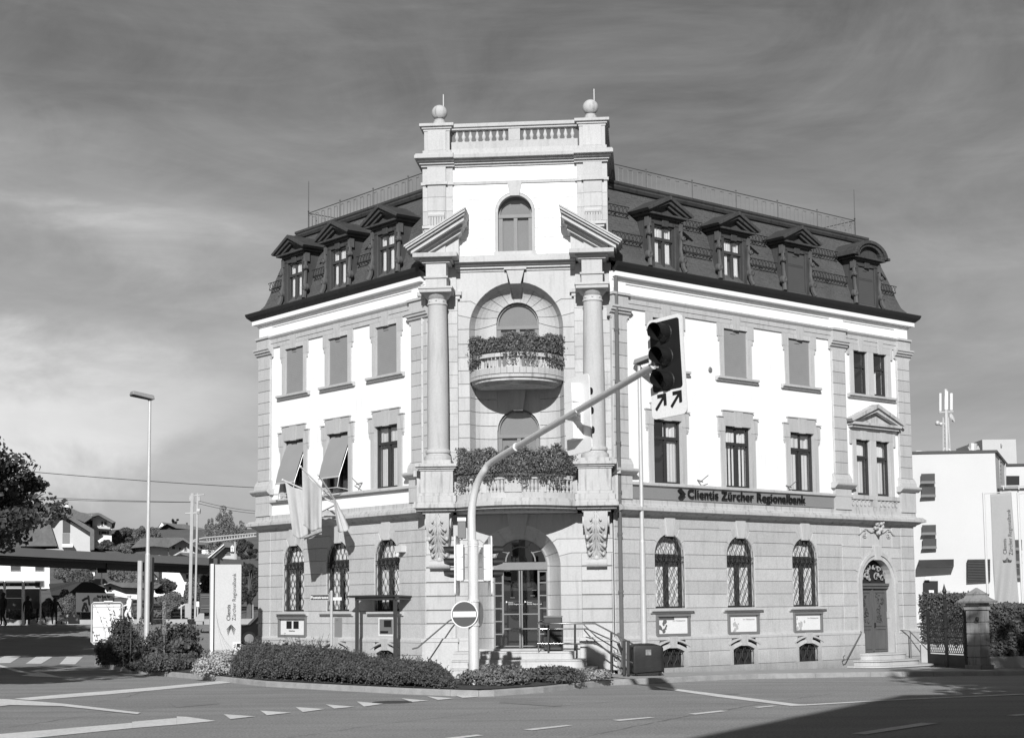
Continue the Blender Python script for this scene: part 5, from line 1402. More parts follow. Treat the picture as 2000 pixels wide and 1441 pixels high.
# clipped hedge along the left kerb: shaggy drooping twigs over an inner body
def hedge_strip(label, u0, u1, v0, v1, h, n, size, mt, sag=.0, round_=.5):
    o0 = bedpt((u0 + u1) / 2, .3); t = thing('hedge', label, 'hedge', (o0.x, o0.y, gh(o0.x, o0.y)))
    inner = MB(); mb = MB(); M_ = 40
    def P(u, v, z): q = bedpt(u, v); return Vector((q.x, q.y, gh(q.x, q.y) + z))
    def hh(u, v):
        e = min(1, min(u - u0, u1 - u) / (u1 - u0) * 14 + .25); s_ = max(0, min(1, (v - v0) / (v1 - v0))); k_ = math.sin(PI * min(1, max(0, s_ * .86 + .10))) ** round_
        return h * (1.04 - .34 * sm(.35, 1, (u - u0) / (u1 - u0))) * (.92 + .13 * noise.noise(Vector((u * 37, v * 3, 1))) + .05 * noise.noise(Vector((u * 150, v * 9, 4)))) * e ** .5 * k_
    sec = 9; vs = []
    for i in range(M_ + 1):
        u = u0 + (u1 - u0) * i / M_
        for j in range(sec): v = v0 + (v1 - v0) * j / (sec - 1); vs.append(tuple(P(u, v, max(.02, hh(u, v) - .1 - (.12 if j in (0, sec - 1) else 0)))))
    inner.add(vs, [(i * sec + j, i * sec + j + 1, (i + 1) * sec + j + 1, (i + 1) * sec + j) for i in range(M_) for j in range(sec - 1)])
    for _ in range(n):
        u = random.uniform(u0, u1); s_ = random.random()
        v = v0 + (v1 - v0) * (s_ ** 1.25)
        z = hh(u, v) * (random.random() ** .35 if s_ < .25 else random.uniform(.86, 1.02)) + random.gauss(0, .015)
        p = P(u, v, z); front = P(u, v0 - .1, 0) - P(u, v0, 0); front.z = 0; front.normalize()
        if s_ < .3: p += front * random.random() * .14 * (1 - z / h * .4)
        # little twig: three leaves drooping in a row
        d = (front * random.uniform(.2, 1) + Vector((random.gauss(0, .6), random.gauss(0, .4), random.uniform(-.7, .5)))).normalized()
        for q in range(3): mb.leaf(p + d * q * size * .7 + Vector((0, 0, -.012 * q * q)), size)
    for _ in range(500):           # single shoots that have outgrown the cut
        u = random.uniform(u0, u1); s_ = random.random() ** .7; v = v0 + (v1 - v0) * s_; p = P(u, v, hh(u, v)); d = Vector((random.gauss(0, .5), random.gauss(-.2, .4), 1)).normalized(); L = random.uniform(.05, .2)
        for q in range(6): mb.leaf(p + d * L * q / 5 + Vector((random.gauss(0, .01), 0, 0)), size * .8)
    mb.build('foliage', mt, t, recalc=False, world=True)
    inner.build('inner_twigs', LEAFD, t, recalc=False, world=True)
    return t
def u_of(px, py):                # place along the bed whose kerb shows at this pixel
    g_ = gnd(px, py); return min((i / 400 for i in range(401)), key=lambda u: (at_len(bed_out, u) - Vector((g_.x, g_.y))).length)
UH0, UH1 = u_of(450, 1332), u_of(905, 1358)
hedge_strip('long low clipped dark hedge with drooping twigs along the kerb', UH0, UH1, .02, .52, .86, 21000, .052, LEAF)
def bed_at(px, py, v): 
    q = bedpt(u_of(px, py), v); return Vector((q.x, q.y, gh(q.x, q.y)))
def shrub_px(label, px, py_kerb, v, wpx, hm, n, size, mt, name='shrub', cat='shrub', **kw):
    b_ = bed_at(px, py_kerb, v); w_ = wpx / F_PX * b_.y / 2
    bb = Vector(((px - 1000) / F_PX * b_.y, b_.y, b_.z))
    return shrub(name, label, cat, bb, (w_, w_ * .75, hm), n, size, mt, **kw)
shrub_px('low pale spreading shrub at the tip of the planting bed', 960, 1357, .25, 150, .46, 6500, .06, LEAFL, clumps=26)
shrub_px('low dark green shrub beside the entrance steps, right of the pale one', 1062, 1351, .35, 150, .42, 6500, .06, LEAF, clumps=24)
shrub_px('low shrub covered in tiny white blooms at the right end of the bed', 1140, 1342, .4, 92, .34, 3500, .05, leafmat('mixed_pale_bloom', .3, .8), clumps=16)
shrub_px('pale flowering ground shrub at the left end of the clipped hedge', 432, 1331, .16, 110, .62, 7000, .06, leafmat('white_bloom', .42, .85), name='flowering_shrub', clumps=26)
shrub_px('low dark spreading shrub hanging over the kerb', 330, 1320, .12, 150, .5, 5000, .07, LEAF, clumps=20)
shrub_px('broad leaved green shrub behind the tall mullein', 345, 1318, .45, 110, .85, 2600, .15, LEAF, clumps=14)
shrub_px('large feathery dark bush left of the lamp post', 252, 1311, .30, 95, 1.55, 9000, .07, LEAFD, clumps=30, spiky=30)
shrub_px('dark bush around the foot of the white notice board', 215, 1306, .35, 50, 1.0, 3500, .08, LEAF, clumps=16, spiky=8)
shrub_px('wide dark bush between the lamp post and the bank sign', 350, 1318, .75, 150, 1.3, 9500, .08, LEAFD, clumps=30, spiky=10)
shrub_px('small mixed green shrub at the foot of the lamp post', 285, 1315, .2, 70, .5, 2500, .08, LEAF, clumps=12)
shrub_px('grassy tuft of upright blades at the foot of the bank sign', 440, 1331, .40, 70, .55, 900, .06, LEAFL, clumps=8, spiky=60, name='grass_tuft', cat='grass tuft')
shrub_px('thin wispy weeds above the hedge below the left facade', 600, 1344, .55, 90, .9, 500, .05, LEAFL, clumps=6, spiky=40, name='weed_tuft', cat='weeds')
# mullein
b_ = bed_at(320, 1319, .28); t = thing('mullein', 'tall woolly mullein with a single pale flower spike', 'plant', (( 322 - 1000) / F_PX * b_.y, b_.y, b_.z))
mb = MB(); mb.tube([(0, 0, 0), (.0, 0, .8), (-.03, 0, 1.9)], .03, 6, r2=.015); mb.build('stalk', LEAFL, t)
mb = MB()
for i in range(26):
    a = i * 2.4; z = .25 + i * .035; L = .42 * (1 - i / 34)
    p0 = Vector((0, 0, z)); d = Vector((math.cos(a), math.sin(a), .5)).normalized(); s_ = d.cross(Vector((0, 0, 1))).normalized() * .06 * (1 - i / 50); p1 = p0 + d * L * .5; p2 = p0 + d * L + Vector((0, 0, -.08))
    mb.add([p0, p1 + s_, p2, p1 - s_], [(0, 1, 2, 3)])
mb.build('leaf_rosette', LEAFL, t, recalc=False)
mb = MB()
for i in range(700):
    z = random.uniform(1.05, 2.0); a = random.uniform(0, 2 * PI); r_ = .05 * (1 - (z - 1.05) * .5); mb.leaf((r_ * math.cos(a) - .02 * (z - 1), r_ * math.sin(a), z), .05)
mb.build('flower_spike', leafmat('mullein_bloom', .33, .3), t, recalc=False)

# geraniums on the two balconies (bank coordinates -> world)
BW = Matrix.Translation(CN) @ Matrix.Rotation(AL, 4, 'Z') @ MTF
def box_flowers(label, line, h0, h1, depth, n, hang):
    c0 = BW @ Vector((0, -.8, h0)); t = thing('balcony_flowers', label, 'flower boxes', c0); mb = MB(M=BW); fl = MB(M=BW); bx = MB(M=BW)
    pts = densify(line, .02)
    for i in range(n):
        x, y = random.choice(pts); lum_ = .5 + .5 * noise.noise(Vector((x * 3.1, y * 3, h0)));
        if random.random() < .84 or lum_ < .47: z = h0 + (h1 - h0) * (.1 + .9 * random.random()) * (.6 + .75 * lum_); yy = y + random.gauss(.02, depth * .5)
        else: z = h0 - random.random() ** 1.3 * hang * min(1, 4.5 * (lum_ - .45)); yy = y - random.uniform(.03, .16)
        (mb if random.random() < .93 else fl).leaf(BW @ Vector((x + random.gauss(0, .05), yy, z)), random.uniform(.035, .075))
    mb.M = fl.M = None
    mb.build('foliage', LEAFG, t, recalc=False, world=True); fl.build('blossom', BLOOMD, t, recalc=False, world=True)
    for i in range(0, len(line) - 1): bx.prismz([line[i], line[i + 1], (line[i + 1][0], line[i + 1][1] + .2), (line[i][0], line[i][1] + .2)], h0 - .05, h0 + .13)
    bx.build('flower_box', DGREY, t, world=True)
box_flowers('long row of dark red geraniums spilling over the balcony above the entrance', bow(1.5, .70, 1.54, 12), 5.13, 5.82, .17, 11000, .36)
box_flowers('curved row of geraniums on the semicircular upper balcony', [(x, y - .02) for x, y in half(1.24, 1.0, 16)[::-1]], 8.36, 8.86, .13, 9500, .34)

# ================================================================== street furniture
def poly3(mb, pts, thick, nrm):
    n = len(pts); o_ = nrm.normalized() * thick; mb.add([Vector(p) for p in pts] + [Vector(p) + o_ for p in pts], [tuple(range(n)), tuple(reversed(range(n, 2 * n)))] + [(i, i + n, (i + 1) % n + n, (i + 1) % n) for i in range(n)])
def rrect(w, h, r, n=5, cx=0, cz=0):
    out = []
    for sx_, sz_, a0 in ((1, 1, 0), (-1, 1, 90), (-1, -1, 180), (1, -1, 270)):
        for i in range(n + 1):
            a = R(a0 + 90 * i / n); out.append((cx + sx_ * (w / 2 - r) + r * math.cos(a), cz + sz_ * (h / 2 - r) + r * math.sin(a)))
    return out
POLE_Y = 35.7
pb = at(925, 1200, POLE_Y); pb = Vector((pb.x, pb.y, gh(pb.x, pb.y)))
mast = thing('traffic_light_mast', 'tall pale mast with a long bent arm carrying traffic lights over the road', 'traffic light', pb)
m1 = MB(); z_s = at(922, 1063, POLE_Y).z
m1.tube([pb, (pb.x, pb.y, 3.25)], .118, 16); m1.tube([(pb.x, pb.y, 3.2), (pb.x, pb.y, z_s)], .125, 16); m1.tube([(pb.x, pb.y, z_s - .04), (pb.x, pb.y, z_s + .05)], .13, 16, r2=.1)
m1.build('pole', LIGHTM, mast, smooth=40, world=True)
arm_px = [((922, 1062), 35.7), ((921, 1010), 35.7), ((924, 975), 35.65), ((932, 945), 35.55), ((945, 920), 35.3), ((965, 899), 34.9), ((1045, 851), 32.4), ((1160, 783), 29.0), ((1277, 714), 26.0)]
arm_pts = [at(p[0], p[1], Y) for p, Y in arm_px]
def smooth_path(pts, k=4):
    out = []
    for i in range(len(pts) - 1):
        p0, p1, p2, p3 = pts[max(0, i - 1)], pts[i], pts[i + 1], pts[min(len(pts) - 1, i + 2)]
        for j in range(k):
            t_ = j / k; out.append(.5 * ((2 * p1) + (p2 - p0) * t_ + (2 * p0 - 5 * p1 + 4 * p2 - p3) * t_ ** 2 + (3 * p1 - p0 - 3 * p2 + p3) * t_ ** 3))
    return out + [pts[-1]]
m1 = MB(); m1.tube(smooth_path(arm_pts), .098, 14, r2=.058); 
m1.tube([arm_pts[-3].lerp(arm_pts[-4], .45), arm_pts[-3].lerp(arm_pts[-4], .43)], .09, 12)
m1.build('arm', LIGHTM, mast, smooth=40, world=True)
def signal_head(M, plate_w, plate_h, front_dark=True, arrows=False, hood_r=.15, sp=.36, body_w=.36, body_h=1.1, dz=0, name='signal_head', label=None, ph_off=0, bd=.24):
    """local: x right, y away from the road user, z up, lamps face -y"""
    body = MB(M=M); body.prismz([(-body_w / 2, .03), (body_w / 2, .03), (body_w / 2 - .03, bd), (-body_w / 2 + .03, bd)], dz - body_h / 2, dz + body_h / 2)
    for i in (-.17, .17): body.box(-body_w / 2 - .004, body_w / 2 + .004, .03, bd + .005, dz + i * body_h * .98 - .004, dz + i * body_h * .98 + .004)
    o = body.build(name, WHITE, mast, world=True, bevel=.01)
    if label: o['label'] = label
    if plate_w:
        b = MB(M=M); b.prism(rrect(plate_w, plate_h, .09, cz=ph_off), .0, .03); b.build('backplate', WHITE, o, world=True)
        b = MB(M=M); pd = plate_h - (.5 if arrows else .1); b.prism(rrect(plate_w - .12, pd, .05, cz=ph_off + (plate_h - pd) / 2 - .06), -.008, .0); b.build('dark_panel', BLACK if front_dark else MGREY, o, world=True)
    hd = MB(M=M); ln = MB(M=M)
    for i in (1, 0, -1):
        z = dz + i * sp; n = 18; vs = []
        for ring_, (yy, rr) in enumerate(((-.0, hood_r), (-.12, hood_r), (-.26, hood_r * .96))):
            for j in range(n + 1):
                a = R(-40 + 260 * j / n) if ring_ < 2 else R(-15 + 210 * j / n)
                vs.append((rr * math.cos(a), yy - (.03 * math.sin(a) if ring_ == 2 else 0), z + rr * math.sin(a)))
        hd.add(vs, [(q * (n + 1) + j, q * (n + 1) + j + 1, (q + 1) * (n + 1) + j + 1, (q + 1) * (n + 1) + j) for q in (0, 1) for j in range(n)])
        hd.lathe([(.001, -.012), (hood_r, -.012), (hood_r + .012, .0), (hood_r + .012, .03)], (0, 0, 0), 20, M=M @ T3(0, -.012, z) @ Matrix.Rotation(R(-90), 4, 'X'))
        ln.lathe([(.001, .03), (hood_r * .5, .025), (hood_r * .9, .005)], (0, 0, 0), 20, M=M @ T3(0, -.02, z) @ Matrix.Rotation(R(90), 4, 'X'))
    hd.build('hood', BLACK, o, recalc=False, world=True); ln.build('lens', mat('signal_lens', .02, .15, .05, 5, spec=.6), o, world=True)
    if arrows:
        ar = MB(M=M)
        for cx in (-.175, .165):
            zc = ph_off - plate_h / 2 + .27
            pts = [(-.12, -.1), (.05, .07), (-.06, .07), (-.06, .125), (.13, .125), (.13, -.07), (.075, -.07), (.075, .035), (-.085, -.135)]
            ar.prism([(cx + x * 1.0, zc + z) for x, z in pts][::-1], -.014, .0)
        ar.build('arrow', BLACK, o, world=True)
    return o
# big head at the arm end, facing the road on the left
hp = at(1302, 716, 25.9)
Mh = T3(*hp) @ Matrix.Rotation(R(-48), 4, 'Z') @ Matrix.Rotation(R(-3), 4, 'Y')
signal_head(Mh, .77, 1.66, True, True, .155, .40, .36, 1.2, .16, label='dark three lamp signal on a white edged plate with two arrows')
b = MB(); b.tube([arm_pts[-1], hp + Vector((.05, .3, 0))], .04, 8); b.tube([arm_pts[-1] + Vector((0, 0, .05)), hp + Vector((0, .2, .35))], .03, 6); b.build('bracket', LIGHTM, mast, world=True)
hp2 = at(1131, 810, 30.5)
Mh2 = T3(*hp2) @ Matrix.Rotation(R(122), 4, 'Z') @ Matrix.Rotation(R(3), 4, 'Y')
signal_head(Mh2, .82, 1.5, True, False, .13, .38, .32, 1.08, .05, label='white backed signal seen from behind, clamped below the arm')
b = MB(); b.tube([at(1128, 802, 29.8), hp2], .04, 8); b.build('bracket', LIGHTM, mast, world=True)
for cx, rz_, lb in ((900, -97, 'narrow signal on the left side of the pole, hoods to the left'), (950, 97, 'narrow signal on the right side of the pole, hoods to the right')):
    q = at(cx, 1100, POLE_Y - .05); Mq = T3(*q) @ Matrix.Rotation(R(rz_), 4, 'Z') @ T3(0, -.1, 0)
    signal_head(Mq, .62, 1.32, True, False, .105, .265, .34, .80, .02, label=lb, ph_off=-.05, bd=.17)
    b = MB(); 
    for dz_ in (-.38, .38): b.tube([(pb.x, pb.y, q.z + dz_), (q.x, q.y, q.z + dz_)], .02, 6)
    b.build('bracket', LIGHTM, mast, world=True)
q = at(902, 1030, POLE_Y - .05); b = MB(M=T3(*q)); b.box(-.09, .09, -.1, .1, -.24, .18); o = b.build('detector_box', MGREY, mast, world=True, bevel=.01)
b = MB(M=T3(*q)); b.box(-.095, .095, -.13, .11, .14, .22); b.build('lid', WHITE, o, world=True); b = MB(M=T3(*q)); b.tube([(0, 0, -.24), (0, 0, -.4)], .02, 6); b.build('stub', LIGHTM, o, world=True)
q = at(907, 1199, POLE_Y - .17); Mq = T3(*q) @ Matrix.Rotation(R(90), 4, 'X')
b = MB(M=Mq); b.lathe([(.001, 0), (.30, 0), (.30, -.02), (.001, -.02)], (0, 0, 0), 40); o = b.build('no_entry_sign', WHITE, mast, world=True); o['label'] = 'round no entry sign with white bar on dark disc'
b = MB(M=Mq); b.lathe([(.001, .004), (.275, .004), (.275, .0)], (0, 0, 0), 40); b.build('disc', SIGNR, o, world=True)
b = MB(M=T3(*q)); b.box(-.255, .255, -.012, -.003, -.062, .062); b.build('bar', WHITE, o, world=True)
q2 = at(936, 1199, POLE_Y + .12); b = MB(M=T3(*q2) @ Matrix.Rotation(R(72), 4, 'Z') @ Matrix.Rotation(R(90), 4, 'X')); b.lathe([(.001, 0), (.29, 0), (.29, -.02), (.001, -.02)], (0, 0, 0), 32); b.build('round_sign', mat('sign_back', .33, .45, .05, 3, metal=.3), mast, world=True)
b = MB()
for zz in (q.z - .26, q.z + .27): b.tube([(pb.x, pb.y, zz), (pb.x, pb.y, zz + .05)], .135, 12)
b.build('clamp', LIGHTM, mast, world=True)

# street lamps
def lamp(label, px_base, Y, px_top, grp, head_dir, hl=.75):
    b_ = at(px_base, 1200, Y); g_ = gh(b_.x, b_.y); tp = at(px_top[0], px_top[1], Y); t = thing('street_lamp', label, 'street lamp', (b_.x, b_.y, g_), 0, grp)
    H = tp.z - g_; p = MB(); p.tube([(0, 0, 0), (0, 0, H * .42)], .085, 12, r2=.075); p.tube([(0, 0, H * .42), (0, 0, H * .42 + .06)], .078, 12, r2=.06); p.tube([(0, 0, H * .42), (0, 0, H)], .06, 12, r2=.045)
    p.build('pole', POLEM, t, smooth=40)
    M_ = T3(0, 0, H) @ Matrix.Rotation(head_dir, 4, 'Z')
    h = MB(M=M_); h.prismx([(-.06, -.02), (.06, -.02), (.05, .1), (-.05, .1)], -.06, .06)
    vs = [(-.12, -.13, .0), (hl, -.18, .12), (hl, .18, .12), (-.12, .13, .0), (-.1, -.1, .14), (hl * .95, -.14, .24), (hl * .95, .14, .24), (-.1, .1, .14)]
    h.add(vs, [(0, 3, 2, 1), (4, 5, 6, 7), (0, 1, 5, 4), (1, 2, 6, 5), (2, 3, 7, 6), (3, 0, 4, 7)])
    h.build('lamp_head', mat('lamp_housing', .25, .5, .05, 3), t, bevel=.02)
    h = MB(M=M_); h.add([(0, -.12, .03), (hl * .95, -.165, .12), (hl * .95, .165, .12), (0, .12, .03), (0, -.12, .005), (hl * .95, -.165, .095), (hl * .95, .165, .095), (0, .12, .005)], [(0, 1, 2, 3), (7, 6, 5, 4), (0, 4, 5, 1), (1, 5, 6, 2), (2, 6, 7, 3), (3, 7, 4, 0)]); h.build('lens', BLACK, t)
    return t
lamp('slender street lamp in the planting bed, its head tilted to the left', 287, 48.5, (289, 781), 'street lamps', R(212), .6)
lamp('street lamp standing in front of the right facade behind the covered bin', 1257, 42.1, (1252, 712), 'street lamps', R(-42), .6)

# street name sign
q = bed_at(648, 1347, .75); sx0 = (646 - 1000) / F_PX * q.y; t = thing('street_name_sign', 'street name plate reading Poststrasse on a thin post by the hedge', 'street sign', (sx0, q.y, q.z))
zt = at(646, 1155, q.y).z - q.z
b = MB(); b.tube([(0, 0, 0), (0, 0, zt)], .035, 10); b.ball((0, 0, zt), .036, 5); b.build('post', POLEM, t)
pl = MB(); pl.box(-.55, -.04, -.035, -.01, zt - .22, zt - .06); pn = pl.build('name_plate', SIGNR, t)
pl = MB(); pl.box(-.54, -.05, -.037, -.034, zt - .213, zt - .067); pl.build('plate_edge', WHITE, pn)
pl = MB(); pl.box(-.53, -.06, -.039, -.036, zt - .205, zt - .075); pl.build('plate_face', mat('sign_dark_blue', .03, .35, .03, 3), pn)
text('Poststrasse', .098, WHITE, pn, T3(-.522, -.041, zt - .172) @ STAND, .002, bold=.002)
pl = MB(); pl.box(.04, .26, -.006, .012, zt - .22, zt - .14); pl.build('second_plate', POLEM, t)

# bank sign pylon
q = at(441, 1180, 45.8); zt = at(441, 1102, 45.8).z; zg = gh(q.x, q.y)
t = thing('bank_sign', 'tall pale pylon sign with the bank name running upwards', 'sign pylon', (q.x, q.y, zg), R(16))
H = zt - zg
b = MB(); b.box(-.44, -.36, -.10, .22, 0, H + .02); b.build('edge_fin', WHITE, t)
b = MB(); b.box(-.345, -.33, -.06, .18, .05, H - .01); b.build('dark_seam', DGREY, t)
b = MB(); b.box(-.32, .43, -.09, .21, .0, H); pn = b.build('panel', PYLON, t, bevel=.012)
UPT = Matrix.Rotation(R(-90), 4, 'Y')
text('Zürcher Regionalbank', .150, LETTER, pn, T3(.275, -.094, .0 + H - 1.60) @ UPT @ STAND, .002)
text('Clientis', .150, LETTER, pn, T3(.12, -.094, H - 1.60) @ UPT @ STAND, .002, bold=.002)
b = MB()
for i in range(4):
    s_ = i * .05
    b.prism([(.14, H - 1.70 - s_ * .6), (.02 + s_ * .25, H - 1.84 - s_), (.02 + s_ * .25, H - 1.87 - s_), (.14, H - 1.735 - s_ * .6)][::-1], -.096, -.09)
    b.prism([(.15, H - 1.70 - s_ * .6), (.27 - s_ * .25, H - 1.84 - s_), (.27 - s_ * .25, H - 1.87 - s_), (.15, H - 1.735 - s_ * .6)], -.096, -.09)
b.build('logo', LETTER, pn)
b = MB(); b.box(.2, .42, -.096, -.09, H - 2.42, H - 2.2); o = b.build('small_plate', WHITE, pn)
b = MB(); b.box(.31, .4, -.10, -.096, H - 2.35, H - 2.25)
for x_, z_ in ((.22, .1), (.25, .13), (.24, .06), (.22, .04), (.27, .09), (.28, .04)): b.box(x_, x_ + .025, -.10, -.096, H - 2.42 + z_, H - 2.42 + z_ + .03)
b.build('emblem', LETTER, o)
b = MB()
for i in range(5):
    pts = [(-.28 + .02 * i + (.25 + .12 * i) * u ** 1.6, -.093, H - 1.3 - .12 * i - (1.3 - .1 * i) * u) for u in [j / 10 for j in range(11)]]
    b.tube(pts, .004, 3)
b.build('swirl', PRINT, pn, recalc=False)

# white notice board on a tube frame
q = at(209, 1200, 54.5); t = thing('notice_board', 'blank white notice board in a rounded tube frame behind the bushes', 'notice board', (q.x, q.y, gh(q.x, q.y)))
z0, z1 = at(209, 1257, 54.5).z - gh(q.x, q.y), at(209, 1176, 54.5).z - gh(q.x, q.y)
b = MB(); w_ = .52
b.tube([(w_, 0, z0), (w_, 0, z1 - .06), (w_ - .06, 0, z1), (-w_ + .06, 0, z1), (-w_, 0, z1 - .06), (-w_, 0, z0 + .08), (-w_ + .08, 0, z0), (w_, 0, z0)], .028, 8); b.tube([(-.2, 0, z0), (-.2, 0, 0)], .03, 8); b.tube([(.25, 0, z0), (.25, 0, 0)], .03, 8); b.build('frame', POLEM, t)
b = MB(); b.box(-w_ + .05, w_ - .06, -.02, .02, z0 + .06, z1 - .06); pn = b.build('panel', WHITE, t)
b = MB(); b.box(-w_ + .05, w_ - .06, -.026, .0, z1 - .17, z1 - .13); b.box(-w_ + .05, w_ - .06, -.026, .0, z1 - .86, z1 - .82); b.build('rail', PRINT, pn)
b = MB(); b.tube([(-.1, -.02, z1 + .03), (.2, -.02, z1 + .03)], .03, 6); b.build('lamp', WHITE, t)

# cash machine shelter
p0 = MLF @ Vector((-4.93, -1.25, 0)); p1 = MLF @ Vector((-3.15, -1.25, 0))
BWL = Matrix.Translation(CN) @ Matrix.Rotation(AL, 4, 'Z') @ MLF
t = thing('cash_machine_shelter', 'small dark metal shelter over the cash machine below the window', 'shelter', BWL @ Vector((-5.2, -.5, 0)))
b = MB(M=BWL); b.prismx([(-.02, 2.04), (-.62, 2.06), (-.64, 2.11), (-.02, 2.08)], -6.4, -4.2); b.build('roof', DGREY, t, world=True)
b = MB(M=BWL); b.box(-6.1, -4.2, -.56, -.5, 1.97, 2.05); b.build('fascia', DGREY, t, world=True)
for x in (-6.05, -4.28):
    b = MB(M=BWL); b.box(x - .04, x + .04, -.56, -.49, 0, 2.06); b.build('post', DGREY, t, world=True)
    b = MB(M=BWL); b.box(x - .03, x + .03, -.5, -.02, 1.97, 2.03); b.build('bracket', DGREY, t, world=True)

# ramp railing beside the entrance
BWT = Matrix.Translation(CN) @ Matrix.Rotation(AL, 4, 'Z') @ MTF
t = thing('ramp_railing', 'tubular steel railing beside the entrance steps, sloping down to the bin', 'railing', BWT @ Vector((1.9, -1.6, 0)))
def tw(px, py, off):                # pixel to a point in front of the tower wall
    r_ = ray(px, py); o_ = BWT @ Vector((0, -off, 0)); n_ = (BWT.to_3x3() @ Vector((0, -1, 0))); c_ = Vector((0, 0, CAM_H)); return c_ + r_ * ((o_ - c_).dot(n_) / r_.dot(n_))
b = MB(); O_ = 1.15
b.tube([tw(1072, 1209, .5), tw(1056, 1212, .7), tw(1050, 1217, O_), tw(1162, 1217, O_), tw(1196, 1235, 1.4), tw(1236, 1257, 1.7)], .022, 8)
b.tube([tw(1052, 1270, O_), tw(1051, 1225, O_), tw(1056, 1227.5, O_), tw(1146, 1227.5, O_), tw(1165, 1236, 1.3), tw(1210, 1256, 1.6)], .018, 8)
b.tube([tw(1050, 1256, O_), tw(1162, 1256, O_), tw(1196, 1275, 1.4), tw(1236, 1294, 1.7)], .018, 8)
b.build('rail', mat('polished_steel', .5, .2, .05, 4, metal=.9), t, world=True, smooth=60)
b = MB()
for px, y0, y1, off in ((1071, 1220, 1271, O_), (1123, 1219, 1270, O_), (1194, 1235, 1313, 1.4)): b.tube([tw(px, y0, off), tw(px, y1, off)], .028, 8)
for px, y0, y1, off in ((1219, 1250, 1316, 1.62), (1227, 1250, 1316, 1.75)): b.tube([tw(px, y0, off), tw(px, y1, off)], .04, 8)
b.build('post', DGREY, t, world=True)
b = MB()
b.tube([tw(1140, 1219, .35), tw(1165, 1243, .5), tw(1196, 1262, .6), tw(1206, 1268, .6), tw(1207, 1275, .6), tw(1200, 1274, .6), tw(1199, 1269, .6)], .016, 6); b.tube([tw(1144, 1243, .35), tw(1163, 1249, .4)], .014, 6)
b.tube([tw(1207, 1237, .75), tw(1216, 1252, .9), tw(1218, 1275, .9), tw(1214, 1312, .9)], .045, 8)
b.build('inner_handrail', RAILM, t, world=True)
c_ = tw(1081, 1271, .62); t = thing('cabinet', 'dark upright cabinet standing beside the glass doors', 'cabinet', (c_.x, c_.y, .62), AL - R(45))
b = MB(); b.box(-.23, .23, -.15, .15, 0, .86); b.build('body', DGREY, t, bevel=.015); b = MB(); b.box(-.235, .235, -.16, .16, .86, .9); b.build('lid', MGREY, t)
b = MB(); b.box(-.2, .2, -.158, -.15, .1, .5); b.build('door', BLACK, t)
# covered bin
q = gnd(1262, 1319, 0); q.y += .2; t = thing('covered_bin', 'waste container under a dark tarpaulin on the pavement', 'waste container', (q.x, q.y, gh(q.x, q.y)), R(8))
b = MB(); vs = []; rings = [(.0, .41, .35), (.12, .415, .36), (.40, .41, .355), (.58, .405, .35), (.64, .39, .335), (.68, .28, .24), (.70, .08, .06)]
random.seed(5)
for zi, (z, w_, d_) in enumerate(rings):
    for j in range(36):
        a = 2 * PI * j / 36; c0, s0 = math.cos(a), math.sin(a); e = .16
        fold = 1 + .022 * math.sin(a * 9 + zi) * (1 - z) + random.uniform(-.008, .008)
        vs.append((w_ * math.copysign(abs(c0) ** e, c0) * fold, d_ * math.copysign(abs(s0) ** e, s0) * fold, .1 + z + (.012 * math.sin(3 * a) if zi > 3 else 0) + (.03 * math.sin(a * 4) if zi == 0 else 0)))
n_ = 36; b.add(vs, [(i * n_ + j, i * n_ + (j + 1) % n_, (i + 1) * n_ + (j + 1) % n_, (i + 1) * n_ + j) for i in range(6) for j in range(n_)] + [tuple(range(6 * n_, 7 * n_))]); cv = b.build('tarpaulin', COVER, t, smooth=50)
b = MB(); b.box(-.07, .07, -.385, -.35, .52, .66); b.build('label_patch', mat('faded_label', .2, .7, .3, 20), cv)
b = MB(); b.box(-.36, .36, -.3, .3, .05, .2); b.build('container', BLACK, t)
for x_ in (-.3, .3):
    b = MB(); b.lathe([(.001, -.02), (.05, -.02), (.05, .02), (.001, .02)], (0, 0, 0), 12, M=T3(x_, -.28, .05) @ Matrix.Rotation(R(90), 4, 'Y')); b.build('wheel', TYRE, t)

# flags on the left facade
def flag(label, pole, quad, seed, nu=22, nv=26, fold=.035):
    """pole: two points; quad: top-left, top-right, bottom-right, bottom-left corners of the hanging cloth"""
    t = thing('flag', label, 'flag', pole[0], 0, 'flags on the left facade'); b = MB(); b.tube(pole, .022, 8); b.ball(pole[1], .035, 6); b.build('flagpole', LIGHTM, t, world=True)
    rnd = random.Random(seed); ph = [rnd.uniform(0, 6) for _ in range(4)]; vs = []
    A, B, C_, D_ = quad
    for j in range(nv + 1):
        for i in range(nu + 1):
            u, v = i / nu, j / nv; p = A.lerp(B, u).lerp(D_.lerp(C_, u), v)
            w_ = fold * (.25 + .9 * v) * (math.sin(u * 7 + ph[0] + v * 1.5) + .5 * math.sin(u * 15 + ph[1] - v * 2) + .25 * math.sin(u * 27 + ph[2]) + .8 * noise.noise(Vector((u * 4 + seed, v * 2.5, ph[0]))))
            vs.append(p + Vector((.25 * w_, -w_, -.10 * math.sin(PI * u) * v + .02 * math.sin(u * 9 + ph[3]))))
    fl = MB(); fl.add(vs, [(j * (nu + 1) + i, j * (nu + 1) + i + 1, (j + 1) * (nu + 1) + i + 1, (j + 1) * (nu + 1) + i) for j in range(nv) for i in range(nu)])
    o = fl.build('cloth', FLAGM, t, recalc=False, world=True, smooth=180); s_ = o.modifiers.new('thickness', 'SOLIDIFY'); s_.thickness = .006
hub = at(659, 984, 44.2)
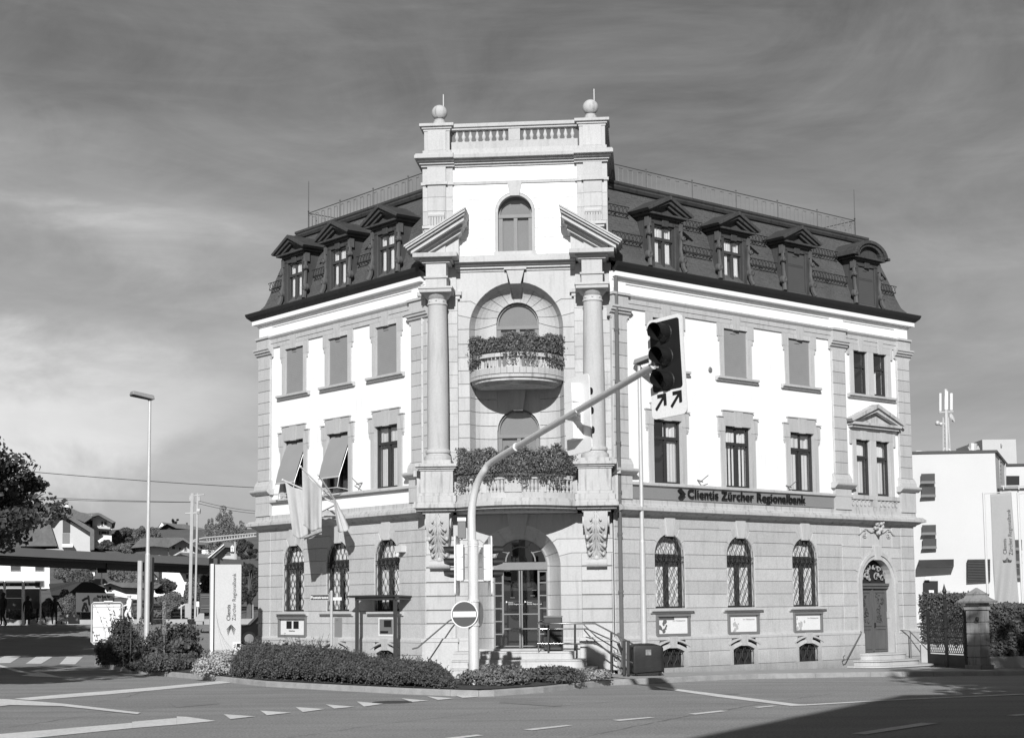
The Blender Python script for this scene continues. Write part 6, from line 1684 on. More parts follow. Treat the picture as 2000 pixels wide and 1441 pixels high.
flag('leftmost pale flag hanging behind the large one', [hub, at(552, 937, 43.7)], [at(557, 943, 43.75), at(600, 962, 43.95), at(607, 1040, 44.1), at(572, 1046, 43.9)], 1)
flag('largest pale flag hanging straight in the middle', [hub, at(587, 911, 43.2)], [at(590, 918, 43.25), at(629, 957, 43.7), at(628, 1031, 43.8), at(592, 1026, 43.4)], 2, fold=.03)
flag('narrow twisted flag furled round the rightmost pole', [hub, at(622, 927, 43.0)], [at(650, 972, 43.8), at(659, 983, 44.0), at(683, 1029, 43.9), at(659, 1035, 43.6)], 3, fold=.05)
b = MB(); wl = BWL
b.tube([hub, at(630, 970, 45.3)], .018, 6); b.tube([hub, at(630, 998, 45.3)], .018, 6); b.tube([hub, at(640, 975, 45.0)], .018, 6)
o = b.build('flag_bracket', LIGHTM); tag(o, 'metal wall bracket that holds the three flag poles', 'bracket')
o.location = (0, 0, 0)

# ================================================================== background, left: station, houses on the slope
def flatpoly(mb, pts_px, Y, depth, M=None):
    """outline standing at distance Y, given real thickness away from the viewer"""
    P = [at(px, py, Y) for px, py in pts_px]; n = len(P); cx = sum(p[0] for p in pts_px) / n; dv = Vector(((cx - 1000) / F_PX, 1, 0)).normalized() * depth
    mb.add(P + [p + dv for p in P], [tuple(range(n)), tuple(reversed(range(n, 2 * n)))] + [(i, i + n, (i + 1) % n + n, (i + 1) % n) for i in range(n)])
def wins(parent, rects, Y, mt=None, fr=None):
    for x0, y0, x1, y1 in rects:
        b = MB(); flatpoly(b, [(x0, y0), (x1, y0), (x1, y1), (x0, y1)], Y - .12, .1); o = b.build('window', fr or WHITE, parent, world=True)
        b = MB(); e = min(.8, (x1 - x0) * .12); flatpoly(b, [(x0 + e, y0 + e), (x1 - e, y0 + e), (x1 - e, y1 - e), (x0 + e, y1 - e)], Y - .16, .03); b.build('pane', mt or DGREY, o, world=True)
def gable_house(label, Y, wall, roofs, windows, depth, wmt=None, rmt=None, extra=None, cat='house', nm='house', wpane=None):
    c = at(wall[0][0], wall[0][1], Y); t = thing(nm, label, cat, (c.x, c.y + depth / 2, c.z - 1), 0, None)
    b = MB(); flatpoly(b, wall, Y, depth); b.build('wall', wmt or HWALL, t, world=True)
    for poly, dy, dp in roofs:
        b = MB(); flatpoly(b, poly, Y + dy, dp); b.build('roof', rmt or HROOF, t, world=True)
    wins(t, windows, Y, wpane)
    for nm_, poly, dy, dp, m_ in (extra or []):
        b = MB(); flatpoly(b, poly, Y + dy, dp); b.build(nm_, m_, t, world=True)
    return t
gable_house('tall modern house with a pointed pale gable and a narrow glass strip', 172, [(97, 1017), (111, 1000), (138, 1018), (176, 1040), (178, 1082), (60, 1082), (60, 1074), (113, 1070)],
    [([(90, 1015), (111, 992), (118, 994), (184, 1034), (184, 1073), (176, 1074), (176, 1039), (140, 1016), (111, 998), (96, 1017)], -1.5, 14),
     ([(50, 985), (84, 985), (92, 1003), (96, 1016), (112, 1066), (40, 1066), (40, 1000)], -.6, 10), ([(80, 985), (130, 989), (146, 995), (180, 1010), (165, 1020), (111, 995), (92, 1012)], 4, 12)],
    [(61, 1039, 68, 1046), (72, 1039, 80, 1046)], 13, HGREY, HROOF,
    [('chimney', [(125.5, 986), (133.5, 986), (133.5, 994), (125.5, 994)], 3, 1.5, HWALL), ('glass_strip', [(122.5, 1006), (137, 1014), (137, 1040), (122.5, 1040)], -.05, .2, DGREY), ('glass_strip', [(122, 1041), (136, 1041), (136, 1061), (122, 1061)], -.05, .2, MGREY), ('porch', [(121, 1062), (142, 1062), (142, 1068), (121, 1068)], -1.2, 1.1, HWALL)])
gable_house('white house with a wide overhanging gable and a balcony, right of the modern house', 180, [(157, 1014), (180, 1005), (192, 1003), (207, 1012), (218, 1018), (218, 1070), (180, 1070), (157, 1030)],
    [([(150, 1016), (178, 1006), (192, 1001), (198, 1003), (226, 1019), (219, 1021), (205, 1013), (192, 1005.5), (180, 1009), (158, 1017)], -2, 14), ([(146, 998), (170, 1002), (192, 1001), (172, 1009), (152, 1015), (140, 1008)], 3, 10)],
    [(168, 1015, 181, 1024), (176, 1017, 181, 1029), (197, 1018, 202, 1031), (202, 1018, 209, 1026), (193, 1036, 197, 1044), (197, 1036, 209, 1044), (209, 1036, 213, 1044)], 12, HWALL, HROOF,
    [('balcony', [(183, 1026), (215, 1029), (215, 1033), (183, 1031)], -1.4, 1.3, HGREY)])
gable_house('dark boarded chalet with white windows on a white base, highest on the slope', 215, [(308, 1034), (326, 1023), (344, 1031), (402, 1036), (402, 1048), (308, 1048)],
    [([(305, 1033), (315, 1019), (345, 1023), (360, 1023), (403, 1033), (403, 1037), (344, 1031), (326, 1022.5), (308, 1035)], -1, 9)],
    [(310, 1036, 317, 1044), (322, 1035.5, 328.5, 1043), (333.5, 1034, 340.5, 1042), (372, 1037, 376, 1042), (380, 1037, 387, 1042), (391, 1037.5, 397, 1043)], 10, WOODD, HROOF,
    [('wall_base', [(312, 1048), (402, 1048), (402, 1062), (350, 1062)], .3, 8, HWALL), ('gable_end', [(310, 1030), (316, 1020), (320, 1025), (318, 1027)], -1.1, .3, HWALL), ('chimney', [(363, 1020), (367, 1020), (367, 1027), (363, 1027)], 3, 1, DGREY)], cat='chalet', nm='chalet', wpane=MGREY)
gable_house('pale gabled house with three small windows and a long dark roof, mid slope', 160, [(328, 1068), (358, 1052), (394, 1076), (394, 1084), (330, 1084)],
    [([(255, 1070), (275, 1051), (290, 1049), (358, 1049.5), (361, 1052), (395, 1073), (390, 1074), (357, 1054), (329, 1069), (300, 1066)], -1.5, 12)],
    [(335, 1066, 343, 1073), (349, 1068, 354, 1075), (359, 1068, 365, 1075)], 11, HGREY, HROOF, [('wall_side', [(291, 1060), (300, 1065), (328, 1069), (328, 1084), (291, 1084)], .2, 8, HGREY), ('chimney', [(328.5, 1044), (331.5, 1044), (331.5, 1052), (328.5, 1052)], 2, 1, DGREY)])
gable_house('small dark hut with a low roof just above the platform canopy', 150, [(345, 1084), (352, 1080), (370, 1086), (370, 1088), (345, 1088)], [([(340, 1086), (352, 1078), (410, 1082), (408, 1089), (371, 1087), (352, 1081)], -1, 8)], [], 6, HWALL, HROOF, cat='hut', nm='hut')
gable_house('white house half hidden behind the birch trees', 175, [(385, 1063), (432, 1064), (432, 1082), (385, 1082)], [([(380, 1063), (398, 1054), (448, 1052), (470, 1066), (455, 1064), (432, 1066)], -1, 9)], [(391, 1066, 395, 1073), (405, 1067, 410, 1075), (420, 1067, 425, 1075)], 9)
gable_house('steep dark roofed house right of the catenary mast', 140, [(408, 1090), (440, 1066), (462, 1072), (462, 1092)], [([(400, 1092), (438, 1058), (470, 1062), (470, 1093), (462, 1093), (462, 1070), (440, 1068), (412, 1093)], -1, 9)], [(438, 1078, 450, 1083)], 8, HGREY, HROOF, [('fascia', [(405, 1089), (437, 1062), (438, 1063.5), (407, 1090)], -1.2, .2, WHITE)])
gable_house('large plain white building under the platform canopy', 135, [(310, 1100), (360, 1100), (368, 1165), (300, 1165), (306, 1118)], [([(284, 1104), (310, 1102), (310, 1128), (292, 1110)], -1, 8)], [(337, 1135, 344, 1147)], 12)
gable_house('white villa with hipped roof behind the catenary mast', 128, [(355, 1117), (412, 1117), (412, 1152), (360, 1152)], [([(350, 1117), (366, 1104), (412, 1100), (430, 1112), (430, 1118), (370, 1120)], -1.5, 11)], [(363, 1121, 368, 1130), (396, 1123, 402, 1132), (404, 1123, 410, 1132), (362, 1144, 386, 1150)], 9, HWALL, HROOF)
gable_house('white building with two windows behind the bus displays', 118, [(-60, 1092), (97, 1097), (97, 1149), (-60, 1152)], [([(-60, 1088), (99, 1094), (99, 1097), (-60, 1092)], -.6, 12)], [(68, 1101, 86, 1114), (68, 1133, 86, 1145), (20, 1101, 40, 1114)], 11)
gable_house('low white station house with a dark gabled roof', 120, [(204, 1140), (215, 1139.5), (222, 1141), (238, 1148), (276, 1150), (276, 1172), (204, 1160)],
    [([(201, 1143), (214, 1136), (278, 1138), (310, 1137), (320, 1148), (300, 1149), (238, 1146.5), (215, 1138.5)], -1, 9)], [(212, 1145, 218, 1154)], 7, HWALL, HROOF, [('lower_wall', [(222, 1150), (276, 1153), (276, 1168), (222, 1166)], .1, 5, HGREY)] , cat='station house', nm='station_house')
gable_house('long dark garage roof in front of the hillside', 113, [(100, 1160), (206, 1162), (206, 1172), (100, 1172)], [([(95, 1140), (140, 1136), (178, 1136), (206, 1148), (204, 1160), (100, 1162)], -.5, 9)], [], 7, DGREY, mat('flat_dark_roof', .04, .9, .1, 1), cat='garage', nm='garage')
gable_house('small white annex with a black carport halfway up the slope', 150, [(170, 1118), (185, 1117), (185, 1124), (170, 1124)], [([(168, 1103), (188, 1101), (188, 1104), (172, 1107)], -.5, 5)], [], 5, HWALL, HWALL, [('carport', [(171, 1106), (188, 1105), (188, 1117), (171, 1118)], .2, 3, WOODD)], cat='annex', nm='annex')
# platform canopy: long flat roof with deep fascia
t = thing('platform_canopy', 'long dark platform canopy running behind the whole left side', 'canopy', at(290, 1215, 100))
P0, P1 = at(-80, 1063, 95), at(520, 1095, 118); n_ = Vector((-(P1 - P0).y, (P1 - P0).x, 0)).normalized()
def cano(mb, z0, z1, d0, d1): 
    vs = [p + n_ * d + Vector((0, 0, z)) for p in (P0, P1) for d, z in ((d0, z0), (d0, z1), (d1, z1), (d1, z0))]
    for v in vs: pass
    mb.add(vs, [(0, 1, 2, 3), (4, 7, 6, 5), (0, 4, 5, 1), (1, 5, 6, 2), (2, 6, 7, 3), (3, 7, 4, 0)])
b = MB(); cano(b, -.52, 0, 0, 5.5); b.build('fascia', mat('canopy_paint', .15, .6, .05, 1), t, world=True)
b = MB(); cano(b, -.62, -.551, .35, 5.2); cano(b, -.95, -.621, 1.6, 4.0); b.build('beam', mat('canopy_soffit', .08, .8, .05, 1), t, world=True)
q = at(290, 1215, 103.5); b = MB(); b.prismz([(q.x - .25, q.y - .3), (q.x + .25, q.y - .3), (q.x + .25, q.y + .3), (q.x - .25, q.y + .3)], q.z, P0.z - .6); b.build('column', DGREY, t, world=True)
q = at(272, 1215, 100.5); b = MB(); b.tube([(q.x, q.y, q.z), (q.x, q.y, P0.z - .9)], .16, 8); b.build('drain_column', POLEM, t, world=True)
q = at(-20, 1215, 97); b = MB(); b.prismz([(q.x - .25, q.y - .3), (q.x + .25, q.y - .3), (q.x + .25, q.y + .3), (q.x - .25, q.y + .3)], q.z, P0.z - .6); b.build('column', DGREY, t, world=True)
# platform edge
b = MB(); e0, e1 = at(-120, 1211, 103), at(520, 1208, 106)
b.add([e0, e1, e1 + Vector((0, 6, 0)), e0 + Vector((0, 6, 0))] + [v + Vector((0, 0, -.35)) for v in (e0, e1, e1 + Vector((0, 6, 0)), e0 + Vector((0, 6, 0)))], [(0, 1, 2, 3), (4, 7, 6, 5), (0, 4, 5, 1), (1, 5, 6, 2), (2, 6, 7, 3), (3, 7, 4, 0)])
tag(b.build('platform', CONC), kind='structure')
# catenary mast with lattice arm and wires
q = at(375, 1215, 108); t = thing('catenary_mast', 'steel catenary mast with a lattice arm reaching right over the canopy', 'catenary mast', q)
zt = at(378, 963, 108).z
b = MB()
for dx in (-.16, .2): b.tube([q + Vector((dx, 0, 0)), Vector((q.x + dx + .1, q.y, zt))], .12 if dx < 0 else .07, 6)
b.tube([Vector((q.x - .25, q.y, zt - .2)), Vector((q.x + .75, q.y, zt - .1))], .05, 5); b.tube([at(362, 1003, 108), at(391, 1001, 108)], .07, 5)
for px in (372, 389): b.tube([at(px, 970, 108), at(px, 978, 108)], .09, 6)
b.tube([at(385, 998, 108), at(391, 998, 108)], .2, 6)
b.build('post', POLEM, t, world=True)
b = MB(); A0, A1 = at(378, 1057, 108), at(500, 1047, 112); A2, A3 = at(378, 1052, 108), at(500, 1041, 112); A0b = at(405, 1058.5, 109)
b.tube([A0, A0b, A1], .06, 5); b.tube([A2.lerp(A0, .5), A2.lerp(A3, .15), A3], .05, 5)
for i in range(2, 20): u = i / 20; b.tube([A0b.lerp(A1, (i - 2) / 18), A2.lerp(A3, .2 + .8 * (i - 2) / 18)], .035, 4)
b.build('lattice_arm', LIGHTM, t, world=True)
def wire(label, pts, r=.015, grp='overhead wires'):
    b = MB(); out = []
    P = [at(*p) for p in pts]
    for a_, c_ in zip(P, P[1:]):
        for i in range(12): u = i / 12; out.append(a_.lerp(c_, u) - Vector((0, 0, [.35, .12][len(P) > 9] * 1.2 * u * (1 - u))))
    b.tube(out + [P[-1]], r, 4); c = P[0].copy(); tag(b.build('overhead_wire', DGREY, None, recalc=False, world=True, local=c), label, 'overhead wire', grp)
wire('highest overhead wire, crossing from the tree to the building corner', [(-60, 910, 100), (500, 952, 112)], .022)
wire('upper of the two wires ending at the mast top from the left', [(-60, 962, 100), (372, 980, 108)])
wire('lower of the two wires ending at the mast top from the left', [(-60, 967, 100), (372, 980.5, 108.2)])
wire('upper wire from the mast top to the building corner', [(389, 978, 108), (505, 998, 118)])
wire('lower wire from the mast top to the building corner', [(380, 981, 108), (505, 1003, 118)])
# displays in the bus station
for i, (x0, x1, lb) in enumerate(((-34, 8, 'bus display panel cut by the left edge of the photo'), (10, 44, 'bus display panel with two dark timetables'), (47, 79, 'bus display panel with one large dark map beside the standing person'))):
    Y = 92; c = at((x0 + x1) / 2, 1217, Y); t = thing('bus_display', lb, 'display panel', c, 0, 'bus station displays')
    b = MB()
    for px in (x0, x1): b.tube([at(px, 1220, Y), at(px, 1136, Y)], .05, 6)
    b.tube([at(x0, 1135.5, Y), at(x1, 1135.5, Y)], .04, 6); b.tube([at(x0, 1147, Y), at(x1, 1147, Y)], .035, 6); b.build('frame', LIGHTM, t, world=True)
    b = MB(); flatpoly(b, [(x0 + 1.5, 1137), (x1 - 1.5, 1137), (x1 - 1.5, 1145), (x0 + 1.5, 1145)], Y - .05, .1); h = b.build('header', BLACK, t, world=True)
    b = MB(); q = at(x0 + 7, 1141, Y - .06); b.lathe([(.001, 0), (.09, 0), (.09, .02)], (0, 0, 0), 12, M=T3(*q) @ Matrix.Rotation(R(90), 4, 'X')); b.build('symbol', MGREY, h, world=True)
    for a_, c_ in (((1149, 1167), (1168, 1188)) if i == 1 else ((1149, 1188),)):
        b = MB(); flatpoly(b, [(x0 + 2, a_), (x1 - 2, a_), (x1 - 2, c_), (x0 + 2, c_)], Y - .05, .1); b.build('timetable', mat('display_glass', .055, .3, .15, 4), t, world=True)
# people
def person(label, px, py, Y, H, pose, mt, facing=0, hat=None, head_mt=None, bulk=1.0):
    g_ = at(px, py, Y); base = g_
    t = thing('person', label, 'person', base, R(facing)); s_ = H / 1.75
    J = {'pelvis': (0, 0, .95), 'chest': (0, .0, 1.28), 'neck': (0, 0, 1.48), 'head': (0, -.01, 1.62), 'top': (0, -.01, 1.72),
         'shL': (-.19, 0, 1.42), 'elL': (-.24, 0, 1.15), 'wrL': (-.24, -.06, .90), 'shR': (.19, 0, 1.42), 'elR': (.24, 0, 1.15), 'wrR': (.24, -.06, .90),
         'hiL': (-.1, 0, .92), 'knL': (-.11, -.02, .5), 'anL': (-.11, .02, .09), 'toL': (-.12, -.15, .04), 'hiR': (.1, 0, .92), 'knR': (.11, -.02, .5), 'anR': (.11, .02, .09), 'toR': (.12, -.15, .04)}
    J.update(pose); rad = {'pelvis': .15, 'chest': .155, 'neck': .06, 'head': .10, 'top': .07, 'shL': .075, 'shR': .075, 'elL': .05, 'elR': .05, 'wrL': .033, 'wrR': .033, 'hiL': .10, 'hiR': .10, 'knL': .065, 'knR': .065, 'anL': .045, 'anR': .045, 'toL': .04, 'toR': .04}
    E_ = [('pelvis', 'chest'), ('chest', 'neck'), ('neck', 'head'), ('head', 'top'), ('chest', 'shL'), ('shL', 'elL'), ('elL', 'wrL'), ('chest', 'shR'), ('shR', 'elR'), ('elR', 'wrR'), ('pelvis', 'hiL'), ('hiL', 'knL'), ('knL', 'anL'), ('anL', 'toL'), ('pelvis', 'hiR'), ('hiR', 'knR'), ('knR', 'anR'), ('anR', 'toR')]
    vs, rr, es = list(J.values()), [rad[k_] for k_ in J], []
    ix = {k_: i for i, k_ in enumerate(J)}; es = [(ix[a_], ix[b_]) for a_, b_ in E_]
    for sd in ('L', 'R'):                     # palm, four fingers and a thumb
        w_ = Vector(J['wr' + sd]); d = (w_ - Vector(J['el' + sd])).normalized(); sgn = -1 if sd == 'L' else 1; side = Vector((0, -1, 0)); side = (side - d * side.dot(d)).normalized()
        vs.append(tuple(w_ + d * .09)); rr.append(.03); pi_ = len(vs) - 1; es.append((ix['wr' + sd], pi_))
        for f_ in range(4):
            o_ = side * (.030 - .02 * f_); L = (.075, .085, .08, .06)[f_]
            vs.append(tuple(w_ + d * (.10 + L * .5) + o_)); rr.append(.009); vs.append(tuple(w_ + d * (.10 + L) + o_ - Vector((sgn * .02, 0, 0)))); rr.append(.007); es += [(pi_, len(vs) - 2), (len(vs) - 2, len(vs) - 1)]
        vs.append(tuple(w_ + d * .07 + side * .05)); rr.append(.011); es.append((ix['wr' + sd], len(vs) - 1))
    me = bpy.data.meshes.new('body'); me.from_pydata([tuple(Vector(v) * s_) for v in vs], es, []); me.materials.append(mt)
    o = bpy.data.objects.new('body', me); col.objects.link(o); o.parent = t
    sk = o.modifiers.new('skin', 'SKIN'); sk.use_smooth_shade = True
    for v_, r_ in zip(me.skin_vertices[0].data, rr): v_.radius = (r_ * s_ * (bulk if r_ > .035 else 1),) * 2
    me.skin_vertices[0].data[0].use_root = True
    sb = o.modifiers.new('subsurf', 'SUBSURF'); sb.levels = 1; sb.render_levels = 1
    hd = Vector(J['head']) * s_; b = MB(); b.ball(hd + Vector((0, 0, .03 * s_)), .112 * s_, 8, sz=1.18)
    b.ball(hd + Vector((0, -.115 * s_, .02 * s_)), .02 * s_, 4)
    for g in (-1, 1): b.ball(hd + Vector((g * .11 * s_, 0, .02 * s_)), .022 * s_, 4); 
    b.build('head', head_mt or mt, t, smooth=180)
    b = MB()
    for g in (-1, 1): b.ball(hd + Vector((g * .038 * s_, -.104 * s_, .045 * s_)), .012 * s_, 4)
    b.box(hd.x - .025 * s_, hd.x + .025 * s_, hd.y - .113 * s_, hd.y - .10 * s_, hd.z - .045 * s_, hd.z - .037 * s_); b.build('face_features', BLACK, t)
    b = MB(); b.lathe([(.001, .15 * s_), (.07 * s_, .13 * s_), (.118 * s_, .07 * s_), (.12 * s_, .02 * s_), (.11 * s_, .015 * s_)], hd + Vector((0, .012 * s_, .02 * s_)), 14)
    if hat: b.lathe([(.10 * s_, .06 * s_), (.17 * s_, .05 * s_), (.17 * s_, .04 * s_), (.10 * s_, .05 * s_)], hd + Vector((0, 0, .02)), 14)
    b.build('hat' if hat else 'hair', hat or BLACK, t, smooth=60)
    return t
person('person in white overalls and helmet walking past the fence, seen from the side', 252, 1216, 101, 1.75, {'wrL': (-.30, -.28, 1.05), 'elL': (-.26, -.05, 1.14), 'knL': (-.09, -.22, .52), 'anL': (-.09, -.02, .1), 'toL': (-.09, -.2, .05), 'anR': (.1, .28, .14), 'knR': (.1, .02, .5), 'toR': (.1, .14, .04)}, WHITECL, -60, WHITE, SKIN, 1.3)
person('person painted dark as in deep shade, standing under the map display, arms down', 53, 1220, 91, 1.62, {'wrR': (.3, -.12, .95)}, SHADEFIG, 10, None, SHADEFIG)
person('person painted dark as in deep shade, bending forward behind the map display', 76, 1216, 93, 1.6, {'chest': (-.28, -.1, 1.08), 'neck': (-.42, -.18, 1.16), 'head': (-.53, -.22, 1.2), 'top': (-.6, -.24, 1.22), 'shL': (-.42, -.18, 1.05), 'shR': (-.32, .1, 1.15), 'elL': (-.5, -.2, .82), 'elR': (-.45, .05, .9), 'wrL': (-.5, -.25, .6), 'wrR': (-.52, 0, .66), 'knR': (.3, 0, .5), 'anR': (.42, .02, .09), 'toR': (.42, -.13, .04)}, SHADEFIG, 0, None, SHADEFIG)
person('person in a long coat, painted dark as in deep shade, hunched over a seat right of the displays', 106, 1219, 93, 1.6, {'chest': (.05, -.1, 1.2), 'neck': (.02, -.16, 1.38), 'head': (.0, -.2, 1.5), 'top': (0, -.22, 1.58), 'elR': (.34, -.1, 1.05), 'wrR': (.48, -.1, .9), 'knL': (-.16, -.2, .5), 'pelvis': (0, .1, .85)}, SHADEFIG, 20, None, SHADEFIG)
person('person at the far left edge, half hidden by the display frame', 5, 1222, 90, 1.85, {'knR': (.14, -.1, .5), 'anR': (.2, .1, .09), 'toR': (.2, -.05, .04)}, SHADEFIG, -30, None, SHADEFIG)
# concrete blocks, kiosk wall, boards
def blk(label, name, cat, poly, Y, d, mt, parts=()):
    c = at(poly[0][0], poly[0][1], Y); b = MB(); flatpoly(b, poly, Y, d); o = b.build(name, mt, None, world=True, local=c, bevel=.02); tag(o, label, cat)
    for nm_, pl, dy, dp, m_ in parts: b = MB(); flatpoly(b, pl, Y + dy, dp); b.build(nm_, m_, o, world=True)
    return o
blk('pale concrete block with a sloped shoulder left of the notice board', 'concrete_block', 'concrete block', [(133, 1206), (139, 1200), (155, 1200), (156, 1218), (133, 1218)], 94, 1.2, CONC)
blk('pale wedge shaped concrete block between the mast and the dark board', 'concrete_block', 'concrete block', [(380, 1208), (390, 1197), (399, 1197), (399, 1213), (380, 1213)], 94, 1.2, CONC)
blk('white bench seat beside the hunched person', 'bench', 'bench', [(114, 1207), (134, 1207), (134, 1213), (117, 1213)], 95, .8, WHITE, [('backrest', [(116, 1200), (133, 1200), (133, 1205), (116, 1205)], .6, .1, CONC), ('leg', [(119, 1213), (121, 1213), (121, 1218), (119, 1218)], .2, .3, DGREY), ('leg', [(129, 1213), (131, 1213), (131, 1218), (129, 1218)], .2, .3, DGREY)])
o = blk('dark painted container wall with faint drawings beside the platform', 'container', 'container', [(148, 1157), (224, 1158), (224, 1195), (148, 1195)], 104, 2.5, mat('container_paint', .075, .8, .1, 1))
b = MB(); YY = 103.9
for pts in ([(160, 1172), (166, 1168), (172, 1166)], [(172, 1162), (174, 1180)], [(166, 1176), (162, 1185), (160, 1192)], [(166, 1176), (170, 1186), (171, 1192)], [(163, 1178), (169, 1178)], [(164, 1183), (168, 1192)]): b.tube([at(px, py, YY) for px, py in pts], .05, 4)
for i, px in enumerate((190, 194, 199, 204, 209, 213)): b.tube([at(px, 1162 + (i % 2), YY), at(px + 1.5, 1165, YY)], .06, 4)
for px, py in ((187, 1171), (204, 1171), (217, 1168)): b.lathe([(.001, 0), (.17, 0), (.17, .05)], (0, 0, 0), 12, M=T3(*at(px, py, YY)) @ Matrix.Rotation(R(90), 4, 'X'))
b.build('drawing', BLACK, o, world=True)
o = blk('dark information board with pale lines left of the bank sign', 'information_board', 'information board', [(390, 1158), (412, 1158), (412, 1196), (390, 1196)], 97, .15, DGREY)
b = MB()
for y0 in (1161, 1165, 1182, 1187): flatpoly(b, [(393, y0), (410, y0), (410, y0 + 1.2), (393, y0 + 1.2)], 96.93, .04)
b.build('lines', MGREY, o, world=True)
blk('grey cabinet pillar left of the catenary mast', 'switch_cabinet', 'cabinet', [(361, 1178), (372, 1178), (372, 1206), (361, 1206)], 104, .7, CONC)
q = at(386, 1206, 104); t = thing('post_box', 'small white box on a post right of the catenary mast', 'box', q)
b = MB(); b.tube([at(386, 1206, 104), at(386, 1185, 104)], .05, 6); b.build('post', POLEM, t, world=True); b = MB(); flatpoly(b, [(383.5, 1174), (389, 1174), (389, 1184.5), (383.5, 1184.5)], 103.9, .25); b.build('box', WHITE, t, world=True)
q = at(198, 1145, 107); t = thing('platform_sign', 'black station sign box hanging below the canopy on a thin post', 'sign', q)
b = MB(); b.tube([at(198.5, 1140, 107), at(198.5, 1116, 107)], .05, 6); b.build('post', LIGHTM, t, world=True)
b = MB(); flatpoly(b, [(187, 1100), (209, 1099), (209, 1118), (191, 1118)], 106.9, .3); o = b.build('sign_box', BLACK, t, world=True); b = MB(); flatpoly(b, [(188.5, 1107), (190, 1107), (190, 1113), (188.5, 1113)], 106.85, .05); flatpoly(b, [(193, 1102), (195, 1102), (195, 1104), (193, 1104)], 106.85, .05); flatpoly(b, [(198, 1102), (199.5, 1102), (199.5, 1105), (198, 1105)], 106.85, .05); b.build('mark', WHITE, o, world=True)
q = at(454, 1075, 113); t = thing('platform_letter_sign', 'small white house shaped sign above the canopy', 'sign', q)
b = MB(); b.tube([at(459, 1092, 113.2), at(459, 1058, 113.2)], .06, 6); b.build('post', POLEM, t, world=True)
b = MB(); flatpoly(b, [(450.5, 1067), (454, 1064), (457, 1067), (457, 1077), (450.5, 1077)], 113, .1); o = b.build('plate', WHITE, t, world=True)
text('A', .16, BLACK, o, chain(o).inverted() @ T3(*(at(453.2, 1071, 112.9))) @ STAND, .01, align='CENTER'); text('2', .16, BLACK, o, chain(o).inverted() @ T3(*(at(453.2, 1076, 112.9))) @ STAND, .01, align='CENTER')
# fence along the platform
t = thing('wire_fence', 'low wire fence with posts along the tracks behind the person in white', 'fence', at(300, 1205, 108)); b = MB()
for px in range(-10, 500, 28): b.tube([at(px, 1209, 108), at(px, 1180, 108)], .035, 4)
b.build('post', POLEM, t, world=True); b = MB()
for py in (1181, 1188, 1196, 1203): b.tube([at(-40, py, 108), at(500, py, 108)], .012, 3)
b.build('wire', MGREY, t, world=True)
for a_ in (('pale crossing barrier arm propped left of the mast base', (349, 1187, 107), (362, 1179, 107)),):
    b = MB(); b.tube([at(*a_[1]), at(*a_[2])], .05, 5); b.tube([at(354, 1180, 107), at(354, 1200, 107)], .04, 5); tag(b.build('barrier', LIGHTM, None, world=True, local=at(*a_[1])), a_[0], 'barrier')
# black car left of the bank
q = at(541, 1259, 74); t = thing('parked_car', 'black car with chrome wheel showing between the sign and the bank', 'car', (q.x, q.y, q.z), R(14))
b = MB(); W_ = .85
prof = [(-2.2, .35), (-2.25, .6), (-2.15, .85), (-1.3, .95), (-.85, 1.4), (-.3, 1.5), (.8, 1.48), (1.5, 1.1), (2.1, 1.0), (2.2, .7), (2.2, .35)]
b.prism(prof[::-1], -W_, W_); b.build('body', CARP, t, bevel=.08)
b = MB(); b.prism([(-1.05, 1.0), (-.72, 1.38), (.02, 1.42), (.02, 1.0)][::-1], -W_ - .01, W_ + .01); b.prism([(.1, 1.0), (.1, 1.42), (.75, 1.4), (1.25, 1.08)][::-1], -W_ - .01, W_ + .01); b.build('window', mat('car_glass', .05, .1, .02, 3, spec=.8), t)
for x in (-1.35, 1.35):
    for y in (-W_, W_):
        b = MB(); b.lathe([(.16, -.1), (.32, -.1), (.33, -.05), (.33, .05), (.32, .1), (.16, .1)], (0, 0, 0), 20, M=T3(x, y, .33) @ Matrix.Rotation(R(90), 4, 'X')); w_ = b.build('wheel', TYRE, t)
        b = MB(); b.lathe([(.001, -.09), (.2, -.105), (.21, -.1), (.21, .1), (.001, .105)], (0, 0, 0), 20, M=T3(x, y, .33) @ Matrix.Rotation(R(90), 4, 'X')); b.build('rim', CHROME, w_)
b = MB(); b.box(-.15, .05, -.12, .12, 1.52, 1.62); b.build('roof_lamp', WHITE, t)
b = MB(); b.box(-2.27, -2.2, -.7, -.4, .6, .75); b.build('headlight', WHITE, t); b = MB(); b.box(-2.27, -2.2, .4, .7, .6, .75); b.build('headlight', WHITE, t)

# trees and bushes of the slope and the square
def treepx(label, px, py_base, Y, wpx, htop, n, size, mt, name='tree', **kw):
    b_ = at(px, py_base, Y); w_ = wpx / F_PX * Y / 2; H = (py_base - htop) / F_PX * Y
    return tree(name, label, b_, H, (0, 0, H * kw.pop('cz', .58)), (w_, w_ * .8, H * kw.pop('rz', .45)), n, size, mt, **kw)
def bushpx(label, px, py_base, Y, wpx, htop, n, size, mt=LEAF, grp='bushes on the far slope', **kw):
    b_ = at(px, py_base, Y); w_ = wpx / F_PX * Y / 2; H = (py_base - htop) / F_PX * Y
    return shrub('bush', label, 'bush', b_, (w_, w_ * .6, H), n, size, mt, group=grp, **kw)
tb = at(-175, 1235, 60); tree('chestnut_tree', 'large chestnut tree with broad hanging leaves entering from the left edge', tb, 13, (1.2, 0, 5.2), (4.4, 4.2, 2.9), 30000, .21, LEAFD, clumps=95, trunk=.35)
treepx('loose birch with hanging twigs, right of the mast', 437, 1075, 168, 46, 992, 4500, .15, BIRCH, droop=4.5, clumps=34, trunk=.2, group='birches on the slope')
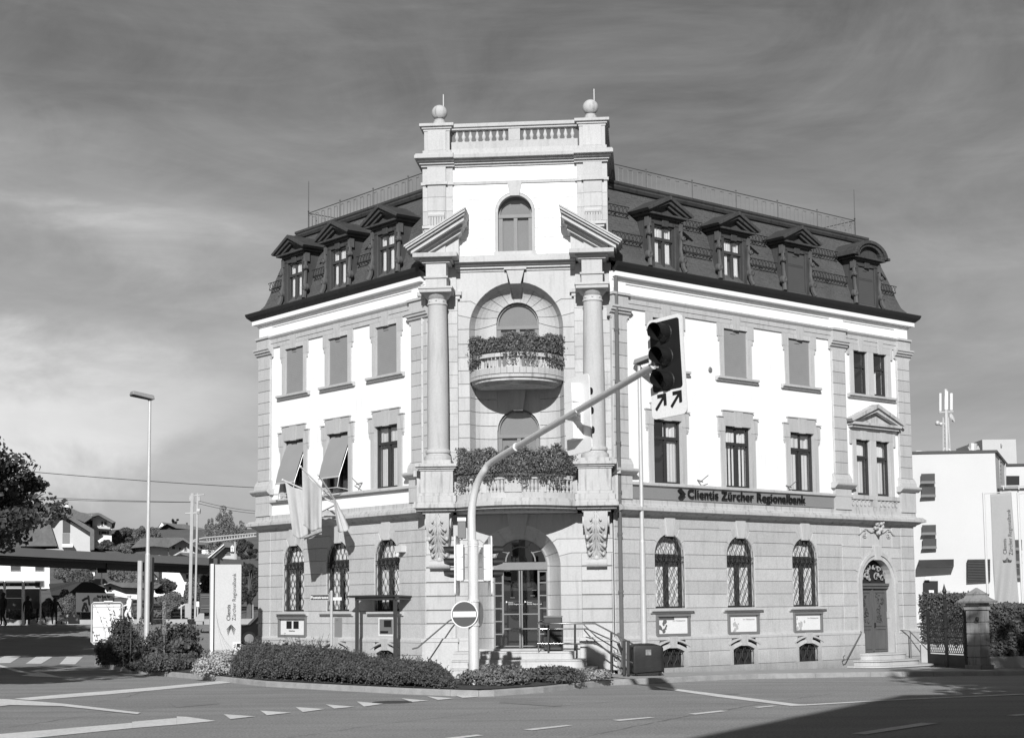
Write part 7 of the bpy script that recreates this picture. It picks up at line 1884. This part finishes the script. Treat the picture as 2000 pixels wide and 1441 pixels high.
treepx('smaller birch left of the tall one', 410, 1075, 170, 26, 1010, 2200, .15, BIRCH, droop=4, clumps=20, trunk=.15, group='birches on the slope')
treepx('low birch right of the tall one, close to the bank corner', 466, 1078, 165, 36, 1012, 2600, .15, BIRCH, droop=4, clumps=24, trunk=.15, group='birches on the slope')
treepx('round dark tree beside the bank corner above the canopy', 483, 1100, 130, 44, 1052, 5500, .24, LEAFD, clumps=26)
treepx('dark tree filling the gap between the sign and the bank', 486, 1205, 112, 50, 1095, 7000, .22, LEAFD, clumps=30)
treepx('small dark pine behind the chalet roof', 343, 1028, 225, 18, 1010, 1400, .25, LEAFD, clumps=8)
for i, (lb, px, pb_, Y, w_, ht, n) in enumerate((
    ('bushy mass right of the white balcony house', 240, 1062, 185, 60, 1028, 3600), ('taller bush top left of the lamp post', 268, 1062, 190, 44, 1022, 2600), ('bush behind the lamp post near the chalet', 298, 1062, 195, 34, 1028, 1800),
    ('round bush in front of the white balcony house', 208, 1072, 168, 30, 1054, 1500), ('rough growth above the canopy', 245, 1082, 160, 60, 1062, 2200), 
    ('bushes under the canopy beside the white building', 130, 1142, 132, 70, 1100, 3600), ('light bush below the annex', 160, 1150, 130, 50, 1112, 2400), ('bushes right of the station sign', 235, 1140, 131, 60, 1105, 3200), ('bush left of the canopy column', 262, 1146, 128, 50, 1112, 2600),
    ('bush right of the canopy column', 318, 1160, 125, 50, 1128, 2400), ('dark rounded bush in front of the white building', 335, 1185, 112, 60, 1152, 3200), ('dark bush behind the grey cabinet', 378, 1180, 111, 36, 1130, 2200), ('dense bush left of the information board', 398, 1165, 118, 36, 1120, 2000),
    ('pale shrub beside the hunched person', 95, 1205, 106, 40, 1160, 2200), ('arching shrub in front of the container', 128, 1205, 105, 46, 1150, 3000), ('dark shrub at the left end of the container', 146, 1205, 104.5, 14, 1155, 900), ('tall weeds by the tracks behind the person in white', 262, 1205, 110, 60, 1182, 1800), ('tall weeds along the tracks left of the cabinet', 325, 1207, 110, 60, 1184, 1800), ('weeds behind the bus displays', 30, 1210, 108, 90, 1190, 1800))):
    bushpx(lb, px, pb_, Y, w_, ht, int(n * 1.9), .21 if Y > 150 else .17 if Y > 120 else .13, LEAFL if 'pale' in lb or 'weeds' in lb else FARLEAF if i % 3 else LEAF, clumps=14)
# trees outside the frame whose shadows fall on the road
tree('lime_tree', 'leafy tree left of the picture that shades the road', (-18.0, 30.5, 0), 12, (0, 0, 8.0), (5.6, 5.0, 3.4), 11000, .42, LEAF, clumps=100, trunk=.3)
tree('lime_tree', 'leafy tree further left that shades the square', (-27.5, 64, 0), 13, (0, 0, 8.5), (6.5, 7, 4), 9000, .5, LEAF, clumps=80, trunk=.3)
tree('lime_tree', 'leafy tree nearest the station that shades the bus displays', (-33, 80, .2), 13, (0, 0, 8), (7.5, 6, 4), 8000, .5, LEAF, clumps=80, trunk=.3)

tree('lime_tree', 'broad street tree right of the picture that shades the gate', (14.3, 18, -.1), 16, (0, 0, 8.7), (6.2, 6.2, 6.5), 20000, .45, LEAF, clumps=150, trunk=.3)

# ================================================================== background, right
t = thing('office_building', 'large pale office block with pairs of slot windows behind the gate', 'office building', at(1860, 1200, 76))
b = MB(); zb_ = -.6
def vol(mb, pts, ztop, zbot=-.6):       # plan polygon -> block
    mb.prismz([(p.x, p.y) for p in pts], zbot, ztop)
cA, cB, cC = at(1700, 1000, 76.5), at(1948, 1000, 76), at(1975, 1000, 86)
zt = at(1900, 884, 76).z
vol(b, [cA, cB, cC, Vector((cA.x, cC.y, 0))], zt); b.build('wall', OFFICE, t, world=True)
b = MB(); vol(b, [cA + Vector((0, -.08, 0)), cB + Vector((.08, -.08, 0)), cC + Vector((.08, 0, 0)), Vector((cA.x, cC.y, 0))], zt + .12, zt); b.build('parapet', DGREY, t, world=True)
b = MB(); d1 = at(1955, 1000, 83); d2 = at(2120, 1000, 83); zt2 = at(1980, 910, 83).z; vol(b, [d1, d2, d2 + Vector((0, 12, 0)), d1 + Vector((0, 12, 0))], zt2); b.build('wall', OFFICE, t, world=True)
b = MB(); vol(b, [d1 + Vector((-.1, -.1, 0)), d2, d2 + Vector((0, 12, 0)), d1 + Vector((0, 12, 0))], zt2 + .12, zt2); b.build('parapet', DGREY, t, world=True)
b = MB(); e1, e2 = at(1955, 1000, 76.5), at(2120, 1000, 76.5); zt3 = at(1980, 957, 76.5).z; vol(b, [e1, e2, e2 + Vector((0, 6, 0)), e1 + Vector((0, 6, 0))], zt3); b.build('terrace_wall', OFFICE, t, world=True)
b = MB(); vol(b, [e1 + Vector((-.1, -.1, 0)), e2, e2 + Vector((0, 6, 0)), e1 + Vector((0, 6, 0))], zt3 + .1, zt3); b.build('parapet', DGREY, t, world=True)
b = MB(); b.tube([at(1955, 949, 76.3), at(2080, 947, 76.3)], .03, 5); b.tube([at(1960, 949, 76.3), at(1960, 956, 76.3)], .03, 5); b.tube([at(1990, 949, 76.3), at(1990, 956, 76.3)], .03, 5); b.build('terrace_rail', LIGHTM, t, world=True)
b = MB(); f1, f2 = at(1924, 1000, 84), at(1990, 1000, 84); vol(b, [f1, f2, f2 + Vector((0, 5, 0)), f1 + Vector((0, 5, 0))], at(1960, 858, 84).z, zt - .5); b.build('roof_house', HGREY, t, world=True)
b = MB(); b.tube([at(1955, 869, 83.9), at(1957, 869, 83.9)], .1, 6); b.tube([at(1900, 890, 80), at(1900, 866, 80)], .22, 10); b.tube([at(1891, 880, 80), at(1912, 878, 80)], .2, 4); b.tube([at(1795, 893, 78), at(1795, 882, 78)], .5, 12); b.build('roof_vent', POLEM, t, world=True)
b = MB(); b.tube([at(1952, 1000, 78.5), at(1951, 895, 78.5)], .05, 6); b.tube([at(1964, 1000, 82), at(1963, 905, 82)], .05, 6)
for py in range(900, 985, 8): b.tube([at(1952, py, 78.5), at(1956, py, 79.5)], .02, 4)
b.build('ladder', POLEM, t, world=True)
def owin(rects, Y, mt=DGREY):
    for x0, y0, x1, y1 in rects:
        b = MB(); flatpoly(b, [(x0, y0), (x1, y0 - .6), (x1, y1 - .4), (x0, y1)], Y - .16, .12); o = b.build('window', mt, t, world=True)
        b = MB(); flatpoly(b, [(x0 - .6, y1 - (y1 - y0) * .25), (x1 + .3, y1 - (y1 - y0) * .27), (x1 + 1, y1), (x0 - 1.4, y1 + .3)], Y - .3, .15); b.build('sill', MGREY, o, world=True)
owin([(1799, 925, 1826, 944), (1800, 951, 1827, 970), (1801, 1025, 1828, 1044), (1802, 1052, 1829, 1071)], 76.2)
for x0, y0, x1, y1 in ((1963, 929, 1991, 948),): 
    b = MB(); flatpoly(b, [(x0, y0), (x1, y0), (x1, y1), (x0, y1)], 82.85, .1); b.build('window', BLACK, t, world=True)
owin([(1981, 1054, 1996, 1074), (1981, 1081, 1996, 1100), (1981, 1109, 1996, 1128)], 76.4)
b = MB()
for i in range(7): flatpoly(b, [(1794, 1093 + i * 2.1), (1863, 1091.5 + i * 2.1), (1863, 1092.8 + i * 2.1), (1794, 1094.3 + i * 2.1)], 75.4, .9)
b.build('louvre_canopy', DGREY, t, world=True)
b = MB()
for i in range(14): flatpoly(b, [(1889.5, 1092.5 + i * 3.1), (1934, 1092 + i * 3.1), (1934, 1093.9 + i * 3.1), (1889.5, 1094.4 + i * 3.1)], 75.8, .25)
flatpoly(b, [(1889.5, 1092), (1934, 1091.5), (1934, 1135), (1889.5, 1136)], 75.95, .1); b.build('louvre', DGREY, t, world=True)
b = MB(); flatpoly(b, [(1804, 1134), (1832, 1134), (1832, 1172), (1804, 1172)], 76.05, .1); o = b.build('door', BLACK, t, world=True)
b = MB(); flatpoly(b, [(1814, 1152), (1824, 1152), (1824, 1158), (1814, 1158)], 76, .05); b.build('notice', WHITE, o, world=True)
b = MB(); flatpoly(b, [(1808, 1126), (1817, 1126), (1817, 1132), (1808, 1132)], 75.8, .2); b.build('lamp', WHITE, t, world=True)
b = MB(); flatpoly(b, [(1837, 1153), (1856, 1153), (1856, 1172), (1837, 1172)], 75.9, .3); b.build('cabinet', CONC, t, world=True)
b = MB(); 
for py in (1171, 1176): b.tube([at(1790, py, 74), at(1852, py - 1, 74)], .03, 5)
for px in (1798, 1830, 1850): b.tube([at(px, 1171, 74), at(px, 1190, 74)], .03, 5)
b.build('handrail', LIGHTM, t, world=True)
# antenna mast
q = at(1848, 888, 79); t = thing('antenna_mast', 'white mobile phone antenna mast on the office roof', 'antenna', q)
def apx(px, py): return at(px, py, 79)
b = MB(); b.tube([apx(1850, 890), apx(1847, 760)], .09, 8); b.tube([apx(1842, 888), apx(1842, 815)], .04, 6); b.tube([apx(1856, 886), apx(1852, 815)], .035, 6)
for py in range(822, 886, 8): b.tube([apx(1842, py), apx(1852, py)], .022, 4)
b.tube([apx(1839, 888), apx(1846, 874)], .05, 5); b.tube([apx(1860, 884), apx(1850, 874)], .05, 5); b.build('pole', POLEM, t, world=True)
for x0, x1, y0, y1 in ((1834, 1839, 768, 803), (1844, 1852, 764, 800), (1855, 1861, 768, 801)):
    b = MB(); p0, p1 = apx((x0 + x1) / 2, y1), apx((x0 + x1) / 2, y0); b.tube([p0, p1], (x1 - x0) / F_PX * 79 / 2, 10); b.build('panel_antenna', WHITE, t, world=True)
b = MB(); c_ = apx(1861, 815); b.lathe([(.001, -.1), (.2, -.08), (.24, 0), (.001, .02)], (0, 0, 0), 18, M=T3(*c_) @ Matrix.Rotation(R(70), 4, 'Y') @ Matrix.Rotation(R(30), 4, 'X')); b.build('dish', WHITE, t, world=True)
b = MB(); b.ball(apx(1831, 826), .13, 6); b.tube([apx(1831, 826), apx(1846, 828)], .05, 5); b.ball(apx(1838, 828), .1, 6); b.tube([apx(1834, 806), apx(1862, 804)], .05, 5); b.build('bracket', POLEM, t, world=True)
# banner flags
def banner(label, pole_px, Y, cl, lettering):
    b_ = at(pole_px, 1200, Y); g_ = gh(b_.x, b_.y); t = thing('banner_flag', label, 'banner flag', (b_.x, b_.y, g_), 0, 'advertising flags on the right')
    zt = at(pole_px, 962, Y).z; b = MB(); b.tube([(b_.x, b_.y, g_), (b_.x, b_.y, zt)], .045, 8); b.tube([(b_.x, b_.y, zt - .03), at(cl[1][0], cl[1][1] - 2, Y)], .018, 5); b.build('pole', LIGHTM, t, world=True)
    A, B, C_, D_ = [at(px, py, Y - .05) for px, py in cl]; vs = []; nu, nv = 16, 40
    for j in range(nv + 1):
        for i in range(nu + 1):
            u, v = i / nu, j / nv; p = A.lerp(B, u).lerp(D_.lerp(C_, u), v); w_ = .06 * v ** 2 * math.sin(u * 6 + v * 3) + .05 * math.sin(u * 11 + v * 9) * v + .10 * u * math.sin(v * 2.2)
            vs.append(p + Vector((0, -w_, .06 * math.sin(u * PI) * v)))
    f_ = MB(); f_.add(vs, [(j * (nu + 1) + i, j * (nu + 1) + i + 1, (j + 1) * (nu + 1) + i + 1, (j + 1) * (nu + 1) + i) for j in range(nv) for i in range(nu)])
    o = f_.build('cloth', mat('banner_cloth', .32, .8, .03, 1), t, recalc=False, world=True, smooth=180); s_ = o.modifiers.new('thickness', 'SOLIDIFY'); s_.thickness = .008
    if lettering:
        iv = chain(o).inverted(); k_ = Y / F_PX; drape = []
        for tx, px, py, sz in (('Clientis', 1966, 1082, 10), ('Zürcher Regionalbank', 1976.5, 1084, 10)):
            tm = text(tx, sz * k_, MATS['dark_grey_paint'], o, iv @ T3(*at(px, py, Y - .06)) @ UPT @ STAND, .001); drape.append(tm)
        lg = MB(); 
        for i in range(3):
            flatpoly(lg, [(1966 - i * 2.5, 1094 - i * .5), (1969, 1088 + i * 3.2), (1969, 1091 + i * 3.2), (1966 - i * 1.5, 1098)], Y - .25, .01); flatpoly(lg, [(1970, 1088 + i * 3.2), (1973 + i * 2.5, 1094 - i * .5), (1973 + i * 1.5, 1098), (1970, 1091 + i * 3.2)], Y - .25, .01)
        drape.append(lg.build('logo', DGREY, o, world=True))
        cw = chain(o)
        for d_o in drape:                  # the print follows the folds of the cloth
            for v_ in d_o.data.vertices:
                p = cw @ v_.co; v = min(1, max(0, (A.z - p.z) / (A.z - D_.z))); u = min(1, max(0, (p.x - A.x) / (B.x - A.x)))
                w_ = .06 * v ** 2 * math.sin(u * 6 + v * 3) + .05 * math.sin(u * 11 + v * 9) * v + .10 * u * math.sin(v * 2.2)
                v_.co.y += (A.lerp(B, u).lerp(D_.lerp(C_, u), v).y - w_ - .018) - p.y
    return t
banner('tall pale banner flag with the bank name behind the hedge', 1930.5, 56, [(1934, 965), (1975, 961), (1988, 1186), (1943, 1200)], True)
banner('second banner flag cut by the right edge of the photo', 1998, 56, [(2001, 966), (2043, 962), (2052, 1190), (2010, 1198)], False)
# hedges right
def box_hedge(label, P, w, h, n, size, mt, z0=0):
    """P: two plan points, hedge of width w behind the line"""
    a, c = Vector(P[0]), Vector(P[1]); d = (c - a); L = d.length; d.normalize(); n_ = Vector((-d.y, d.x)); g0 = gh(a.x, a.y)
    t = thing('hedge', label, 'hedge', (a.x, a.y, g0)); mb = MB(); core = MB()
    def W(s_, o_, z): q = a + d * s_ + n_ * o_; return Vector((q.x, q.y, g0 + z0 + z))
    vs = [W(s_, o_, z) for s_ in (.08, L - .08) for o_, z in ((.08, 0), (.08, h - .1), (w - .08, h - .1), (w - .08, 0))]
    core.add(vs, [(0, 1, 2, 3), (7, 6, 5, 4), (0, 4, 5, 1), (1, 5, 6, 2), (2, 6, 7, 3)])
    for _ in range(n):
        r_ = random.random(); bump = .07 * noise.noise(Vector((random.random() * 0 + r_ * 9, 0, 0)))
        if random.random() < .7: s_ = random.random() * L; z = random.random() * h; p = W(s_, random.gauss(.02, .05) + .12 * noise.noise(Vector((s_ * 1.7, z * 1.7, 0))), z)
        else: s_ = random.random() * L; o_ = random.random() * w; p = W(s_, o_, h + random.gauss(0, .04) + .07 * noise.noise(Vector((s_ * 2, o_ * 2, 0))))
        mb.leaf(p, size, Vector((-n_.x, -n_.y, .4)))
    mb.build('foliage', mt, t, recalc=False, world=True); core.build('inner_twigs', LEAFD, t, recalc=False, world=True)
a_, c_ = at(1795, 1200, 55), at(1900, 1200, 53.5); box_hedge('tall clipped hedge seen through the iron gate', ((a_.x, a_.y), (c_.x, c_.y)), 1.2, 1.62, 6000, .09, LEAF, .62)
b = MB(); b.prismz([(a_.x, a_.y - .1), (c_.x, c_.y - .1), (c_.x, c_.y + .2), (a_.x, a_.y + .2)], gh(a_.x, a_.y) - .3, gh(a_.x, a_.y) + .6); tag(b.build('garden_wall', mat('pale_garden_wall', .5, .9, .08, 2), None, world=True, local=a_), 'pale garden wall below the hedge behind the iron gate', 'wall')
a_, c_ = at(1930, 1200, 48.4), at(2110, 1200, 50.5); box_hedge('broad hedge on a low wall at the right edge', ((a_.x, a_.y), (c_.x, c_.y)), 1.2, 1.55, 9000, .10, LEAF, .28)
b = MB(); a2, c2 = at(1931, 1200, 48.15), at(2120, 1200, 50.3); g0 = gh(a2.x, a2.y)
d_ = (Vector((c2.x, c2.y)) - Vector((a2.x, a2.y))).normalized(); n2 = Vector((-d_.y, d_.x)) * .3
b.prismz([(a2.x, a2.y), (c2.x, c2.y), (c2.x + n2.x, c2.y + n2.y), (a2.x + n2.x, a2.y + n2.y)], g0 - .3, g0 + .32)
tag(b.build('low_wall', CONC, None, world=True, local=Vector((a2.x, a2.y, g0)), bevel=.015), 'low rough stone wall below the right hedge', 'wall')
# gate pillar
q = at(1909, 1200, 47); g0 = gh(q.x, q.y); t = thing('gate_pillar', 'square stone gate pillar with a tent shaped cap', 'gate pillar', (q.x, q.y, g0), AL - R(4)); S_ = .235
b = MB()
for i in range(5): b.box(-S_, S_, -S_, S_, i * .34 + .01, (i + 1) * .34 - .012); b.box(-S_ + .015, S_ - .015, -S_ + .015, S_ - .015, (i + 1) * .34 - .012, (i + 1) * .34 + .01)
b.box(-S_ - .06, S_ + .06, -S_ - .06, S_ + .06, -.3, .12); b.build('shaft', mat('dark_sandstone', .24, .9, .12, 2, .08, 25, .3, 40, streaks=.4, ground=.5), t, bevel=.012)
b = MB(); b.box(-S_ - .03, S_ + .03, -S_ - .03, S_ + .03, 1.72, 1.80); b.box(-S_, S_, -S_, S_, 1.80, 1.92)
def pyr(mb, z0, r0, z1, r1): mb.add([(-r0, -r0, z0), (r0, -r0, z0), (r0, r0, z0), (-r0, r0, z0), (-r1, -r1, z1), (r1, -r1, z1), (r1, r1, z1), (-r1, r1, z1)], [(0, 3, 2, 1), (4, 5, 6, 7), (0, 1, 5, 4), (1, 2, 6, 5), (2, 3, 7, 6), (3, 0, 4, 7)])
pyr(b, 1.92, S_ + .17, 1.97, S_ + .19); pyr(b, 1.97, S_ + .18, 2.07, S_ + .03); pyr(b, 2.07, S_ + .03, 2.17, S_ - .03); pyr(b, 2.17, S_ + .0, 2.36, .02)
b.build('cap', MATS['dark_sandstone'], t)
b = MB(); b.lathe([(.001, 0), (.06, 0), (.07, .03), (.04, .06), (.001, .07)], (0, 0, 0), 12, M=T3(-S_ - .05, -.22, 1.45) @ Matrix.Rotation(R(-90), 4, 'Y')); b.build('iron_boss', IRON, t)
# iron gate
ga, gb_ = at(1812, 1200, 49.6), at(1884, 1200, 47.4); g0 = gh(ga.x, ga.y) - .05; ang = math.atan2(gb_.y - ga.y, gb_.x - ga.x); GL = (gb_ - ga).length
t = thing('iron_gate', 'two leaf wrought iron gate with lattice and a spear finial', 'gate', (ga.x, ga.y, g0), ang)
for s0, s1 in ((.03, GL / 2 - .03), (GL / 2 + .03, GL - .03)):
    b = MB()
    for x in (s0, s1): b.bar((x, 0, .02), (x, 0, 1.72 if abs(x - GL / 2) > .1 else 1.9), .045)
    for z in (.08, .5, .98): b.bar((s0, 0, z), (s1, 0, z), .03)
    b.box(s0, s1, -.01, .01, .1, .45)
    w_ = s1 - s0; n = 9
    for sg_ in (1, -1):
        for i in range(-8, n + 1):
            pts = []
            for k_ in range(0, 30):
                u = k_ / 29; z = .52 + u * 1.15; x = s0 + (i / n) * w_ * 1.0 + (sg_ * u * 1.15 * .62 if sg_ > 0 else (1.15 - u * 1.15) * .62)
                if s0 <= x <= s1: pts.append((x, 0, z))
            if len(pts) > 1: b.tube([pts[0], pts[-1]], .010, 4)
    mid = (s0 + s1) / 2
    for g in (-1, 1):
        b.tube([(mid + g * w_ / 2, 0, 1.7), (mid + g * w_ * .3, 0, 1.86), (mid + g * w_ * .1, 0, 1.78), (mid + g * w_ * .12, 0, 1.68)], .016, 5)
        b.tube([(mid + g * w_ * (.42 - .06 * j) + .0, 0, 1.2 + .1 * math.sin(j * 1.2)) for j in range(7)], .016, 5)
        for zc in (.72, 1.3): b.tube([(mid + g * .12 * math.cos(j * .7) * (1 - j * .08), 0, zc + .14 * math.sin(j * .7) * (1 - j * .08)) for j in range(10)], .014, 5)
    b.build('leaf', IRON, t, recalc=False)
b = MB(); x = GL / 2; b.bar((x, -.02, 0), (x, -.02, 2.15), .07); b.lathe([(.001, 2.15), (.09, 2.15), (.05, 2.2), (.03, 2.25), (.075, 2.34), (.04, 2.44), (.001, 2.58)], (x, -.02, 0), 8)
for z in (1.2, 1.7): b.lathe([(.001, z), (.07, z + .02), (.09, z + .06), (.04, z + .12)], (x, -.02, 0), 8)
b.build('centre_post', IRON, t)
b = MB()
for x, sg_ in ((-.05, -1), (GL + .05, 1)):
    b.bar((x, 0, 0), (x, 0, 1.75), .04); b.tube([(x + sg_ * .0, 0, 1.3), (x - sg_ * .1, 0, 1.5), (x - sg_ * .14, 0, 1.7), (x - sg_ * .05, 0, 1.82), (x + sg_ * .06, 0, 1.76), (x + sg_ * .05, 0, 1.62), (x - sg_ * .03, 0, 1.6)], .02, 5)
b.build('side_post', IRON, t)

# ================================================================== the tall building behind the camera whose shadow falls over the street
t = thing('apartment_house', 'tall apartment house across the street, behind the camera, that shades the road', 'building', (12, 5, 0)); b = MB()
a0, a1 = Vector((-5.4, -17.0)), Vector((5.86, 3.7)); dd = (a1 - a0).normalized(); nn = Vector((dd.y, -dd.x)) * 14
foot = [tuple(a0), tuple(a1), (a1.x + 16, a1.y + .8), tuple(a0 + nn)]
b.prismz(foot[::-1], -.5, 13.9); b.build('wall', HGREY, t, world=True)
b = MB(); cen = sum((Vector(q) for q in foot), Vector((0, 0))) / 4; b.prismz([tuple(cen + (Vector(q) - cen) * 1.01) for q in foot][::-1], 13.9, 14.3); b.build('roof', HROOF, t, world=True)
for fl_ in range(4):
    for k_ in range(7):
        p = a0 + dd * (2 + k_ * 3); b = MB(); q_ = p + dd * 1.2; o_ = -nn.normalized() * .05
        b.add([(p.x + o_.x, p.y + o_.y, 1.2 + fl_ * 3), (q_.x + o_.x, q_.y + o_.y, 1.2 + fl_ * 3), (q_.x + o_.x, q_.y + o_.y, 2.7 + fl_ * 3), (p.x + o_.x, p.y + o_.y, 2.7 + fl_ * 3)], [(0, 1, 2, 3)]); b.build('window', DGREY, t, recalc=False, world=True)

# ------------------------------------------------------------------ pieces that stand apart become parts of their own
import numpy as np
def split_parts(o, margin, newname=None):
    me = o.data; n = len(me.vertices); par = list(range(n))
    def f(a):
        while par[a] != a: par[a] = par[par[a]]; a = par[a]
        return a
    for p in me.polygons:
        v = p.vertices
        for k_ in v[1:]:
            a, b_ = f(v[0]), f(k_)
            if a != b_: par[a] = b_
    isl = {}
    for i in range(n): isl.setdefault(f(i), []).append(i)
    keys = list(isl); co = np.array([v.co[:] for v in me.vertices])
    mn = np.array([co[isl[k_]].min(0) - margin for k_ in keys]); mx = np.array([co[isl[k_]].max(0) + margin for k_ in keys])
    lab = -np.ones(len(keys), int); c = 0
    for i in range(len(keys)):
        if lab[i] >= 0: continue
        st_ = [i]; lab[i] = c
        while st_:
            j = st_.pop(); t_ = np.where((lab < 0) & (mn <= mx[j]).all(1) & (mx >= mn[j]).all(1))[0]; lab[t_] = c; st_ += list(t_)
        c += 1
    if c < 2: 
        if newname: o.name = newname
        return
    of = {}
    for k_, l_ in zip(keys, lab):
        for i in isl[k_]: of[i] = l_
    base = newname or o.name.split('.')[0]; kids = children(o)
    for l_ in range(c):
        ids = [i for i in range(n) if of[i] == l_]; mp = {i: q_ for q_, i in enumerate(ids)}
        fs = [p for p in me.polygons if of[p.vertices[0]] == l_]
        m2 = bpy.data.meshes.new(base); m2.from_pydata([tuple(me.vertices[i].co) for i in ids], [], [tuple(mp[i] for i in p.vertices) for p in fs])
        for p2, p1 in zip(m2.polygons, fs): p2.use_smooth = p1.use_smooth
        m2.materials.append(me.materials[0])
        if any(p.use_smooth for p in fs): m2.set_sharp_from_angle(angle=R(40))
        c2 = bpy.data.objects.new(base, m2); col.objects.link(c2); c2.parent = o.parent; c2.matrix_local = o.matrix_local.copy()
        for md in o.modifiers:
            if md.type == 'BEVEL': nb_ = c2.modifiers.new('bevel', 'BEVEL'); nb_.width = md.width; nb_.segments = 1; nb_.limit_method = 'ANGLE'; nb_.angle_limit = md.angle_limit
        if l_ == 0:
            for k_ in kids: ml = k_.matrix_local.copy(); k_.parent = c2; k_.matrix_local = ml
    bpy.data.objects.remove(o)
for nm_, mg, nn_ in (('post', .06, None), ('snow_guard', .05, None), ('ceiling_light', .02, None), ('upper_tower_trim', .06, None), ('tower_plinth', .06, None), ('roof_vent', .05, None), ('flag_holder', .06, None), ('window_reveal', .05, None),
                     ('upper_tower_wall', .02, None), ('upper_tower_piers', .06, 'tower_pier'), ('tower_wall', .02, None), ('tower_pilasters', .06, 'tower_pilaster'), ('tower_ground_wall', .02, None), ('slates', .06, None), ('side_post', .05, None), ('roof_railing', .06, None), ('rail', .05, None),
                     ('pedestals', .05, 'pedestal'), ('paired_window_surround', .06, None), ('niche_joints', .05, 'niche_lining'), ('niche_blocks', .05, 'niche_lining'), ('ladder', .05, None), ('door_grille', .04, None), ('console', .04, None), ('clamp', .05, None), ('broken_pediment', .05, None),
                     ('bracket', .05, None), ('base_and_capital', .06, None), ('balusters', -.004, 'baluster'), ('lens', .02, None), ('hood', .02, None), ('lettering', .6, None)):
    for o in [q for q in col.objects if q.type == 'MESH' and q.parent and q.name.split('.')[0] == nm_]: split_parts(o, mg, nn_)
for o in [q for q in col.objects if q.name.startswith('keystones')]: o.name = 'keystone'
